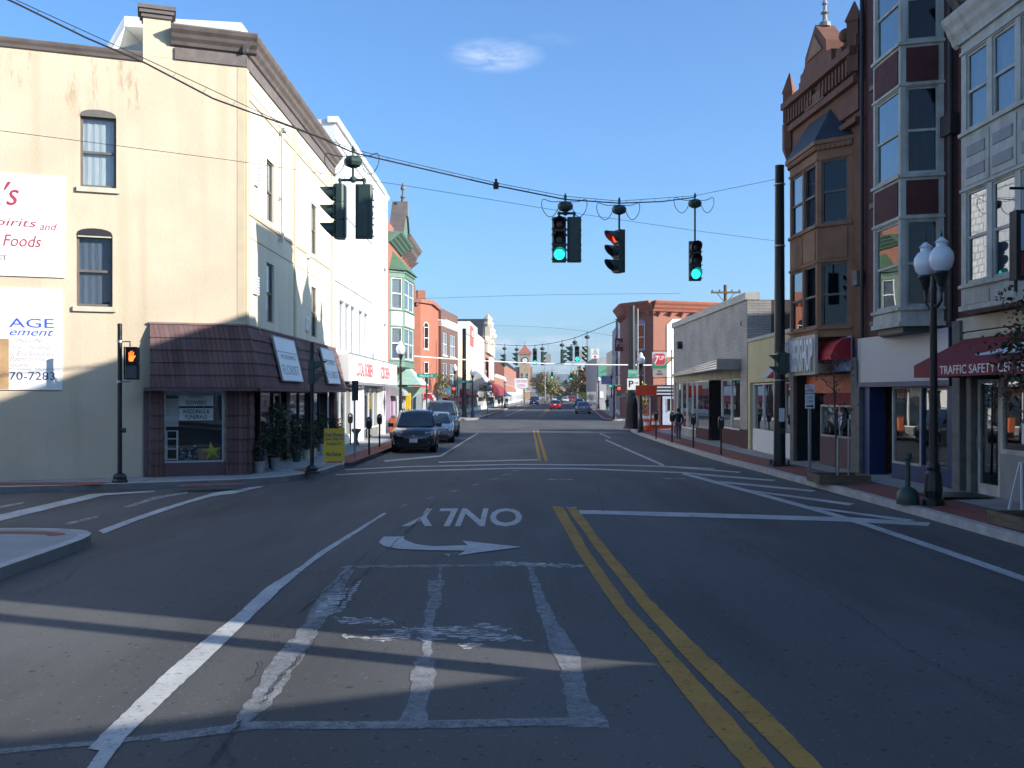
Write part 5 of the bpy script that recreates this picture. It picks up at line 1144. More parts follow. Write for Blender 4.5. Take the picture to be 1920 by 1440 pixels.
# white ribbed barbershop sign: projecting letters on a board parallel to the street
so = thing('barbershop_sign', 'weathered board with tall white BARBERSHOP letters on the brown bay', 'sign', (8.3, 29.95, 0)); Mx = frame((8.3, 29.95), (8.42, 27.35), (8.3, 29.95, 0))
mb = MB(Mx); mb.box(0, 2.6, -.02, .06, 2.86, 3.98); mb.build('board', m_sill, so); text('BARBERSHOP', so, m_signw, 1.3, -.022, 3.42, h=.95, w=2.45, M=Mx, ext=.06, bold=.02)
mb = MB(M); mb.box(4.0, Lb-.45, -.1, -.061, 2.95, 3.9); mb.box(3.4, 4.0, -.09, -.061, 2.95, 3.8); pn = mb.build('blue_white_panel', mat('pale_blue_panel', (.30, .38, .58), .5, .1), root)
mb = MB(M); n = 7
for i in range(n):
    t0, t1 = i/n*math.pi/2, (i+1)/n*math.pi/2
    mb.quad((3.6, -.1-.55*math.sin(t1), 3.25+.6*math.cos(t1)), (Lb-.45, -.1-.55*math.sin(t1), 3.25+.6*math.cos(t1)), (Lb-.45, -.1-.55*math.sin(t0), 3.25+.6*math.cos(t0)), (3.6, -.1-.55*math.sin(t0), 3.25+.6*math.cos(t0)))
for a in (3.6, Lb-.45): mb.add([(a, -.1, 3.25)]+[(a, -.1-.55*math.sin(i/n*math.pi/2), 3.25+.6*math.cos(i/n*math.pi/2)) for i in range(n+1)], [tuple(range(n+2))])
mb.build('red_awning', m_awnr, root)

# dark red brick building with white timber bay over the blue shop
P, Q = (9.3, 26.2), (9.75, 21.6)
root = rootfor('red_brick_building', 'tall dark red brick building with a white framed bay above a blue shop front', P); b = (*P, 0)
M = frame(P, Q, b); Lb = math.hypot(Q[0]-P[0], Q[1]-P[1]); H = 13.4
wops = [(.62, 1.25, z, z+1.95) for z in (4.2, 7.25, 10.3)]
mb = MB(M); mb.wall(0, Lb, 2.55, H, 0, wops, .15); mb.quad((0, .4, 2.55), (0, 0, 2.55), (0, 0, H), (0, .4, H)); mb.quad((Lb, 0, 2.55), (Lb, .4, 2.55), (Lb, .4, H), (Lb, 0, H)); mb.box(0, Lb, .4, 14, 2.55, H); mb.box(0, Lb, 1.9, 14, 0, 2.54); mb.build('wall', m_rbrick, root)
for o_ in wops: window(root, M, *o_, m_gsky, m_bayw, m_int, sillm=m_stone)
cornice(root, M, 0, Lb, H-.2, H+.5, .5, m_brown, brackets=6)
mb = MB(M); mb.cyl((.17, -.09, 2.6), (.17, -.09, H-.2), .055, n=8); mb.build('downpipe', m_dark, root)
mb = MB(M); mb.cyl((Lb-.1, -.1, 3.9), (Lb-.1, -.1, H-.2), .06, n=8); mb.box(Lb-.32, Lb+.1, -.22, -.0, 8.0, 8.45); mb.build('downpipe', m_dark, root)
MB(M).box(-.12, .12, -.14, -.001, .2, 3.2).build('stone_pier', m_stone, root); MB(M).box(-.22, .1, -.2, -.001, 5.2, 5.6).build('stone_corbel', m_stone, root)
bp = [(9.42, 24.95), (8.75, 23.9), (8.80, 22.35), (9.68, 22.1)]
bay(root, bp, 3.85, H-.25, [(4.3, 6.25), (7.3, 9.25), (10.3, 12.2)], [1, 1, 1], m_bayw, m_rbrickp, m_gsky, m_bayw, base=b, backs=[m_int], post=.12)
mb = MB(); mb.prismz([(p[0]-b[0], p[1]-b[1]) for p in ((9.45, 25.0), (8.85, 23.85), (8.9, 22.45), (9.7, 22.2))], 3.72, 3.85); mb.build('bay_underside', m_dark, root)
mb = MB(M); mb.box(.02, Lb-.1, -.14, -.001, 2.62, 3.78); fa = mb.build('blank_fascia', m_fascia, root)
mb = MB(M); mb.box(.02, Lb-.1, -.15, -.001, 2.5, 2.618); mb.box(-.03, .018, -.16, -.001, 2.5, 3.78); mb.box(Lb-.098, Lb-.06, -.16, -.001, 2.5, 3.78); mb.build('fascia_trim', m_blue, fa)
MB(M).box(.12, .5, -.04, .4, .15, 2.5).build('blue_pier', m_blue, root); MB(M).box(Lb-.35, Lb-.15, -.04, .4, .15, 2.5).build('blue_pier', m_blue, root)
door(root, M, .55, 1.45, ZB, 2.4, m_blue, y=1.2)
shopfront(root, M, 1.55, 2.95, ZB, 2.5, y=.1, n=1, fr=m_bayw, gl=m_gshop, ph=.38, pm=m_blue); shopfront(root, M, 3.0, Lb-.38, ZB, 2.5, y=.08, n=1, fr=m_blue, gl=m_gshop, ph=.38, pm=m_blue)
mb = MB(M); mb.box(3.05, 3.6, .5, .53, .65, 1.5); mb.build('window_board', m_ply, root)
for px_, lb in ((3.4, 'a'),):
    pass

# safety centre building
P, Q = (9.75, 21.55), (10.0, 5.15)
root = rootfor('awning_building', 'red brick building with a white panelled oriel over a long maroon shop awning', P); b = (*P, 0)
M = frame(P, Q, b); Lb = math.hypot(Q[0]-P[0], Q[1]-P[1]); H = 10.9
wops2 = [(a, a+1.0, z, z+1.9) for a in (5.4, 7.4, 9.4, 11.4, 13.4) for z in (4.4, 7.6)]
mb = MB(M); mb.wall(0, Lb, 2.7, H, 0, wops2, .15); mb.quad((0, .4, 2.7), (0, 0, 2.7), (0, 0, H), (0, .4, H)); mb.quad((Lb, 0, 0), (Lb, .4, 0), (Lb, .4, H), (Lb, 0, H)); mb.box(0, Lb, .4, 14, 2.7, H); mb.box(0, Lb, 1.9, 14, 0, 2.69); mb.box(4.6, Lb, .02, 1.9, 0, 2.69); mb.build('wall', m_rbrick, root)
for o_ in wops2: window(root, M, *o_, m_glass, m_bayw, None)
cornice(root, M, 0, Lb, H-.35, H+.35, .45, m_brown, brackets=14)
op_ = [(9.72, 20.75), (9.22, 20.25), (9.34, 14.9), (9.85, 14.5)]
bay(root, op_, 4.0, 9.6, [(4.55, 6.4), (7.65, 9.2)], [0, 5, 0], m_bayw, m_bayw, m_gsky, m_bayw, base=b, backs=[m_blind, m_curt, m_curt, m_blind, m_int], post=.2)
Mo = frame(op_[1], op_[2], b); Lo = math.hypot(op_[2][0]-op_[1][0], op_[2][1]-op_[1][1])
cornice(root, Mo, -.25, Lo+.1, 9.45, 10.05, .3, m_bayw, 'oriel_cornice')
mb = MB(Mo)
for k in range(5):
    for zz_ in (6.77, 7.2): MB(Mo).box(.3+k*1.03, 1.0+k*1.03, -.04, -.021, zz_-.11, zz_+.11).build('inset_panel', m_bayg, root)
mb = MB(M); mb.box(.0, Lb, -.05, -.001, 3.65, 3.95); mb.box(.35, 4.5, -.06, -.001, 3.0, 3.6); mb.build('plaster_band', m_sill, root)
for q_ in ((-.05, .3, -.12, .4, .15, 3.9), (.42, .62, -.03, .4, .15, 2.8), (4.3, 4.6, -.05, .4, .15, 2.8)): MB(M).box(*q_).build('stone_pier', m_stone, root)
aw = awning(root, M, .4, 11.0, 3.52, 2.92, 1.15, m_awn, val=.26)
mb = MB(M); mb.box(.4, 11.0, -.05, -.001, 3.53, 3.62); mb.build('awning_rail', m_fascia, aw)
tt = text('TRAFFIC SAFETY CENTER', aw, m_signw, 3.35, -1.152, 2.79, h=.17, w=3.4, M=M)
# white vehicle emblem on the awning slope
pr = [(0, 0), (.35, .05), (.8, .16), (1.2, .32), (1.7, .36), (2.2, .30), (2.5, .16), (2.9, .10), (2.95, -.02), (2.5, -.05), (2.35, .05), (2.15, -.05), (1.3, -.06), (1.1, .06), (.9, -.05), (.3, -.06)]
sl = lambda x, z: (2.5+x*.9, -1.15*(.75-z*.9)-.008, 3.52-.6*(.75-z*.9)+.008)
mb = MB(M); mb.add([sl(x, z) for x, z in pr], [tuple(range(len(pr)))]); mb.build('vehicle_emblem', m_signw, aw)
door(root, M, .68, 1.62, ZB, 2.62, m_bayw, gl=m_gshop, y=.12)
shopfront(root, M, 1.7, 4.3, ZB, 2.65, y=.1, n=2, fr=m_bayw, gl=m_gshop, ph=.9, pm=m_bayg, fw=.09)
mb = MB(M); mb.box(2.6, 2.85, -.0, .012, 1.35, 1.75); mb.build('notice', m_signw, root)
# hanging box sign at the frame edge
so = thing('hanging_sign', 'dark framed hanging box sign beside the white oriel at the right edge', 'sign', (9.28, 17.2, 4.3)); mb = MB(); mb.box(-.55, .15, -.12, .12, 0, 1.2); mb.build('sign_box', m_black, so)
mb = MB(); mb.box(-.47, .08, -.13, -.121, .5, 1.13); mb.box(-.47, .08, .121, .13, .5, 1.13); mb.build('pale_face', mat('pale_blue_face', (.28, .40, .50), .4), so); mb = MB(); mb.box(-.47, .08, -.132, -.121, .06, .46); mb.build('red_face', m_awn, so)
mb = MB(); mb.cyl((-.2, 0, 1.35), (-.2, 0, 1.6), .02); mb.cyl((-.6, 0, 1.6), (.4, 0, 1.6), .025); mb.build('bracket', m_black, so); MB().cyl((-.5, 0, -.2), (-.5, 0, 0), .03).build('lower_stub', m_black, so)

# unseen buildings beside and behind the viewer; the right ones shade the road
def plain(name, lab, P, Q, H, m, rows, n, base_rt=None):
    return rowb(name, lab, P, Q, H, m, rows, n, corn=m_brown)
root = rootfor('shade_garage', 'unseen low brick garage beside the viewer, its sloping roof shaped for the road shadow', (10.1, -2.3)); mb = MB(); mb.prismx([(0, 0), (7.3, 0), (7.3, 3.75), (3.7, 5.6), (0, 7.6)], 0, 9.5); mb.build('wall', m_rbrick, root); mb = MB(); mb.box(-.04, -.0, 1.2, 4.6, .2, 2.9); mb.build('garage_door', m_grey, root)  # roof slope shaped so its shadow bounds the sunlit band on the road
rowb('viewer_side_building', 'tall red brick block to the right behind the viewer', (10.0, -2.4), (10.3, -16), 11.5, m_rbrick, [(4.5, 6.3), (7.7, 9.5)], 7, corn=m_brown, depth=10)
rowb('second_viewer_side_building', 'brown block farther behind the viewer on the right', (10.3, -16.3), (10.5, -45), 10.5, m_brownb, [(4.5, 6.3), (7.4, 9.2)], 11, corn=m_brown)
rowb('opposite_building', 'cream block behind the viewer on the left', (-9.2, -14), (-9.0, 3.0), 8.5, m_creamf, [(4.5, 6.3)], 6, corn=m_brown)
# ================================================================== traffic signals on span wires
def signal_head(parent, M, on=None, sub='signal_head', arms=True):
    """three section head facing local -y, top of the housing at z=0"""
    mb = MB(M)
    for k in range(3):
        z1 = -.36*k; z0 = z1-.352; mb.bevbox(-.165, .165, .0, .17, z0, z1, .03); mb.bevbox(-.155, .155, -.03, .0, z0+.01, z1-.01, .02)
        for s_ in (-1, 1):
            for zz_ in (z0+.06, z1-.06): mb.box(s_*.165, s_*.185, -.03, .02, zz_-.015, zz_+.015)
    mb.box(-.09, .09, .17, .2, -1.04, -.02)
    o = mb.build(sub, m_sig, parent)
    offm = (m_lred, m_lyel, m_lgr0); onm = (m_lredon, m_lyel, m_lgreen)
    for k in range(3):
        zc_ = -.18-.36*k; l = MB(M); n = 16
        for (r0, y0, r1, y1) in ((.001, -.062, .07, -.056), (.07, -.056, .13, -.033)):
            for i in range(n):
                a, b_ = 2*math.pi*i/n, 2*math.pi*(i+1)/n
                l.quad((r0*math.cos(a), y0, zc_+r0*math.sin(a)), (r1*math.cos(a), y1, zc_+r1*math.sin(a)), (r1*math.cos(b_), y1, zc_+r1*math.sin(b_)), (r0*math.cos(b_), y0, zc_+r0*math.sin(b_)))
        l.build('lens', (onm if on == k else offm)[k], o, smooth=True)
        v = MB(M); n = 18; r_ = .148
        for i in range(n):
            a = -math.pi*.28+(math.pi*1.56)*i/n; b_ = -math.pi*.28+(math.pi*1.56)*(i+1)/n
            def ln(t): return .06+.24*max(0, (math.sin(t)+.75)/1.75)**.8
            for rr, s_ in ((r_, 1), (r_-.008, -1)):
                q = [(rr*math.cos(a), -.03, zc_+rr*math.sin(a)), (rr*math.cos(b_), -.03, zc_+rr*math.sin(b_)), (rr*math.cos(b_), -.03-ln(b_), zc_+rr*math.sin(b_)), (rr*math.cos(a), -.03-ln(a), zc_+rr*math.sin(a))]
                v.quad(*(q if s_ > 0 else q[::-1]))
        v.build('visor', m_sig, o, smooth=True)
    return o
FACE = {'cam': 0, 'away': R(180), 'left': R(-90), 'right': R(90)}   # local -y direction after rotation about z
def rotface(f): return FACE[f] if isinstance(f, str) else f
def assembly(label, X, Y, zw, ztop, heads, group, loops=True, box_=True, boxdz=.32):
    """zw: height of the messenger wire, ztop: top of the heads. heads: (dx, facing, on)"""
    root = thing('traffic_signal', label, 'traffic light', (X, Y, zw), group=group)
    mb = MB(); mb.cyl((0, 0, .1), (0, 0, -.12), .02, n=6); mb.box(-.03, .03, -.03, .03, -.02, .06); mb.box(-.012, .012, -.05, .05, .06, .1); mb.build('clamp', m_sig, root)
    if box_:
        mb = MB(); mb.lathe([(.05, -.13), (.15, -.09), (.185, -.02), (.185, .03), (.14, .09), (.04, .12)], (0, 0, -boxdz), 8); mb.build('junction_box', m_sig, root)
    dz = ztop-zw
    mb = MB(); mb.cyl((0, 0, -.1), (0, 0, dz+(.1 if len(heads) > 1 else 0)), .026, n=8)
    if len(heads) > 1:
        xs = [h[0] for h in heads]; mb.cyl((min(xs), 0, dz+.09), (max(xs), 0, dz+.09), .03, n=8)
        for x in xs: mb.cyl((x, 0, dz+.1), (x, 0, dz), .03, n=8); mb.ball((x, 0, dz+.09), .045, 8, 6)
        mb.ball((0, 0, dz+.1), .07, 8, 6)
    mb.build('drop_pipe', m_sig, root)
    for dx, f, on in heads: signal_head(root, place((dx, -.0 if len(heads) == 1 else 0, dz-.01), rotface(f)) @ Matrix.Translation((0, -.08, 0)), on)
    if loops:
        mb = MB()
        for s_, rr in ((-1, .34), (1, .30)):
            pts = [(s_*.15, 0, -boxdz), (s_*(.15+rr*.3), 0, -boxdz-.22), (s_*(.15+rr*.75), 0, -boxdz-.28), (s_*(.15+rr*1.25), 0, -boxdz-.05), (s_*(.15+rr*1.2), 0, -boxdz+.2), (s_*(.15+rr*.6), 0, -.1), (s_*.05, 0, -.09)]
            P_ = smooth_pl3(pts); mb.tube(P_, .009, 5)
        mb.build('cable_loop', m_wire, root)
    return root
def smooth_pl3(p, it=2):
    p = [Vector(q) for q in p]
    for _ in range(it):
        q = [p[0]]
        for a, b_ in zip(p, p[1:]): q += [a*.75+b_*.25, a*.25+b_*.75]
        p = q+[p[-1]]
    return p
def spA(px, py):
    r = (px-960)/F; Y = 22.5/(1-.88*r); return (r*Y, Y, zat(py, Y))
GA = 'signals on the near span wire'
a = spA(662, 284); assembly('left pair of signals with junction box before the cream building', a[0], a[1], a[2], zat(346, a[1]), [(-.26, 'left', None), (.22, 'away', None)], GA, boxdz=.2)
a = spA(1060, 371); assembly('double signal with a green light over the turning lane', a[0], a[1], a[2], zat(407, a[1]), [(-.15, 'cam', 2), (.21, 'away', None)], GA, boxdz=.2)
a = spA(1161, 378); assembly('single signal over the right lane with its visors pointing left', a[0], a[1], a[2], zat(431, a[1]), [(0, R(-62), 0)], GA, boxdz=.2)
a = spA(1303, 369); assembly('rightmost near signal with a green light on a long drop pipe', a[0], a[1], a[2], zat(452, a[1]), [(0, 'cam', 2)], GA, boxdz=.18)
# near span wire and its pole
def wire(name, label, pts, r, m=None, cat='cable', parts=None, sm=2):
    root = thing(name, label, cat, (0, 0, 0)); mb = MB(); mb.tube(smooth_pl3(pts, sm) if sm else pts, r, 6); mb.build('wire', m or m_wire, root); return root
top = [spA(*p) for p in ((-410, -210), (30, 0), (272, 110), (520, 226), (662, 280), (930, 343), (1060, 368), (1162, 377), (1303, 367))]+[(7.86, 29.4, 8.72)]
wr = wire('span_wire', 'near span wire with lashed cable carrying the four nearest signals', top, .007, sm=0)
low = [spA(*p) for p in ((-410, -190), (30, 6), (160, 70), (272, 118), (400, 185), (530, 232), (600, 258), (662, 286), (800, 318), (930, 348), (1060, 374), (1162, 381), (1240, 378), (1303, 370))]
mb = MB(); mb.tube(low, .016, 6); mb.build('lashed_cable', m_wire, wr)
mb = MB()
def lerp_wire(W, t):
    k = min(int(t*(len(W)-1)), len(W)-2); f = t*(len(W)-1)-k; return Vector(W[k])*(1-f)+Vector(W[k+1])*f
def wire_z(W, x):
    for a_, b_ in zip(W, W[1:]):
        if a_[0] <= x <= b_[0]: f = (x-a_[0])/(b_[0]-a_[0]); return Vector(a_).lerp(Vector(b_), f)
x = -7.6
while x < 4.9:
    a_ = wire_z(top, x); b_ = wire_z(low, x)
    if a_ is not None and b_ is not None and (a_-b_).length > .05:
        n = 8
        mb.tube([((a_.x)+(.025*math.sin(t*math.pi/n*2)), a_.y, a_.z+(b_.z-a_.z)*(.5-.5*math.cos(t*math.pi/n))) for t in range(n+1)], .004, 4)
    x += .42
mb.build('hanger_ring', m_wire, wr)
a = spA(930, 344); mb = MB(M=Matrix.Translation(a)); mb.bevbox(-.06, .06, -.05, .05, -.12, .02, .015); mb.cyl((0, 0, .02), (0, 0, .1), .03); mb.build('splice_case', m_wire, wr)
wire('tether_wire', 'thin straight tether wire low across the near street', [(-13, 13.6, 6.5), spA(0, 245), spA(430, 300), spA(760, 348), spA(1060, 397), spA(1300, 432), (7.86, 29.4, 6.88)], .005, sm=0)
# signal poles
def strain_pole(label, X, Y, h, r=.155, base=True, z0=.15):
    root = thing('strain_pole', label, 'pole', (X, Y, z0)); mb = MB(); mb.lathe([(r*1.15, 0), (r*1.1, 1.2), (r, h*.5), (r*.86, h-.05), (r*.9, h-.04), (r*.9, h), (.02, h+.03)], n=16); mb.build('shaft', m_blackp, root, smooth=True)
    if base:
        mb = MB(); mb.bevbox(-.27, .27, -.27, .27, 0, .07, .03)
        for sx_ in (-1, 1):
            for sy_ in (-1, 1): mb.cyl((sx_*.21, sy_*.21, .07), (sx_*.21, sy_*.21, .2), .035, n=6)
        mb.build('base_plate', m_dark, root)
    return root
pr_ = strain_pole('tall black pole on the right pavement carrying the near span wire', 8.0, 29.5, 9.0)
for z in (3.5, 2.72, 8.57, 6.73): MB().lathe([(.165, 0), (.172, .0), (.172, .03), (.165, .03)], (0, 0, z-.15), 14).build('steel_band', m_gal, pr_)
# side signal on that pole (two section visors facing left)
hd = MB(); hd.bevbox(-.13, .13, -.3, -.12, 2.75, 3.42, .03); hd.bevbox(.13, .2, -.3, -.12, 2.8, 3.38, .02); o = hd.build('pedestrian_signal', m_sig, pr_)
v = MB()
for z in (3.32, 2.98):
    v.hex([(-.13, -.32, z-.22), (-.13, -.1, z-.22), (-.13, -.1, z), (-.13, -.32, z), (-.2, -.32, z-.12), (-.2, -.1, z-.12), (-.36, -.1, z+.01), (-.36, -.32, z+.01)])
v.build('visor', m_sig, o)
mb = MB(); mb.box(-.06, .1, -.185, -.165, 1.35, 1.75); mb.build('push_button_sign', m_signw, pr_); mb = MB(); mb.box(-.0, .12, -.21, -.15, 1.0, 1.14); mb.build('push_button', m_sig, pr_)
strain_pole('black pole at the near left corner outside the picture', -10.0, 13.7, 8.9)
strain_pole('black pole at the right kerb beside the viewer', 8.0, 5.22, 9.0, .15)

def ped_pole(label, X, Y, h, kind, z0=.15):
    root = thing('signal_post', label, 'post', (X, Y, z0)); mb = MB(); mb.lathe([(.055, .0), (.055, h), (.06, h), (.06, h+.03), (.01, h+.05)], n=12); mb.build('post', m_blackp, root, smooth=True)
    mb = MB(); mb.lathe([(.20, 0), (.20, .05), (.16, .09), (.17, .14), (.14, .2), (.06, .24)], n=8); mb.build('base', m_blackp, root)
    for z in ((h-.50+.1, h-1.38) if kind == 'hand' else (h-.45, h-1.1)):
        mb = MB(); mb.lathe([(.062, -.03), (.068, -.03), (.068, .03), (.062, .03)], (0, 0, z), 10)
        if kind == 'hand': mb.cyl((0, 0, z), (.26, 0, z), .018, n=6); mb.cyl((.25, 0, z), (.25, 0, z-.12 if z > h-1 else z+.1), .018, n=6)
        mb.build('bracket', m_gal if kind == 'hand' else m_dark, root)
    return root
pp = ped_pole('black post with a lit orange hand signal at the cream building', -9.6, 24.15, 3.85, 'hand')
T = Matrix.Translation((.30, 0, 3.30)) @ Matrix.Scale(.76, 4)
mb = MB(T); mb.bevbox(-.2, .2, -.06, .14, -1.03, -.52, .02); mb.bevbox(-.2, .2, -.06, .14, -.51, -.0, .02); hb = mb.build('pedestrian_signal', m_black, pp)
mb = MB(T); mb.box(-.17, .17, -.07, -.061, -.98, -.57); mb.build('dark_lens', mat('grey_lens', (.07, .08, .09), .4), hb)
mb = MB(T)
for z in (-.52, .0): mb.box(-.21, .21, -.16, -.06, z, z+.02)
mb.box(-.21, -.2, -.16, -.06, -1.03, 0); mb.box(.2, .21, -.16, -.06, -1.03, 0); mb.build('hood', m_black, hb)
mb = MB(T); pal = [(-.07, -.44), (.055, -.44), (.10, -.33), (.09, -.26), (-.075, -.26), (-.085, -.35)]; mb.add([(x, -.07, z) for x, z in pal], [tuple(range(6))])
for x0, h, sk_ in ((-.075, .11, -.014), (-.034, .15, -.004), (.007, .155, .004), (.048, .12, .014)): mb.add([(x0, -.0702, -.262), (x0+.03, -.0702, -.262), (x0+.03+sk_, -.0702, -.262+h), (x0+.006+sk_, -.0702, -.262+h)], [(0, 1, 2, 3)])
mb.add([(.085, -.0702, -.36), (.145, -.0702, -.27), (.12, -.0702, -.25), (.07, -.0702, -.31)], [(0, 1, 2, 3)]); mb.build('orange_hand', m_hand, hb)
mb = MB(); mb.cyl((.05, 0, 1.28), (.14, 0, 1.28), .06, n=8); mb.build('push_button', m_sig, pp)
g = G(585, 888, .15); p2 = ped_pole('black post with sideways signal visors outside the flower shop', g[0], g[1], 3.55, 'side')
hd = MB(); hd.bevbox(-.09, .09, -.09, .09, 2.45, 3.1, .03); o = hd.build('pedestrian_signal', m_sig, p2); v = MB()
for z in (3.06, 2.74): v.hex([(.08, -.12, z-.24), (.08, .12, z-.24), (.08, .12, z), (.08, -.12, z), (.2, -.12, z-.13), (.2, .12, z-.13), (.4, .12, z+.01), (.4, -.12, z+.01)])
v.build('visor', m_sig, o); 

# second span wire
def spB(px, py, off=0): r = (px-960)/F; Y = 82.9/(1+2.62*r); return (r*Y, Y, zat(py, Y))
wB = [(-4.6, 95, 8.3)]+[spB(*p) for p in ((905, 644), (947, 647), (990, 649), (1027, 645), (1053, 640), (1078, 634), (1102, 624), (1115, 619), (1150, 604))]+[(7.6, 63, 7.35)]
wire('span_wire', 'far span wire over the second crossing', wB, .022, sm=1)
GB = 'signals on the far span wire'
for px, pyw, pt, heads, lab in ((946, 647, 664, [(0, 'left', None)], 'farthest left signal on the far span with visors to the left'), (969, 648.5, 661, [(0, 'left', None)], 'signal just left of the clock tower on the far span'),
    (1003, 648.5, 658, [(0, 'cam', 2)], 'far span signal showing green right of the clock tower'), (1017, 646.5, 659, [(0, 'right', None)], 'far span signal with bright visors facing right'),
    (1054, 639.5, 655, [(0, 'right', None)], 'far span signal over the centre line turned to the right'), (1078, 634, 649, [(-.28, 'left', None), (.15, 'cam', 2)], 'double far span signal showing green'),
    (1101, 624, 649, [(0, R(-60), None)], 'rightmost far span signal beside the hanging white sign')):
    a = spB(px, pyw); assembly(lab, a[0], a[1], a[2], zat(pt, a[1]), heads, GB, loops=False, boxdz=.3)
for px, pyw, pt, pb, w2, m_, lab in ((1028, 645.5, 664, 680, .2, m_bayg, 'back of a small grey sign hanging from the far span'), (1093, 627, 657, 674, .2, m_bayg, 'second small grey sign back hanging on the far span')):
    a = spB(px, pyw); o = thing('hanging_sign', lab, 'sign', a); mb = MB(); mb.cyl((0, 0, 0), (0, 0, zat(pt, a[1])-a[2]), .02); mb.build('hanger', m_gal, o); mb = MB(); mb.box(-w2, w2, -.02, .02, zat(pb, a[1])-a[2], zat(pt, a[1])-a[2]); mb.build('plate', m_, o)
a = spB(1116, 619); o = thing('hanging_sign', 'white NO TURN ON RED sign hanging from the far span', 'sign', a); zt, zb_ = zat(654, a[1])-a[2], zat(672, a[1])-a[2]
mb = MB(); mb.cyl((0, 0, 0), (0, 0, zt), .015); mb.build('hanger', m_gal, o); mb = MB(); mb.box(-.27, .27, -.015, .015, zb_, zt); pl = mb.build('plate', m_signw, o)
text('NO', pl, m_black, 0, -.016, zt-.09, h=.09, w=.17); text('TURN', pl, m_black, 0, -.016, zt-.22, h=.09, w=.3); text('ON RED', pl, m_black, 0, -.016, zt-.35, h=.08, w=.4)
mb = MB(); mb.cyl((0, -.02, zb_+.12), (0, -.016, zb_+.12), .08, n=14); mb.build('red_disc', m_red, pl)
strain_pole('tall black pole at the far left corner of the second crossing', -4.6, 95, 8.5, .2)
wire('painted_sunlit_cable', 'low cable across the second crossing, its sunlit look painted pale', [(-7.0, 66, zat(667, 66)), (-3.6, 68, zat(674, 68)), (0, 69, zat(679.5, 69)), (4, 70, zat(683, 70)), (8.3, 71, zat(684.3, 71)), (10.6, 72, zat(684.6, 72))], .04, m_wirel, sm=1)
wire('utility_wire', 'upper thin wire crossing high over the far street', [(-7, 75, 9.6), (2, 75, 9.9), (13, 76, 10.1)], .012)
wire('utility_wire', 'lower thin wire crossing high over the far street', [(-9, 130, 11.4), (5, 125, 11.0), (15, 120, 9.0)], .015)
wire('utility_wire', 'thin wire above the far green signals', [(-4, 170, 8.6), (6, 168, 7.4), (14, 165, 8.0)], .02)
for px, py, Y, lab in ((1035, 697, 165, 'distant green signal left of the centre line'), (1071, 700, 165, 'distant green signal right of the centre line'), (1075, 716, 300, 'most distant small green signal')):
    X = (px-960)/F*Y; zt = zat(py, Y); assembly(lab, X, Y, zt+.9, zt, [(0, 'cam', 2)], 'distant signals', loops=False, box_=False)
# big right pole at the second crossing with parking signs
p3_ = strain_pole('thick black pole with parking signs before the second crossing', 7.6, 62.6, 7.8, .24)
mb = MB(); mb.lathe([(.55, 0), (.52, .12), (.42, .3), (.40, 1.6), (.34, 1.9), (.26, 2.1)], n=12); mb.build('pole_jacket', m_blackp, p3_)
mb = MB(); mb.cyl((.36, -.1, 2.2), (.36, -.1, 7.6), .05); mb.build('riser_pipe', m_bayg, p3_)
ps = thing('parking_sign', 'green and white municipal parking sign with a black P and arrow', 'sign', (7.6, 62.3, 2.6)); mb = MB(); mb.box(-.33, .42, -.03, 0, .0, .72); mb.build('plate', m_signw, ps); mb = MB(); mb.box(-.28, .32, -.03, 0, .78, 1.28); pg = mb.build('green_plate', mat('sign_green', (.10, .34, .25), .5), ps)
text('P', ps, m_black, -.08, -.031, .38, h=.42, w=.3, bold=.02); mb = MB(); mb.box(.12, .3, -.034, -.031, .42, .46); mb.prismy([(.28, .38), (.38, .44), (.28, .50)], -.034, -.031); mb.build('arrow', m_black, ps)
text('MUNICIPAL', ps, m_signw, .02, -.031, 1.12, h=.12, w=.5); text('LOT', ps, m_inkg, .02, -.031, .9, h=.12, w=.3)

# ------------------------------------------------------------------ street lamps
def lamp(label, X, Y, h, twin=False, z0=.15, group=None, ang=R(75), gs=1.0, low=False):
    root = thing('street_lamp', label, 'street lamp', (X, Y, z0), group=group); n = 8 if low else 14
    mb = MB(); mb.lathe([(.20, 0), (.20, .12), (.15, .16), (.17, .3), (.15, .62), (.12, .68), (.13, .74), (.09, .85)], n=n); mb.build('base', m_blackp, root)
    hp = h-.75 if twin else h-.95
    mb = MB(); mb.lathe([(.085, .85), (.06, hp-.3), (.075, hp-.25), (.06, hp-.2), (.055, hp)], n=n); mb.build('post', m_blackp, root, smooth=True)
    pos = [(-.33, ), (.33, )] if twin else [(0,)]
    for (d,) in pos:
        x, y = d*math.cos(ang), d*math.sin(ang); zb_ = hp+(.05 if twin else 0)
        mb = MB()
        if twin: mb.tube([(0, 0, hp-.55), (x*.5, y*.5, hp-.62), (x, y, hp-.5), (x, y, hp-.35)], .03, 6)
        zf = hp-.35 if twin else hp
        mb.lathe([(.04, 0), (.05, .1), (.09, .2), (.13, .32), (.15, .36), (.14, .4)], (x, y, zf), n); f = mb.build('lamp_holder', m_blackp, root)
        mb = MB(); mb.lathe([(.12, .0), (.19, .08), (.225, .22), (.215, .34), (.15, .44), (.10, .47), (.10, .53), (.13, .55), (.10, .58), (.05, .63), (.01, .66)], (x, y, zf+.40), n+2); mb.build('globe', m_globe, root, smooth=True)
        mb = MB(); mb.lathe([(.01, 0), (.025, .03), (.012, .08), (.004, .13)], (x, y, zf+1.05), 6); mb.build('finial', m_blackp, root)
    return root
lamp('twin globe black street lamp by the safety centre shop', 8.16, 19.1, 5.2, twin=True, ang=R(92))
lamp('black street lamp with one globe on the left before the green bay', -5.6, 49.6, 4.75)
g = G(1201.7, 811, .15); lr = lamp('black street lamp with an orange banner at the second crossing', g[0], g[1], 4.45)
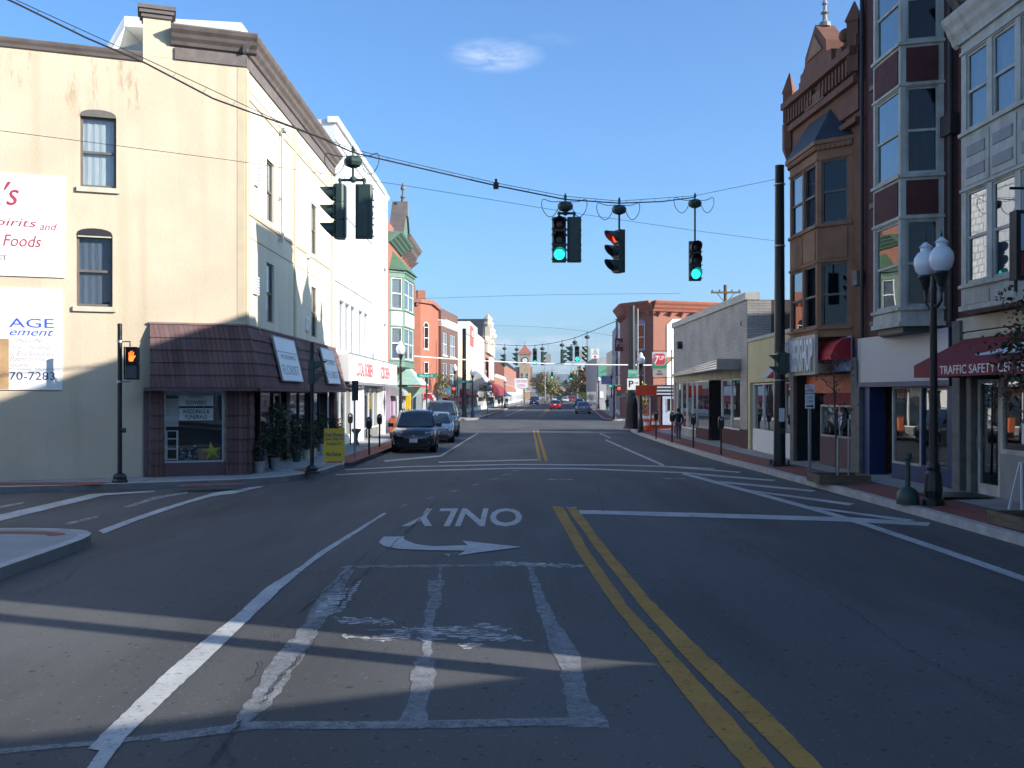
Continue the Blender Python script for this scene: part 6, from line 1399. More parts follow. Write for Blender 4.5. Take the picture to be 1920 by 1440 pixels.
bn = thing('banner', 'plain orange red banner fixed to the right street lamp', 'banner', (g[0], g[1], 2.25)); mb = MB(); mb.hex([(-.32, -.16, 0), (.85, -.16, 0), (.85, -.13, 0), (-.32, -.13, 0), (-.32, -.16, .58), (.9, -.16, .55), (.9, -.13, .55), (-.32, -.13, .58)]); mb.build('cloth', m_orb, bn); mb = MB(); mb.cyl((0, -.13, .5), (0, 0, .5), .02, n=6); mb.cyl((-.3, -.12, .5), (.85, -.12, .5), .012, n=6); mb.build('bracket', m_gal, bn)
for X, Y, h, lab in ((-5.3, 91.5, 4.9, 'left street lamp before the brown brick building'), (-3.7, 92.5, 4.5, 'left street lamp at the far corner kerb'), (-1.15, 160, 4.8, 'distant left street lamp near the blue awning'), (3.2, 255, 5, 'more distant left street lamp under the clock tower'),
                     (11.3, 112, 4.8, 'distant right street lamp by the green sign building'), (13.2, 150, 4.8, 'more distant right street lamp past the parked cars'), (15.4, 190, 4.8, 'farthest right street lamp beside the trees')):
    lamp(lab, X, Y, h, low=True, group='far street lamps')
for px, Y, hh, lab in ((1022, 240, 9.5, 'first pale far pole left of the road'), (1029, 270, 9.0, 'second pale far pole left of the road'), (1035, 300, 9.0, 'third pale far pole left of the road'), (1110, 200, 9, 'pale far pole on the right near the cream building'), (1083, 260, 10, 'pale far pole on the right among the trees')):
    X = (px-960)/F*Y; o = thing('far_pole', lab, 'pole', (X, Y, .1), group='pale poles down the street'); mb = MB(); mb.cyl((0, 0, 0), (0, 0, hh), .14, .09, 8); mb.build('shaft', m_bayg, o)
    mb = MB(); mb.cyl((0, 0, hh-.3), (1.8 if px < 1060 else -1.8, 0, hh), .06, n=6); mb.build('arm', m_bayg, o)
# wooden utility pole behind the beige shop
o = thing('utility_pole', 'wooden utility pole with cross arm rising behind the beige shop', 'pole', (17.3, 80, 0)); mb = MB(); mb.cyl((0, 0, 0), (0, 0, 11.2), .2, .14, 8); mb.build('shaft', m_wood, o); mb = MB(); mb.box(-1.2, 1.2, -.2, -.08, 10.5, 10.65); mb.cyl((-.7, -.14, 10.5), (0, -.1, 9.7), .03); mb.cyl((.7, -.14, 10.5), (0, -.1, 9.7), .03); mb.build('cross_arm', m_wood, o)
mb = MB()
for x in (-1.1, -.5, .5, 1.1): mb.lathe([(.04, 0), (.06, .06), (.04, .14), (.01, .17)], (x, -.14, 10.65), 6)
mb.build('insulator', m_dark, o)

# ------------------------------------------------------------------ parking meters
def meter(label, X, Y, z0=.17, h=1.25, group='parking meters'):
    root = thing('parking_meter', label, 'parking meter', (X, Y, z0), group=group); mb = MB(); mb.cyl((0, 0, 0), (0, 0, h-.3), .035, n=8); mb.build('post', m_blackp, root)
    mb = MB(); prof = [(-.075, h-.32), (.075, h-.32), (.10, h-.22), (.10, h-.02), (.08, h+.06), (.03, h+.11), (-.03, h+.11), (-.08, h+.06), (-.10, h-.02), (-.10, h-.22)]; mb.prismy(prof, -.06, .06); hd = mb.build('meter_head', m_blackp, root)
    mb = MB(); mb.box(-.05, .05, -.066, -.06, h-.04, h+.05); mb.build('display', m_head, hd); return root
mt = meter('nearest right parking meter before the beige shop', *G(1352, 852, .17)); 
for px, py, lab in ((1300, 839.5, 'right parking meter before the green reflection'), (1260, 829.5, 'right parking meter beside the walking person'), (1230, 823.5, 'farthest right parking meter near the orange barrels')):
    g = G(px, py, .17); copy_tree(mt, (g[0], g[1], .17), 0, lab, 'parking meters')
for px, py, lab in ((692, 853, 'left parking meter in the sun beside the kerb'), (657, 834, 'left parking meter seen against the white shop')):
    g = G(px, py, .15); copy_tree(mt, (g[0], g[1], .15), 0, lab, 'parking meters')
copy_tree(mt, (-5.45, 40.6, .15), 0, 'left parking meter just before the dark parked car', 'parking meters')

# ------------------------------------------------------------------ signs, planters and small street things
g = G(665, 860, .15); o = thing('sign_post', 'steel sign post seen from behind near the yellow board', 'sign', (g[0], g[1], .15)); mb = MB(); mb.box(-.03, .03, -.02, .02, 0, 2.35); mb.build('post', m_gal, o); mb = MB(); mb.box(-.09, .13, -.03, -.021, 1.95, 2.62); mb.build('plate', m_slate, o)
g = G(1518, 895, .2); o = thing('sign_post', 'red and white no parking sign on a steel post before the barber', 'sign', (g[0], g[1], .2)); mb = MB(); mb.box(-.035, .035, -.02, .02, 0, 2.2); mb.build('post', m_gal, o); mb = MB(); mb.box(-.12, .12, -.035, -.021, 1.75, 2.12); mb.box(-.12, .12, -.035, -.021, 2.14, 2.36); pl = mb.build('plate', m_signw, o)
text('NO', pl, m_red, -.05, -.036, 2.3, h=.06, w=.1); text('PARKING', pl, m_red, 0, -.036, 2.2, h=.05, w=.2); text('8 AM', pl, m_black, 0, -.036, 2.03, h=.05, w=.13); text('6 PM', pl, m_black, 0, -.036, 1.93, h=.05, w=.13); mb = MB(); mb.prismy([(-.09, 1.79), (.04, 1.79), (.04, 1.77), (.1, 1.81), (.04, 1.85), (.04, 1.83), (-.09, 1.83)], -.038, -.0355); mb.build('arrow', m_black, pl)
g = G(626, 872, .15)
o = thing('a_frame_sign', 'yellow folding board advertising fresh flowers on the left pavement', 'sign', (g[0], g[1], .15), R(4)); T = Matrix.Rotation(R(-7), 4, 'X')
mb = MB(T); mb.box(-.31, .31, -.02, .0, .12, 1.12); bd = mb.build('board', m_yel, o); mb = MB(T); 
for x in (-.3, .27): mb.box(x, x+.03, -.021, .011, 0, .119)
mb.M = Matrix.Rotation(R(7), 4, 'X') @ Matrix.Translation((0, .26, 0)); mb.box(-.31, -.28, 0, .02, 0, 1.0); mb.box(.28, .31, 0, .02, 0, 1.0); mb.build('leg_frame', m_signw, o)
for s_, z, h_, w_ in (('Fresh Flowers', .93, .13, .56), ('Open Daily 9-6', .79, .11, .56), ('Sundays 9-3', .64, .11, .46), ('We Deliver', .33, .12, .48)): text(s_, bd, m_navy, 0, -.022, z, h=h_, w=w_, M=T, shear=.2, bold=.015)
# green bollard pump
g = G(1702, 945, .16); o = thing('bollard', 'dark green bollard with a bell shaped base beside the twin lamp', 'bollard', (g[0], g[1], .16)); mb = MB(); mb.lathe([(.21, 0), (.215, .1), (.20, .22), (.14, .30), (.06, .34)], n=16); mb.build('base', m_sig, o, smooth=True); mb = MB(); mb.lathe([(.05, .34), (.045, .85), (.075, .88), (.075, .98), (.03, 1.0)], n=12); mb.build('stem', m_sig, o, smooth=True)
def leaves(mb, c, rad, n, q0, q1, rnd, mats=1, flat=1.0, shellb=.5):
    for _ in range(n):
        u = Vector((rnd.gauss(0, 1), rnd.gauss(0, 1), rnd.gauss(0, 1))).normalized()*rnd.random()**shellb
        p = Vector(c)+Vector((u.x*rad[0], u.y*rad[1], u.z*rad[2])); a = Vector((rnd.gauss(0, 1), rnd.gauss(0, 1), rnd.gauss(0, .6))).normalized(); b_ = a.cross(Vector((rnd.gauss(0, 1), rnd.gauss(0, 1), rnd.gauss(0, 1)))).normalized()
        q = rnd.uniform(q0, q1); mb.add([tuple(p-a*q), tuple(p-b_*q*.6), tuple(p+a*q), tuple(p+b_*q*.6)], [(0, 1, 2, 3)], rnd.randrange(mats))
def tree(name, label, cat, loc_, h, trunk_r, crown_r, nlimb, nleaf, lmats, seed, q=(.05, .09), base=.35, group=None, clump=.35):
    rnd = random.Random(seed); root = thing(name, label, cat, loc_, group=group); mb = MB(); lean = rnd.uniform(-.05, .05)*h
    tp = [(0, 0, 0), (lean*.3, 0, h*.3), (lean*.6, .02*h, h*.6), (lean, 0, h*.93)]; mb.tube(smooth_pl3(tp), trunk_r, 7, r2=trunk_r*.25); ends = []
    for i in range(nlimb):
        z = h*(base+(.92-base)*i/nlimb); a = i*2.4+rnd.uniform(-.4, .4); l = crown_r*rnd.uniform(.6, 1.05)*(1.15-.6*(i/nlimb)); s_ = Vector((lean*z/h, 0, z)); e = s_+Vector((math.cos(a)*l, math.sin(a)*l, l*rnd.uniform(.5, 1.0)))
        m_ = s_.lerp(e, .5)+Vector((0, 0, -.08*l)); mb.tube([s_, m_, e], trunk_r*.4, 5, r2=trunk_r*.1); ends += [e, m_.lerp(e, .5)]
        for k in range(3):
            f = s_.lerp(e, rnd.uniform(.4, .9)); t_ = f+Vector((rnd.uniform(-1, 1), rnd.uniform(-1, 1), rnd.uniform(.1, 1)))*l*.45; mb.tube([f, t_], trunk_r*.16, 4, r2=trunk_r*.05); ends.append(t_)
    mb.build('trunk', m_bark, root); mb = MB(); ends.append(Vector((lean, 0, h*.95)))
    for e in ends: leaves(mb, e, (crown_r*clump*rnd.uniform(.6, 1.2),)*3, max(1, int(nleaf/len(ends))), q[0], q[1], rnd, len(lmats), shellb=.45)
    mb.build('crown', lmats, root); return root
def planter(label, X, Y, w_=.75, z0=.2, d=.5):
    o = thing('tree_planter', label, 'planter', (X, Y, z0-.03)); mb = MB(); t_ = .08
    for k in range(2):
        z = k*.105; mb.bevbox(-w_, w_, -d, -d+t_, z, z+.1, .01); mb.bevbox(-w_, w_, d-t_, d, z, z+.1, .01); mb.bevbox(-w_, -w_+t_, -d+t_, d-t_, z, z+.1, .01); mb.bevbox(w_-t_, w_, -d+t_, d-t_, z, z+.1, .01)
    mb.build('timber_edge', m_wood, o); mb = MB(); mb.box(-w_+t_, w_-t_, -d+t_, d-t_, 0, .14); mb.build('soil', m_soil, o); return o
g = G(1572, 902, .2); planter('low timber planter round the sapling before the barber', g[0], g[1], .62)
tree('sapling', 'thin sapling with sparse russet leaves before the barbershop', 'tree', (g[0], g[1]+.1, .3), 3.2, .035, .55, 9, 170, [m_leafr, m_leafd], 4, (.02, .045), .45)
o = thing('support_stake', 'pale metal stake tied to the barbershop sapling', 'stake', (g[0]-.05, g[1]-.1, .3)); mb = MB(); mb.cyl((0, 0, 0), (0, 0, .95), .03, n=8); mb.cyl((.3, .12, 0), (.3, .12, 1.4), .02, n=8); mb.build('stake', m_gal, o)
g = G(1905, 985, .2); planter('low timber planter at the right edge by the shop awning', g[0]+.45, g[1], .62, .2, .62)
tree('small_tree', 'small tree with thin dark foliage at the right edge', 'tree', (g[0]+.35, g[1]+.1, .3), 3.7, .05, .8, 14, 1900, [m_leafd, m_leafr, m_leafd], 9, (.025, .055), .4)
g = G(1910, 962, .2); o = thing('a_frame_sign', 'white legged folding board at the right frame edge', 'sign', (g[0]+.35, g[1]+.1, .2)); mb = MB()
mb.hex([(-.38, -.25, 0), (-.34, -.25, 0), (-.34, -.22, 0), (-.38, -.22, 0), (-.28, -.05, .9), (-.24, -.05, .9), (-.24, -.02, .9), (-.28, -.02, .9)]); mb.hex([(.34, -.25, 0), (.38, -.25, 0), (.38, -.22, 0), (.34, -.22, 0), (.28, -.05, .9), (.32, -.05, .9), (.32, -.02, .9), (.28, -.02, .9)]); mb.hex([(-.38, .22, 0), (-.34, .22, 0), (-.34, .25, 0), (-.38, .25, 0), (-.28, .0, .9), (-.24, .0, .9), (-.24, .03, .9), (-.28, .03, .9)]); mb.build('leg_frame', m_signw, o)
mb = MB(); mb.hex([(-.33, -.2, .2), (.33, -.2, .2), (.33, -.18, .2), (-.33, -.18, .2), (-.24, -.05, .88), (.27, -.05, .88), (.27, -.03, .88), (-.24, -.03, .88)]); mb.build('board', m_slate, o)
# mat at the shop door
o = thing('door_mat', 'dark mat on the pavement before the safety centre door', 'mat', (9.15, 20.2, .24)); mb = MB(); mb.box(-.65, .5, -.5, .6, .0, .012); mb.build('mat', m_dark, o)
tree('street_tree', 'small yellow green tree on the left pavement before the brown building', 'tree', (-6.35, 82.5+8, .15), 4.2, .06, 1.0, 10, 900, [m_leafg, m_leafy, m_leafg], 12, (.05, .10), .35)
tree('street_tree', 'small bushy tree on the far left pavement', 'tree', (-2.9, 116, .15), 3.6, .06, 1.0, 9, 600, [m_leafg, m_leafr], 13, (.06, .12), .35)
tree('street_tree', 'yellow leaved tree behind the right street lamp', 'tree', (8.6, 66, .15), 3.1, .06, .95, 10, 700, [m_leafy, m_leafg, m_leafy], 14, (.05, .10), .3)
# potted plants by the flower shop
def plant(label, X, Y, pot, h, r_, seed, m_pot=None, n=420, tilt=0, z0=.15):
    root = thing('potted_plant', label, 'plant', (X, Y, z0)); mb = MB(); mb.lathe([(pot*.75, 0), (pot, pot*1.9), (pot*1.08, pot*1.9), (pot*1.08, pot*2.1), (pot*.9, pot*2.1)], n=12); mb.build('pot', m_pot or m_signw, root)
    rnd = random.Random(seed); mb = MB()
    for k in range(4): mb.tube([(0, 0, pot*1.8), (rnd.uniform(-.1, .1), rnd.uniform(-.1, .1), pot*2+h*.5), (rnd.uniform(-r_, r_)*.6, rnd.uniform(-r_, r_)*.6, pot*2+h*.85)], .012, 4)
    mb.build('stem', m_bark, root); mb = MB()
    for k in range(5): leaves(mb, (rnd.uniform(-r_, r_)*.5, rnd.uniform(-r_, r_)*.5, pot*2+h*(.15+.18*k)), (r_*.65, r_*.65, h*.22), n//5, .03, .07, rnd, 3, shellb=.5)
    mb.build('foliage', [m_leafd, m_leafd, m_leafg], root); return root
plant('bushy plant in a pale bucket against the shop pier', -6.9, 27.0, .15, .75, .28, 1, m_pot=m_bayg)
plant('tall dark shrub in a pale pot left of the shop entrance', -6.7, 28.0, .17, 1.3, .38, 2, m_pot=m_bayg, n=700)
plant('leaning dark plant in a black tub near the entrance', -6.95, 28.8, .18, .8, .35, 3, m_pot=m_dark)
plant('shrub in a small green pot below the shop window', -6.9, 31.6, .15, 1.0, .33, 5, m_pot=m_inkg)
plant('plant in a striped cream pot below the shop window', -6.85, 32.9, .14, .9, .33, 6, m_pot=m_sill)
plant('low dark plant in the second cream pot', -6.85, 33.9, .14, .8, .3, 7, m_pot=m_blind)
plant('dark evergreen in a white bucket near the far panel', -6.75, 35.4, .18, 1.1, .36, 8)
plant('reddish tub plant at the far end of the flower shop', -6.85, 37.6, .2, .9, .4, 11, m_pot=m_rbrickp)
o = thing('hanging_plant', 'dark trailing plant hung under the shingled skirt', 'plant', (-6.85, 28.9, 1.75)); mb = MB(); mb.lathe([(.1, 0), (.16, .14), (.14, .14)], n=10); mb.cyl((0, 0, .1), (0, 0, .7), .006, n=4); mb.build('basket', m_dark, o); mb = MB(); leaves(mb, (0, 0, .1), (.32, .32, .28), 300, .03, .06, random.Random(5), 2); mb.build('foliage', [m_leafd, m_leafg], o)
# small plant stand in the sun
o = thing('garden_figure', 'small dark urn standing before the white shop', 'urn', (-6.6, 41.8, .15)); mb = MB(); mb.lathe([(.15, 0), (.12, .1), (.07, .25), (.10, .5), (.2, .62), (.2, .7), (.05, .72)], n=12); mb.build('urn', m_stone, o)
for X, Y, lab in ((7.85, 57.6, 'nearer orange and white barrel by the right kerb'), (8.5, 58.6, 'farther orange and white barrel beside the kiosk')):
    o = thing('traffic_barrel', lab, 'barrel', (X, Y, .2), group='orange barrels'); mb = MB(); mb.lathe([(.28, 0), (.3, .05), (.24, .08), (.23, .3)], n=14); mb.lathe([(.21, .5), (.2, .7)], n=14); mb.lathe([(.19, .86), (.18, .95), (.05, 1.0)], n=14); mb.build('drum', m_oran, o); mb = MB(); mb.lathe([(.228, .3), (.212, .5)], n=14); mb.lathe([(.2, .7), (.19, .86)], n=14); mb.build('reflective_band', m_signw, o)
o = thing('barricade', 'low orange rail barricade before the kiosk', 'barricade', (8.7, 57.2, .2)); mb = MB(); mb.box(-.7, .7, -.03, .03, .15, .35); mb.build('rail', m_oran, o); mb = MB(); mb.box(-.72, -.66, -.2, .2, 0, .6); mb.box(.66, .72, -.2, .2, 0, .6); mb.build('foot', m_orb, o)
# kiosk and the soft drink sign
root = thing('kiosk', 'small maroon kiosk with a white door and blue striped eaves', 'kiosk', (8.95, 60, .15))
mb = MB(); mb.box(-.1, 3.4, 0, 3, .12, 2.15); mb.build('wall', m_maroon, root); mb = MB(); mb.box(-.2, 3.5, -.1, 3.1, 0, .12); mb.build('base', m_awn, root)
mb = MB()
for k in range(3): mb.box(-.15-.02*k, 3.5, -.1-.02*k, 3.1, 2.15+k*.2, 2.24+k*.2)
mb.build('white_eaves', m_fascia, root); mb = MB()
for k in range(3): mb.box(-.12, 3.45, -.07, 3.05, 2.241+k*.2, 2.349+k*.2)
mb.build('blue_eaves', m_blue, root); mb = MB(); mb.box(.2, 1.05, -.04, .0, .15, 2.05); dr = mb.build('door', mat('pale_blue_door', (.45, .50, .62), .5), root); mb = MB(); mb.box(.45, .95, -.05, -.041, 1.15, 1.9); mb.build('pane', m_glass, dr); mb = MB(); mb.box(.44, .47, -.06, -.05, 1.13, 1.92); mb.box(.68, .71, -.06, -.05, 1.13, 1.92); mb.box(.44, .96, -.06, -.05, 1.13, 1.16); mb.build('door_frame', m_signw, dr)
o = thing('pole_sign', 'square red and green 7UP sign on a tall maroon pole', 'sign', (9.62, 59.4, .15)); mb = MB(); mb.cyl((0, 0, 0), (0, 0, 4.85), .038, n=8); mb.cyl((-1.25, 0, 4.78), (0, 0, 4.78), .025, n=6); mb.cyl((-1.2, 0, 3.15), (.1, 0, 3.2), .025, n=6); mb.build('post', m_rbrickp, o)
mb = MB(); mb.box(-1.18, -.3, -.12, .12, 3.7, 4.72); bx = mb.build('sign_box', m_fascia, o)
mb = MB(); mb.box(-1.16, -.32, -.128, -.121, 3.72, 4.32); mb.build('green_panel', mat('bottle_green', (.02, .19, .09), .5), bx)
mb = MB(); mb.bevbox(0, .66, 0, .72, 0, .006, .08); T = Matrix.Translation((-1.08, -.132, 3.93)) @ Matrix.Rotation(R(90), 4, 'X'); mb2 = MB(T); mb2.bevbox(-.02, .68, -.02, .72, 0, .003, .1); mb2.build('panel_edge', m_fascia, bx); mb2 = MB(T); mb2.bevbox(.01, .65, .01, .69, .003, .007, .09); mb2.build('red_panel', m_red, bx)
text('7', bx, m_signw, -.92, -.14, 4.25, h=.48, w=.26, bold=.02, shear=.25); text('UP', bx, m_signw, -.62, -.14, 4.36, h=.26, w=.3, bold=.02, shear=.1)
mb = MB(); mb.box(-1.15, -.3, -.09, .09, 3.25, 3.68); wb_ = mb.build('lower_board', m_bayg, o); text('BIG', wb_, m_inkg, -.74, -.092, 3.56, h=.11, w=.22); text('BURGER', wb_, m_inkg, -.74, -.092, 3.39, h=.11, w=.34)
# red pizza sign and other far signs
def far_sign(lab, X, Y, z0, z1, w2, m_, words=(), wm=None, pole=True):
    o = thing('shop_sign', lab, 'sign', (X, Y, .1)); mb = MB(); mb.box(-w2, w2, -.1, .1, z0, z1); b_ = mb.build('sign_box', m_, o)
    if pole: mb = MB(); mb.cyl((0, .15, 0), (0, .15, z1), .06, n=6); mb.build('post', m_dark, o)
    for s_, cz, h_, w_ in words: text(s_, b_, wm or m_red, 0, -.102, cz, h=h_, w=w_)
    return o
far_sign('red Pizza sign projecting from the shaded right row', 10.4, 93, 6.3, 7.5, .7, mat('dull_red_sign', (.22, .03, .04), .6), (('Pizza', 7.0, .55, 1.1),), m_signw, False)
far_sign('blue and white box sign over the far right shops', 12.3, 128, 3.55, 4.65, .72, mat('pale_violet_sign', (.30, .32, .55), .5), (), None, False)
far_sign('white sign with red two line lettering on the far left', 1.9, 205, 3.4, 5.6, 1.35, m_signw, (('CAR WASH', 5.0, .6, 2.3), ('OPEN', 4.1, .5, 1.6)))
far_sign('smaller red and white sign below the clock tower', 5.6, 300, 3.0, 4.8, 1.6, m_signw, (('SALE', 3.9, .9, 2.2),))
far_sign('yellow green pedestrian sign on the far right', 13.6, 185, 1.6, 2.6, .45, mat('fluorescent_sign', (.45, .62, .02), .5))
far_sign('small white regulatory sign on the far right', 13.6, 150, 1.7, 2.7, .28, m_signw)
far_sign('tall white folding board on the far right pavement', 8.95+.9, 97, .1, 1.9, .3, m_signw, (), None, False)
for X, Y, z, w2, words, lab in ((-5.4, 62.6, 3.35, .62, 'Market St', 'green street name sign at the near left corner'), (-4.6, 94.8, 3.4, .8, 'Fifth St', 'green street name sign on the far left pole'), (8.9, 86.6, 2.9, .6, 'Main St', 'green street name sign on the far right corner')):
    o = thing('street_name_sign', lab, 'sign', (X, Y, .15)); mb = MB(); mb.box(-w2, w2, -.27, -.25, z-.13, z+.13); b_ = mb.build('plate', mat('street_sign_green', (.01, .22, .16), .5), o); text(words, b_, m_signw, 0, -.271, z, h=.14, w=w2*1.3)
    if X != -4.6: mb = MB(); mb.cyl((0, -.2, 0), (0, -.2, z+.1), .04, n=8); mb.build('post', m_blackp, o)
for X, Y, lab, dx in ((-5.0, 90.8, 'far left post with a red pedestrian light', -.35), (9.0, 86.3, 'far right post with a red pedestrian light', .35)):
    o = thing('signal_post', lab, 'post', (X, Y, .15)); mb = MB(); mb.cyl((0, 0, 0), (0, 0, 3.0), .07, n=8); mb.lathe([(.18, 0), (.16, .2), (.08, .25)], n=8); mb.build('post', m_blackp, o); mb = MB(); mb.box(dx-.22, dx+.22, -.1, .1, 2.05, 2.95); mb.cyl((0, 0, 2.5), (dx, 0, 2.5), .03, n=6); b_ = mb.build('pedestrian_signal', m_black, o); mb = MB(); mb.cyl((dx, -.13, 2.7), (dx, -.101, 2.7), .14, n=12); mb.build('red_light', m_lredon, b_)
# flags and racks before the green building
o = thing('shop_banner', 'white banner with a red leaf pattern beyond the parked cars', 'banner', (-5.9, 71, .15)); mb = MB(); mb.prismy([(-.55, .6), (.35, .6), (.45, 1.9), (.1, 2.3), (-.5, 2.2)], -.03, .0); mb.build('cloth', m_signw, o); mb = MB(); mb.prismy([(-.5, 1.7), (-.1, 1.9), (.35, 1.6), (.1, 2.15), (-.4, 2.25)], -.04, -.031); mb.build('red_pattern', m_red, o); mb = MB(); mb.cyl((-.55, .02, 0), (-.55, .02, 2.3), .03); mb.build('post', m_gal, o)
far_sign('small yellow notice before the pale canopy', -6.15, 58.5, 1.35, 2.3, .14, m_yel)
far_sign('small blue notice board before the pale canopy', -6.0, 63.5, 1.2, 2.3, .17, m_head)
o = thing('newspaper_box', 'orange newspaper box on the left pavement behind the dark car', 'box', (-5.85, 48.5, .15)); mb = MB(); mb.bevbox(-.16, .2, -.22, .22, .3, 1.0, .03); mb.build('cabinet', mat('faded_orange_metal', (.42, .10, .03), .6), o); mb = MB(); mb.box(-.14, .18, -.18, .18, 0, .3); mb.build('pedestal', m_dark, o)
# ================================================================== cars
def car(name, label, loc_, rz, paint, kind='suv', L_=4.6, W=1.84, H=1.68, group=None, plates=True, cat='car', lowres=False):
    """front faces local -y"""
    root = thing(name, label, cat, loc_, rz, group); hw = W/2; fr = -L_/2; re = L_/2
    suv = kind == 'suv'; belt = H*.60 if suv else H*.64; hood = H*.60 if suv else H*.60
    #            y        zbot  zside ztop  width
    st = [(fr, .42, .55, .68, .74), (fr+.06, .26, .55, hood*.80, .86), (fr+.25, .20, .6, hood*.92, .95), (fr+.9, .20, .6, hood*1.0, 1.0), (fr+(1.15 if suv else 1.2), .2, .62, belt*1.02, 1.0),
          (0, .2, .62, belt*1.03, 1.0), (re-1.0, .2, .62, belt*1.05, 1.0), (re-.3, .22, .62, belt*(1.06 if suv else 1.0), .98), (re-.08, .28, .6, belt*(1.0 if suv else .93), .93), (re, .42, .55, .75, .86)]
    mb = MB(); rings = []
    for y, zb, zs, zt, wf in st:
        w_ = hw*wf; rings.append([(-w_*.80, y, zb), (-w_*.96, y, zb+.10), (-w_, y, zs), (-w_*.985, y, zs+(zt-zs)*.6), (-w_*.93, y, zt-.03), (-w_*.80, y, zt), (0, y, zt+.025), (w_*.80, y, zt), (w_*.93, y, zt-.03), (w_*.985, y, zs+(zt-zs)*.6), (w_, y, zs), (w_*.96, y, zb+.10), (w_*.80, y, zb)])
    k = len(rings[0]); vs = [p for r_ in rings for p in r_]
    fs = [(j*k+i, j*k+(i+1) % k, (j+1)*k+(i+1) % k, (j+1)*k+i) for j in range(len(rings)-1) for i in range(k)]+[tuple(range(k-1, -1, -1)), tuple(range((len(rings)-1)*k, len(rings)*k))]
    mb.add(vs, fs)
    if suv: g = [(fr+1.05, belt*1.0, .90), (fr+1.75, H-.07, .74), (fr+2.2, H, .73), (re-.75, H-.01, .72), (re-.5, H-.06, .71), (re-.12, belt*1.03, .86)]
    else: g = [(fr+1.15, belt*1.0, .88), (fr+1.95, H-.06, .70), (fr+2.3, H, .69), (re-1.5, H-.02, .68), (re-1.3, H-.06, .68), (re-.55, belt*1.0, .82)]
    gr = []
    for y, z, wf in g:
        w_ = hw*wf; gr.append((y, z, w_))
    # cabin: side outline between belt and roof
    def ring(y, z, w_, zb=belt*.98, wb=hw*.93):
        return [(-wb, y, zb), (-w_, y, z-.02), (-w_*.86, y, z), (0, y, z+.02), (w_*.86, y, z), (w_, y, z-.02), (wb, y, zb)]
    rr = [ring(y, z, w_) for y, z, w_ in gr]; k = 7; base = len(mb.v); mb.add([p for r_ in rr for p in r_], [(j*k+i, j*k+i+1, (j+1)*k+i+1, (j+1)*k+i) for j in range(len(rr)-1) for i in range(k-1)])
    body = mb.build('body', paint, root, smooth=True)
    # glazing set just proud of the cabin
    def pane(a, b_, c_, d_, nm, ins=.08, off=.012, m_=None, label=None):
        a, b_, c_, d_ = map(Vector, (a, b_, c_, d_)); ce = (a+b_+c_+d_)/4; n = (b_-a).cross(d_-a).normalized()
        P_ = [p+(ce-p).normalized()*ins+n*off for p in (a, b_, c_, d_)]; q = MB(); q.quad(*[tuple(p) for p in P_]); q.quad(*[tuple(p-n*off*.9) for p in P_][::-1])
        for i in range(4): q.quad(tuple(P_[i]), tuple(P_[i]-n*off*.9), tuple(P_[(i+1) % 4]-n*off*.9), tuple(P_[(i+1) % 4]))
        return q.build(nm, m_ or m_glass, root)
    (y0, z0, w0), (y1, z1, w1) = gr[0], gr[1]; pane((-w0*.96, y0, z0+.02), (w0*.96, y0, z0+.02), (w1*.93, y1, z1), (-w1*.93, y1, z1), 'windscreen', .06)
    (y4, z4, w4), (y5, z5, w5) = gr[-2], gr[-1]; pane((w5*.95, y5, z5+.04), (-w5*.95, y5, z5+.04), (-w4*.93, y4, z4), (w4*.93, y4, z4), 'rear_window', .07)
    wt = gr[2][2]; wb = hw*.93; zb = belt*1.02; zt = H-.08; xi = lambda z: wb+(wt-wb)*(z-belt*.98)/(H-.02-belt*.98)
    ya, yb_, yc, yd = y0+.22, y1+.12, y4-.05, y5-.28; ym = (yb_+yc)/2-.1
    for s_ in (-1, 1):
        for (u0, u1, t0, t1) in ((ya, ym-.04, yb_, ym-.04), (ym+.04, (yd if not suv else yd-.5), ym+.04, (yc-.25 if suv else yc)))+(((yd-.42, yd, yc-.17, yc),) if suv else ()):
            p = [(s_*xi(zb), u0, zb), (s_*xi(zb), u1, zb), (s_*xi(zt), t1, zt), (s_*xi(zt), t0, zt)]
            if s_ < 0: p = p[::-1]
            pane(*p, 'side_window', .03, .015)
    # wheels
    R_ = .36 if suv else .32
    for s_ in (-1, 1):
        for yw in (fr+.9, re-.95):
            q = MB(); q.cyl((s_*(hw-.30), yw, R_+.02), (s_*(hw+.004), yw, R_+.02), R_+.055, n=20); q.build('wheel_arch', m_black, root)
            q = MB(); q.M = Matrix.Translation((s_*(hw-.1), yw, R_)) @ Matrix.Rotation(R(90), 4, 'Y'); q.lathe([(R_*.6, -.11), (R_*.93, -.115), (R_, -.08), (R_, .08), (R_*.93, .115), (R_*.6, .11)], n=22); wh = q.build('wheel', m_tyre, root, smooth=True)
            q = MB(); q.cyl((s_*(hw-.05), yw, R_), (s_*(hw+.012), yw, R_), R_*.6, R_*.58, 18); rim = q.build('rim', m_rim, wh)
            q = MB()
            for i in range(5): a = i*2*math.pi/5+.3; q.cyl((s_*(hw+.009), yw+math.cos(a)*R_*.38, R_+math.sin(a)*R_*.38), (s_*(hw+.016), yw+math.cos(a)*R_*.38, R_+math.sin(a)*R_*.38), R_*.13, n=8)
            q.build('rim_opening', m_black, wh)
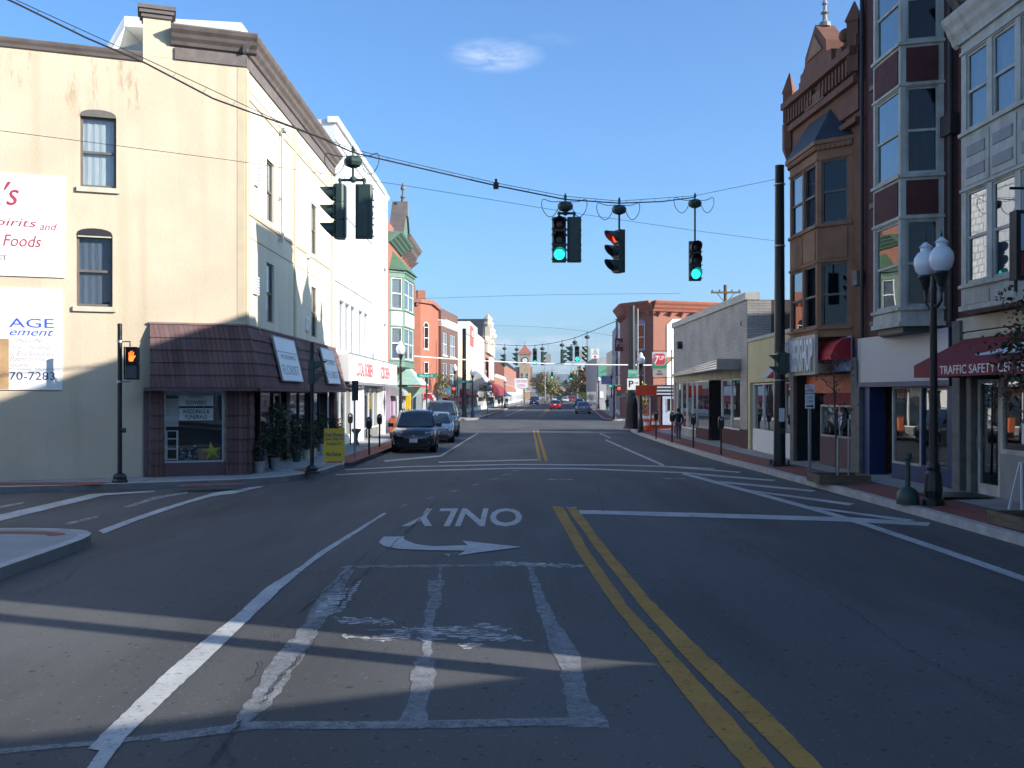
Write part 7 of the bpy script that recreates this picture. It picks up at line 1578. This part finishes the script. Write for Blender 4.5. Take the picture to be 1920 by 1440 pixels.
    # lamps, grille, mirrors, plates, bumpers
    for s_ in (-1, 1):
        q = MB(); zz_ = hood*.72; q.hex([(s_*hw*.50, fr+.035, zz_-.05), (s_*hw*.84, fr+.07, zz_-.06), (s_*hw*.86, fr+.26, zz_-.02), (s_*hw*.5, fr+.2, zz_-.02), (s_*hw*.52, fr+.03, zz_+.10), (s_*hw*.85, fr+.10, zz_+.14), (s_*hw*.92, fr+.42, zz_+.16), (s_*hw*.5, fr+.2, zz_+.14)]); q.build('headlight', m_head, root)
        q = MB(); q.bevbox(*sorted((s_*hw*.98, s_*(hw+.20))), y0+.28, y0+.42, belt+.0, belt+.16, .03); q.build('wing_mirror', paint, root)
        q = MB(); zt2 = belt*.98; q.hex([(s_*hw*.62, re-.02, zt2-.24), (s_*hw*.90, re-.09, zt2-.24), (s_*hw*.97, re-.3, zt2-.22), (s_*hw*.6, re-.2, zt2-.22), (s_*hw*.64, re-.05, zt2-.02), (s_*hw*.86, re-.08, zt2-.02), (s_*hw*.95, re-.32, zt2), (s_*hw*.6, re-.25, zt2)]); q.build('tail_light', m_tail, root)
        q = MB(); q.cyl((s_*hw*.66, fr+.05, .42), (s_*hw*.66, fr+.02, .42), .055, n=10); q.build('fog_lamp', m_head, root)
        q = MB()
        for zd in (.25,): q.box(*sorted((s_*hw*.97, s_*(hw+.006))), fr+1.35, re-1.4, zd, zd+.12)
        q.build('sill_trim', m_dark, root)
        q = MB(); q.box(*sorted((s_*(hw+.0), s_*(hw+.014))), -.1, .05, belt*.86, belt*.89); q.box(*sorted((s_*(hw+.0), s_*(hw+.014))), .85, 1.0, belt*.86, belt*.89); q.build('door_handle', m_chrome, root)
    q = MB(); q.hex([(-hw*.42, fr-.004, hood*.60), (hw*.42, fr-.004, hood*.60), (hw*.44, fr+.15, hood*.6), (-hw*.44, fr+.15, hood*.6), (-hw*.5, fr+.022, hood*.76), (hw*.5, fr+.022, hood*.76), (hw*.5, fr+.2, hood*.76), (-hw*.5, fr+.2, hood*.76)]); gr_ = q.build('grille', m_black, root)
    q = MB(); q.box(-hw*.42, hw*.42, fr-.014, fr-.005, hood*.60, hood*.62); q.prismy([(-.05, hood*.67), (.05, hood*.67), (0, hood*.73)], fr-.005, fr+.003); q.build('grille_trim', m_chrome, gr_)
    q = MB(); q.box(-hw*.7, hw*.7, fr-.01, fr+.1, .26, .40); q.box(-hw*.5, hw*.5, fr-.03, fr+.05, .34, .355); q.build('lower_intake', m_black, root)
    q = MB(); q.box(-hw*.88, hw*.88, re-.1, re+.012, .3, .5); q.build('rear_bumper', m_dark if suv else paint, root)
    for y_, zz_ in ((fr-.02, .50), (re+.002, .78)): q = MB(); q.box(-.16, .16, y_, y_+.015, zz_-.075, zz_+.075); q.build('number_plate', m_plate, root)
    if suv:
        q = MB()
        for s_ in (-1, 1): q.cyl((s_*wt*.86, gr[2][0]-.1, H+.045), (s_*wt*.86, re-.8, H+.045), .018, n=6); q.box(s_*wt*.86-.02, s_*wt*.86+.02, gr[2][0], gr[2][0]+.06, H-.01, H+.04); q.box(s_*wt*.86-.02, s_*wt*.86+.02, re-.95, re-.89, H-.01, H+.04)
        q.build('roof_rail', m_dark, root)
    return root
def paint(name, c, metal=.35): return mat(name, c, .25, .03, 1.5, metal=metal, coat=1.0, bump=.0)
pk = paint('dark_blue_paint', (.010, .013, .022)); pg_ = paint('silver_paint', (.25, .28, .32), .6); pgr = paint('grey_green_paint', (.13, .20, .21), .5); prd = paint('red_paint', (.36, .012, .012)); pnv = paint('navy_paint', (.015, .025, .07)); pwt = paint('white_car_paint', (.6, .6, .6), .1)
car('parked_suv', 'dark blue parked suv facing the camera, first in the left row', (-3.98, 40.9, 0), R(3), pk, 'suv', 4.5, 1.76, 1.66, 'cars parked on the left')
car('parked_car', 'silver parked sedan between the two larger cars on the left', (-3.72, 48.9, 0), R(3), pg_, 'sedan', 4.4, 1.72, 1.44, 'cars parked on the left')
car('parked_suv', 'large grey green parked suv, third in the left row', (-4.0, 56.0, 0), R(2), pgr, 'suv', 4.9, 1.98, 1.95, 'cars parked on the left')
def at_(px, py): return G(px, py)
g = at_(1042, 768); car('red_car', 'red sedan driving away along the right lane', (g[0], g[1]+2, 0), R(180-3), prd, 'sedan', 4.4, 1.74, 1.45, cat='car')
g = at_(1093, 776); car('parked_car', 'silver sedan parked at the right kerb beyond the crossing', (g[0]+.15, g[1]+2.2, 0), R(180-3), pg_, 'sedan', 4.6, 1.80, 1.45)
g = at_(1086, 763); car('parked_car', 'dark blue car parked ahead of the silver one on the right', (g[0]+.1, g[1]+2, 0), R(180-3), pnv, 'sedan', 4.5, 1.8, 1.5)
g = at_(1002, 759); car('oncoming_suv', 'dark oncoming pickup shaped suv below the clock tower', (g[0], g[1]+2.4, 0), R(-3), pnv, 'suv', 5.0, 2.0, 1.9)
for px, Y, p_, rz, kd, lab in ((1060, 285, pwt, R(177), 'suv', 'white van sized car far down the street'), (1049, 300, pk, R(-3), 'suv', 'dark far car just left of the white one'), (1041, 330, pwt, R(-3), 'sedan', 'white far car in the oncoming lane'), (1073, 330, prd, R(177), 'sedan', 'small red far car beyond the white one'), (1083, 262, pg_, R(177), 'sedan', 'grey far car parked at the right kerb'), (1069, 380, pnv, R(177), 'suv', 'farthest dark car near the hill')):
    car('far_car', lab, ((px-960)/F*Y, Y, 0), rz, p_, kd, group='cars far down the street')

# ================================================================== people
def skin(pts, edges, rad, name, m_, parent, sub=1):
    me = bpy.data.meshes.new(name); me.from_pydata([tuple(p) for p in pts], edges, []); o = bpy.data.objects.new(name, me); COL.objects.link(o)
    md = o.modifiers.new('skin', 'SKIN'); md.use_smooth_shade = True
    sv_ = me.skin_vertices[0].data if me.skin_vertices else None
    if sv_ is None: return o
    for i, r_ in enumerate(rad): sv_[i].radius = (r_, r_) if not isinstance(r_, tuple) else r_
    sv_[0].use_root = True
    if sub: s2 = o.modifiers.new('sub', 'SUBSURF'); s2.levels = sub; s2.render_levels = sub
    dg = bpy.context.evaluated_depsgraph_get(); dg.update(); m2 = bpy.data.meshes.new_from_object(o.evaluated_get(dg)); m2.name = name
    bpy.data.objects.remove(o); m2.materials.clear(); m2.materials.append(m_)
    o = bpy.data.objects.new(name, m2); COL.objects.link(o); o.parent = parent; return o
def person(label, loc_, rz, h=1.72, stride=.3, top=m_navycl, legs=m_jeans, hem=m_shirt, armbend=.25, carry=False, group=None):
    root = thing('person', label, 'person', loc_, rz, group); k = h/1.72; root.scale = (k, k, k)
    s = stride; hipL, hipR = (-.09, 0, .92), (.09, 0, .92)
    knL, knR = (-.095, -.10-s*.25, .50), (.10, .02+s*.1, .50); anL, anR = (-.10, -s*.55, .08), (.10, s*.75, .13); toL, toR = (-.11, -s*.55-.15, .03), (.10, s*.75-.13, .04)
    P_ = [(0, 0, .95), (0, .0, 1.12), (0, .01, 1.30), (0, .0, 1.42), (0, -.01, 1.50), (0, -.01, 1.60), (0, -.02, 1.70),
          hipL, knL, anL, toL, hipR, knR, anR, toR,
          (-.17, 0, 1.40), (-.23, .06+s*.2, 1.16), (-.22, -.10+s*.2, .98), (-.215, -.15+s*.2, .93), (.17, 0, 1.40), (.23, -.02-s*.2, 1.16), (.21, -.20-s*.2, 1.05), (.205, -.26-s*.2, 1.03)]
    E_ = [(0, 1), (1, 2), (2, 3), (3, 4), (4, 5), (5, 6), (0, 7), (7, 8), (8, 9), (9, 10), (0, 11), (11, 12), (12, 13), (13, 14), (3, 15), (15, 16), (16, 17), (17, 18), (3, 19), (19, 20), (20, 21), (21, 22)]
    Rr = [(.13, .10), (.12, .09), (.145, .10), (.10, .07), .048, (.075, .085), (.06, .07), .085, .055, .036, .028, .085, .055, .036, .028, .055, .04, .03, .03, .055, .04, .03, .03]
    for wr_, s_ in ((18, -1), (22, 1)):
        w_ = Vector(P_[wr_])
        for j in range(5):
            d = Vector((s_*(-.018 if j else -.03), -.03+(j-2)*.014, -.05-.006*(2-abs(j-2)) if j else -.02)); P_.append(tuple(w_+d)); Rr.append(.0085); E_.append((wr_, len(P_)-1)); P_.append(tuple(w_+d*1.55)); Rr.append(.0075); E_.append((len(P_)-2, len(P_)-1))
    skin(P_, E_, Rr, 'body', m_skin, root)
    J = [P_[0], (0, 0, 1.14), P_[2], (0, 0, 1.44), P_[15], P_[16], P_[17], P_[19], P_[20], P_[21]]; skin(J, [(0, 1), (1, 2), (2, 3), (3, 4), (4, 5), (5, 6), (3, 7), (7, 8), (8, 9)], [(.17, .13), (.155, .12), (.175, .13), (.10, .08), .075, .06, .045, .075, .06, .045], 'jacket', top, root)
    if hem: skin([(0, 0, .97), (0, 0, .86)], [(0, 1)], [(.165, .13), (.17, .135)], 'shirt_hem', hem, root)
    T_ = [(0, 0, .95), hipL, knL, P_[9], hipR, knR, P_[13]]; skin(T_, [(0, 1), (1, 2), (2, 3), (0, 4), (4, 5), (5, 6)], [(.15, .12), .105, .075, .055, .105, .075, .055], 'trousers', legs, root)
    for a_, t_ in ((P_[9], P_[10]), (P_[13], P_[14])): skin([a_[:2]+(a_[2]-.03,), t_], [(0, 1)], [.048, .038], 'shoe', m_signw, root)
    mb = MB(); mb.ball((0, .012, 1.665), .105, 12, 8, sc=(.85, 1.0, 1.05)); mb.build('hair', m_hair, root, smooth=True)
    mb = MB()
    for s_ in (-1, 1): mb.ball((s_*.032, -.115, 1.64), .012, 8, 6)
    mb.build('eye', m_black, root); mb = MB(); mb.ball((0, -.118, 1.61), .016, 8, 6, sc=(.8, 1.2, 1.4)); mb.ball((0, -.10, 1.565), .018, 8, 6, sc=(1.3, .5, .4)); mb.ball((-.088, 0, 1.62), .022, 8, 6, sc=(.4, .8, 1.3)); mb.ball((.088, 0, 1.62), .022, 8, 6, sc=(.4, .8, 1.3)); mb.build('face_feature', m_skin, root)
    if carry: mb = MB(); mb.bevbox(-.32, -.2, -.2, .08, .55, .88, .02); mb.build('bag', m_black, root)
    return root
g = G(1272, 828, .17); person('person in a navy jacket and grey trousers walking away past the beige shop', (g[0], g[1], .19), R(180), 1.46, .32)
person('person in dark clothes walking away on the far left corner', (-5.15, 88.9, .15), R(170), 1.62, .2, m_black, m_black, None)
person('dark clothed person on the far left pavement before the maroon awning', (-2.0, 152, .15), R(160), 1.7, .3, m_navycl, m_black, None)
person('person in a russet jacket on the far left pavement', (-1.65, 165, .15), R(0), 1.7, .3, m_rbrickp, m_jeans, m_shirt)
person('person in blue near the far blue awning', (-.9, 178, .15), R(0), 1.7, .3, m_blue, m_jeans, None)
person('small dark figure on the far right pavement beside the parked cars', (12.9, 134, .15), R(180), 1.7, .2, m_black, m_black, None)

# ================================================================== far trees and hill
rnd = random.Random(21)
for i, (px, Y, h, cr, ms, lab) in enumerate(((1018, 330, 9.5, 3.4, 0, 'tall green tree left of the far road'), (1010, 300, 7.0, 3.2, 2, 'bare branched tree beside the clock tower'), (1031, 360, 9.0, 3.5, 1, 'olive tree behind the pale poles'), (1036, 400, 5.5, 2.6, 3, 'orange autumn tree low beside the far road'),
        (1080, 330, 9.0, 3.0, 3, 'russet tree right of the far green signals'), (1088, 290, 8.5, 3.6, 1, 'olive tree right of the far road'), (1098, 240, 6.5, 3.0, 0, 'green tree above the parked cars'), (1104, 215, 8.5, 2.6, 3, 'thin russet tree by the cream building'), (1072, 420, 5.5, 2.6, 2, 'brown tree farthest along the right'), (1024, 250, 5.0, 2.6, 1, 'low olive tree behind the left far kerb'), (1096, 400, 11, 4.0, 2, 'brown tree rising behind the right row'))):
    lm = ([m_leafg, m_leafy, m_leafd], [m_leafg, m_leafg, m_leafy], [m_leafr, m_bark, m_leafg], [m_leafy, m_leafr, m_oran_leaf] if 'm_oran_leaf' in globals() else [m_leafy, m_leafr, m_leafr])[ms]
    tree('far_tree', lab, 'tree', ((px-960)/F*Y, Y, 0), h, .22, cr, 12, 900, lm, 40+i, (.18, .42), .25, 'trees along the far street', .42)
mb = MB(); nx, ny = 90, 14; X0, X1, Y0, Y1 = -1600, 2200, 1500, 3200
for j in range(ny+1):
    for i in range(nx+1):
        x = X0+(X1-X0)*i/nx; y = Y0+(Y1-Y0)*j/ny; t = j/ny
        prof = math.sin(min(1, t*1.15)*math.pi/2); hgt = 54+10*math.sin(x*.0016+1.2)+5*math.sin(x*.006)+3*math.sin(x*.017+2)-max(0, (x-500))*.02
        mb.v.append((x, y, max(-1, prof*hgt*(.9+.1*math.sin(y*.01+x*.004))+rnd.uniform(-1.5, 1.5)-2)))
for j in range(ny):
    for i in range(nx): a = j*(nx+1)+i; mb.f.append([a, a+1, a+nx+2, a+nx+1]); mb.m.append(0)
struct(mb.build('hills', m_far, smooth=True), 'wooded blue hill closing the end of the street')
# far tree line either side of the street's end
def mass(name, lab, boxes, n, q, mats_, seed):
    rnd = random.Random(seed); mb = MB()
    for (x0, x1, y0, y1, h) in boxes:
        for _ in range(n):
            x = rnd.uniform(x0, x1); y = rnd.uniform(y0, y1); hh = h*(.55+.45*abs(math.sin(x*.13+y*.05))); leaves(mb, (x, y, rnd.random()**.7*hh), (q*2, q*2, q*1.5), 4, q*.5, q, rnd, len(mats_))
    o = mb.build(name, mats_); o['kind'] = 'stuff'; o['label'] = lab; o['category'] = 'trees'; return o
mass('far_wood', 'far mixed autumn wood on both sides of the street end', [(20, 60, 430, 560, 8), (62, 140, 430, 620, 8), (-70, 3, 430, 600, 9)], 500, 1.6, [m_leafg, m_leafr, m_leafd], 77)
# air
mb = MB(); mb.box(-4800, 4800, -2500, 3600, -1.2, 145)
hz = mb.build('haze', MATS.get('x') or m_sig); hz['kind'] = 'stuff'; hz['label'] = 'pale air over the street'
m = bpy.data.materials.new('haze_air'); m.use_nodes = True; t = m.node_tree; t.nodes.clear(); o_ = t.nodes.new('ShaderNodeOutputMaterial'); v_ = t.nodes.new('ShaderNodeVolumePrincipled')
v_.inputs['Color'].default_value = (.80, .88, 1, 1); v_.inputs['Density'].default_value = .0002; v_.inputs['Anisotropy'].default_value = .3; t.links.new(v_.outputs[0], o_.inputs['Volume'])
hz.data.materials.clear(); hz.data.materials.append(m)
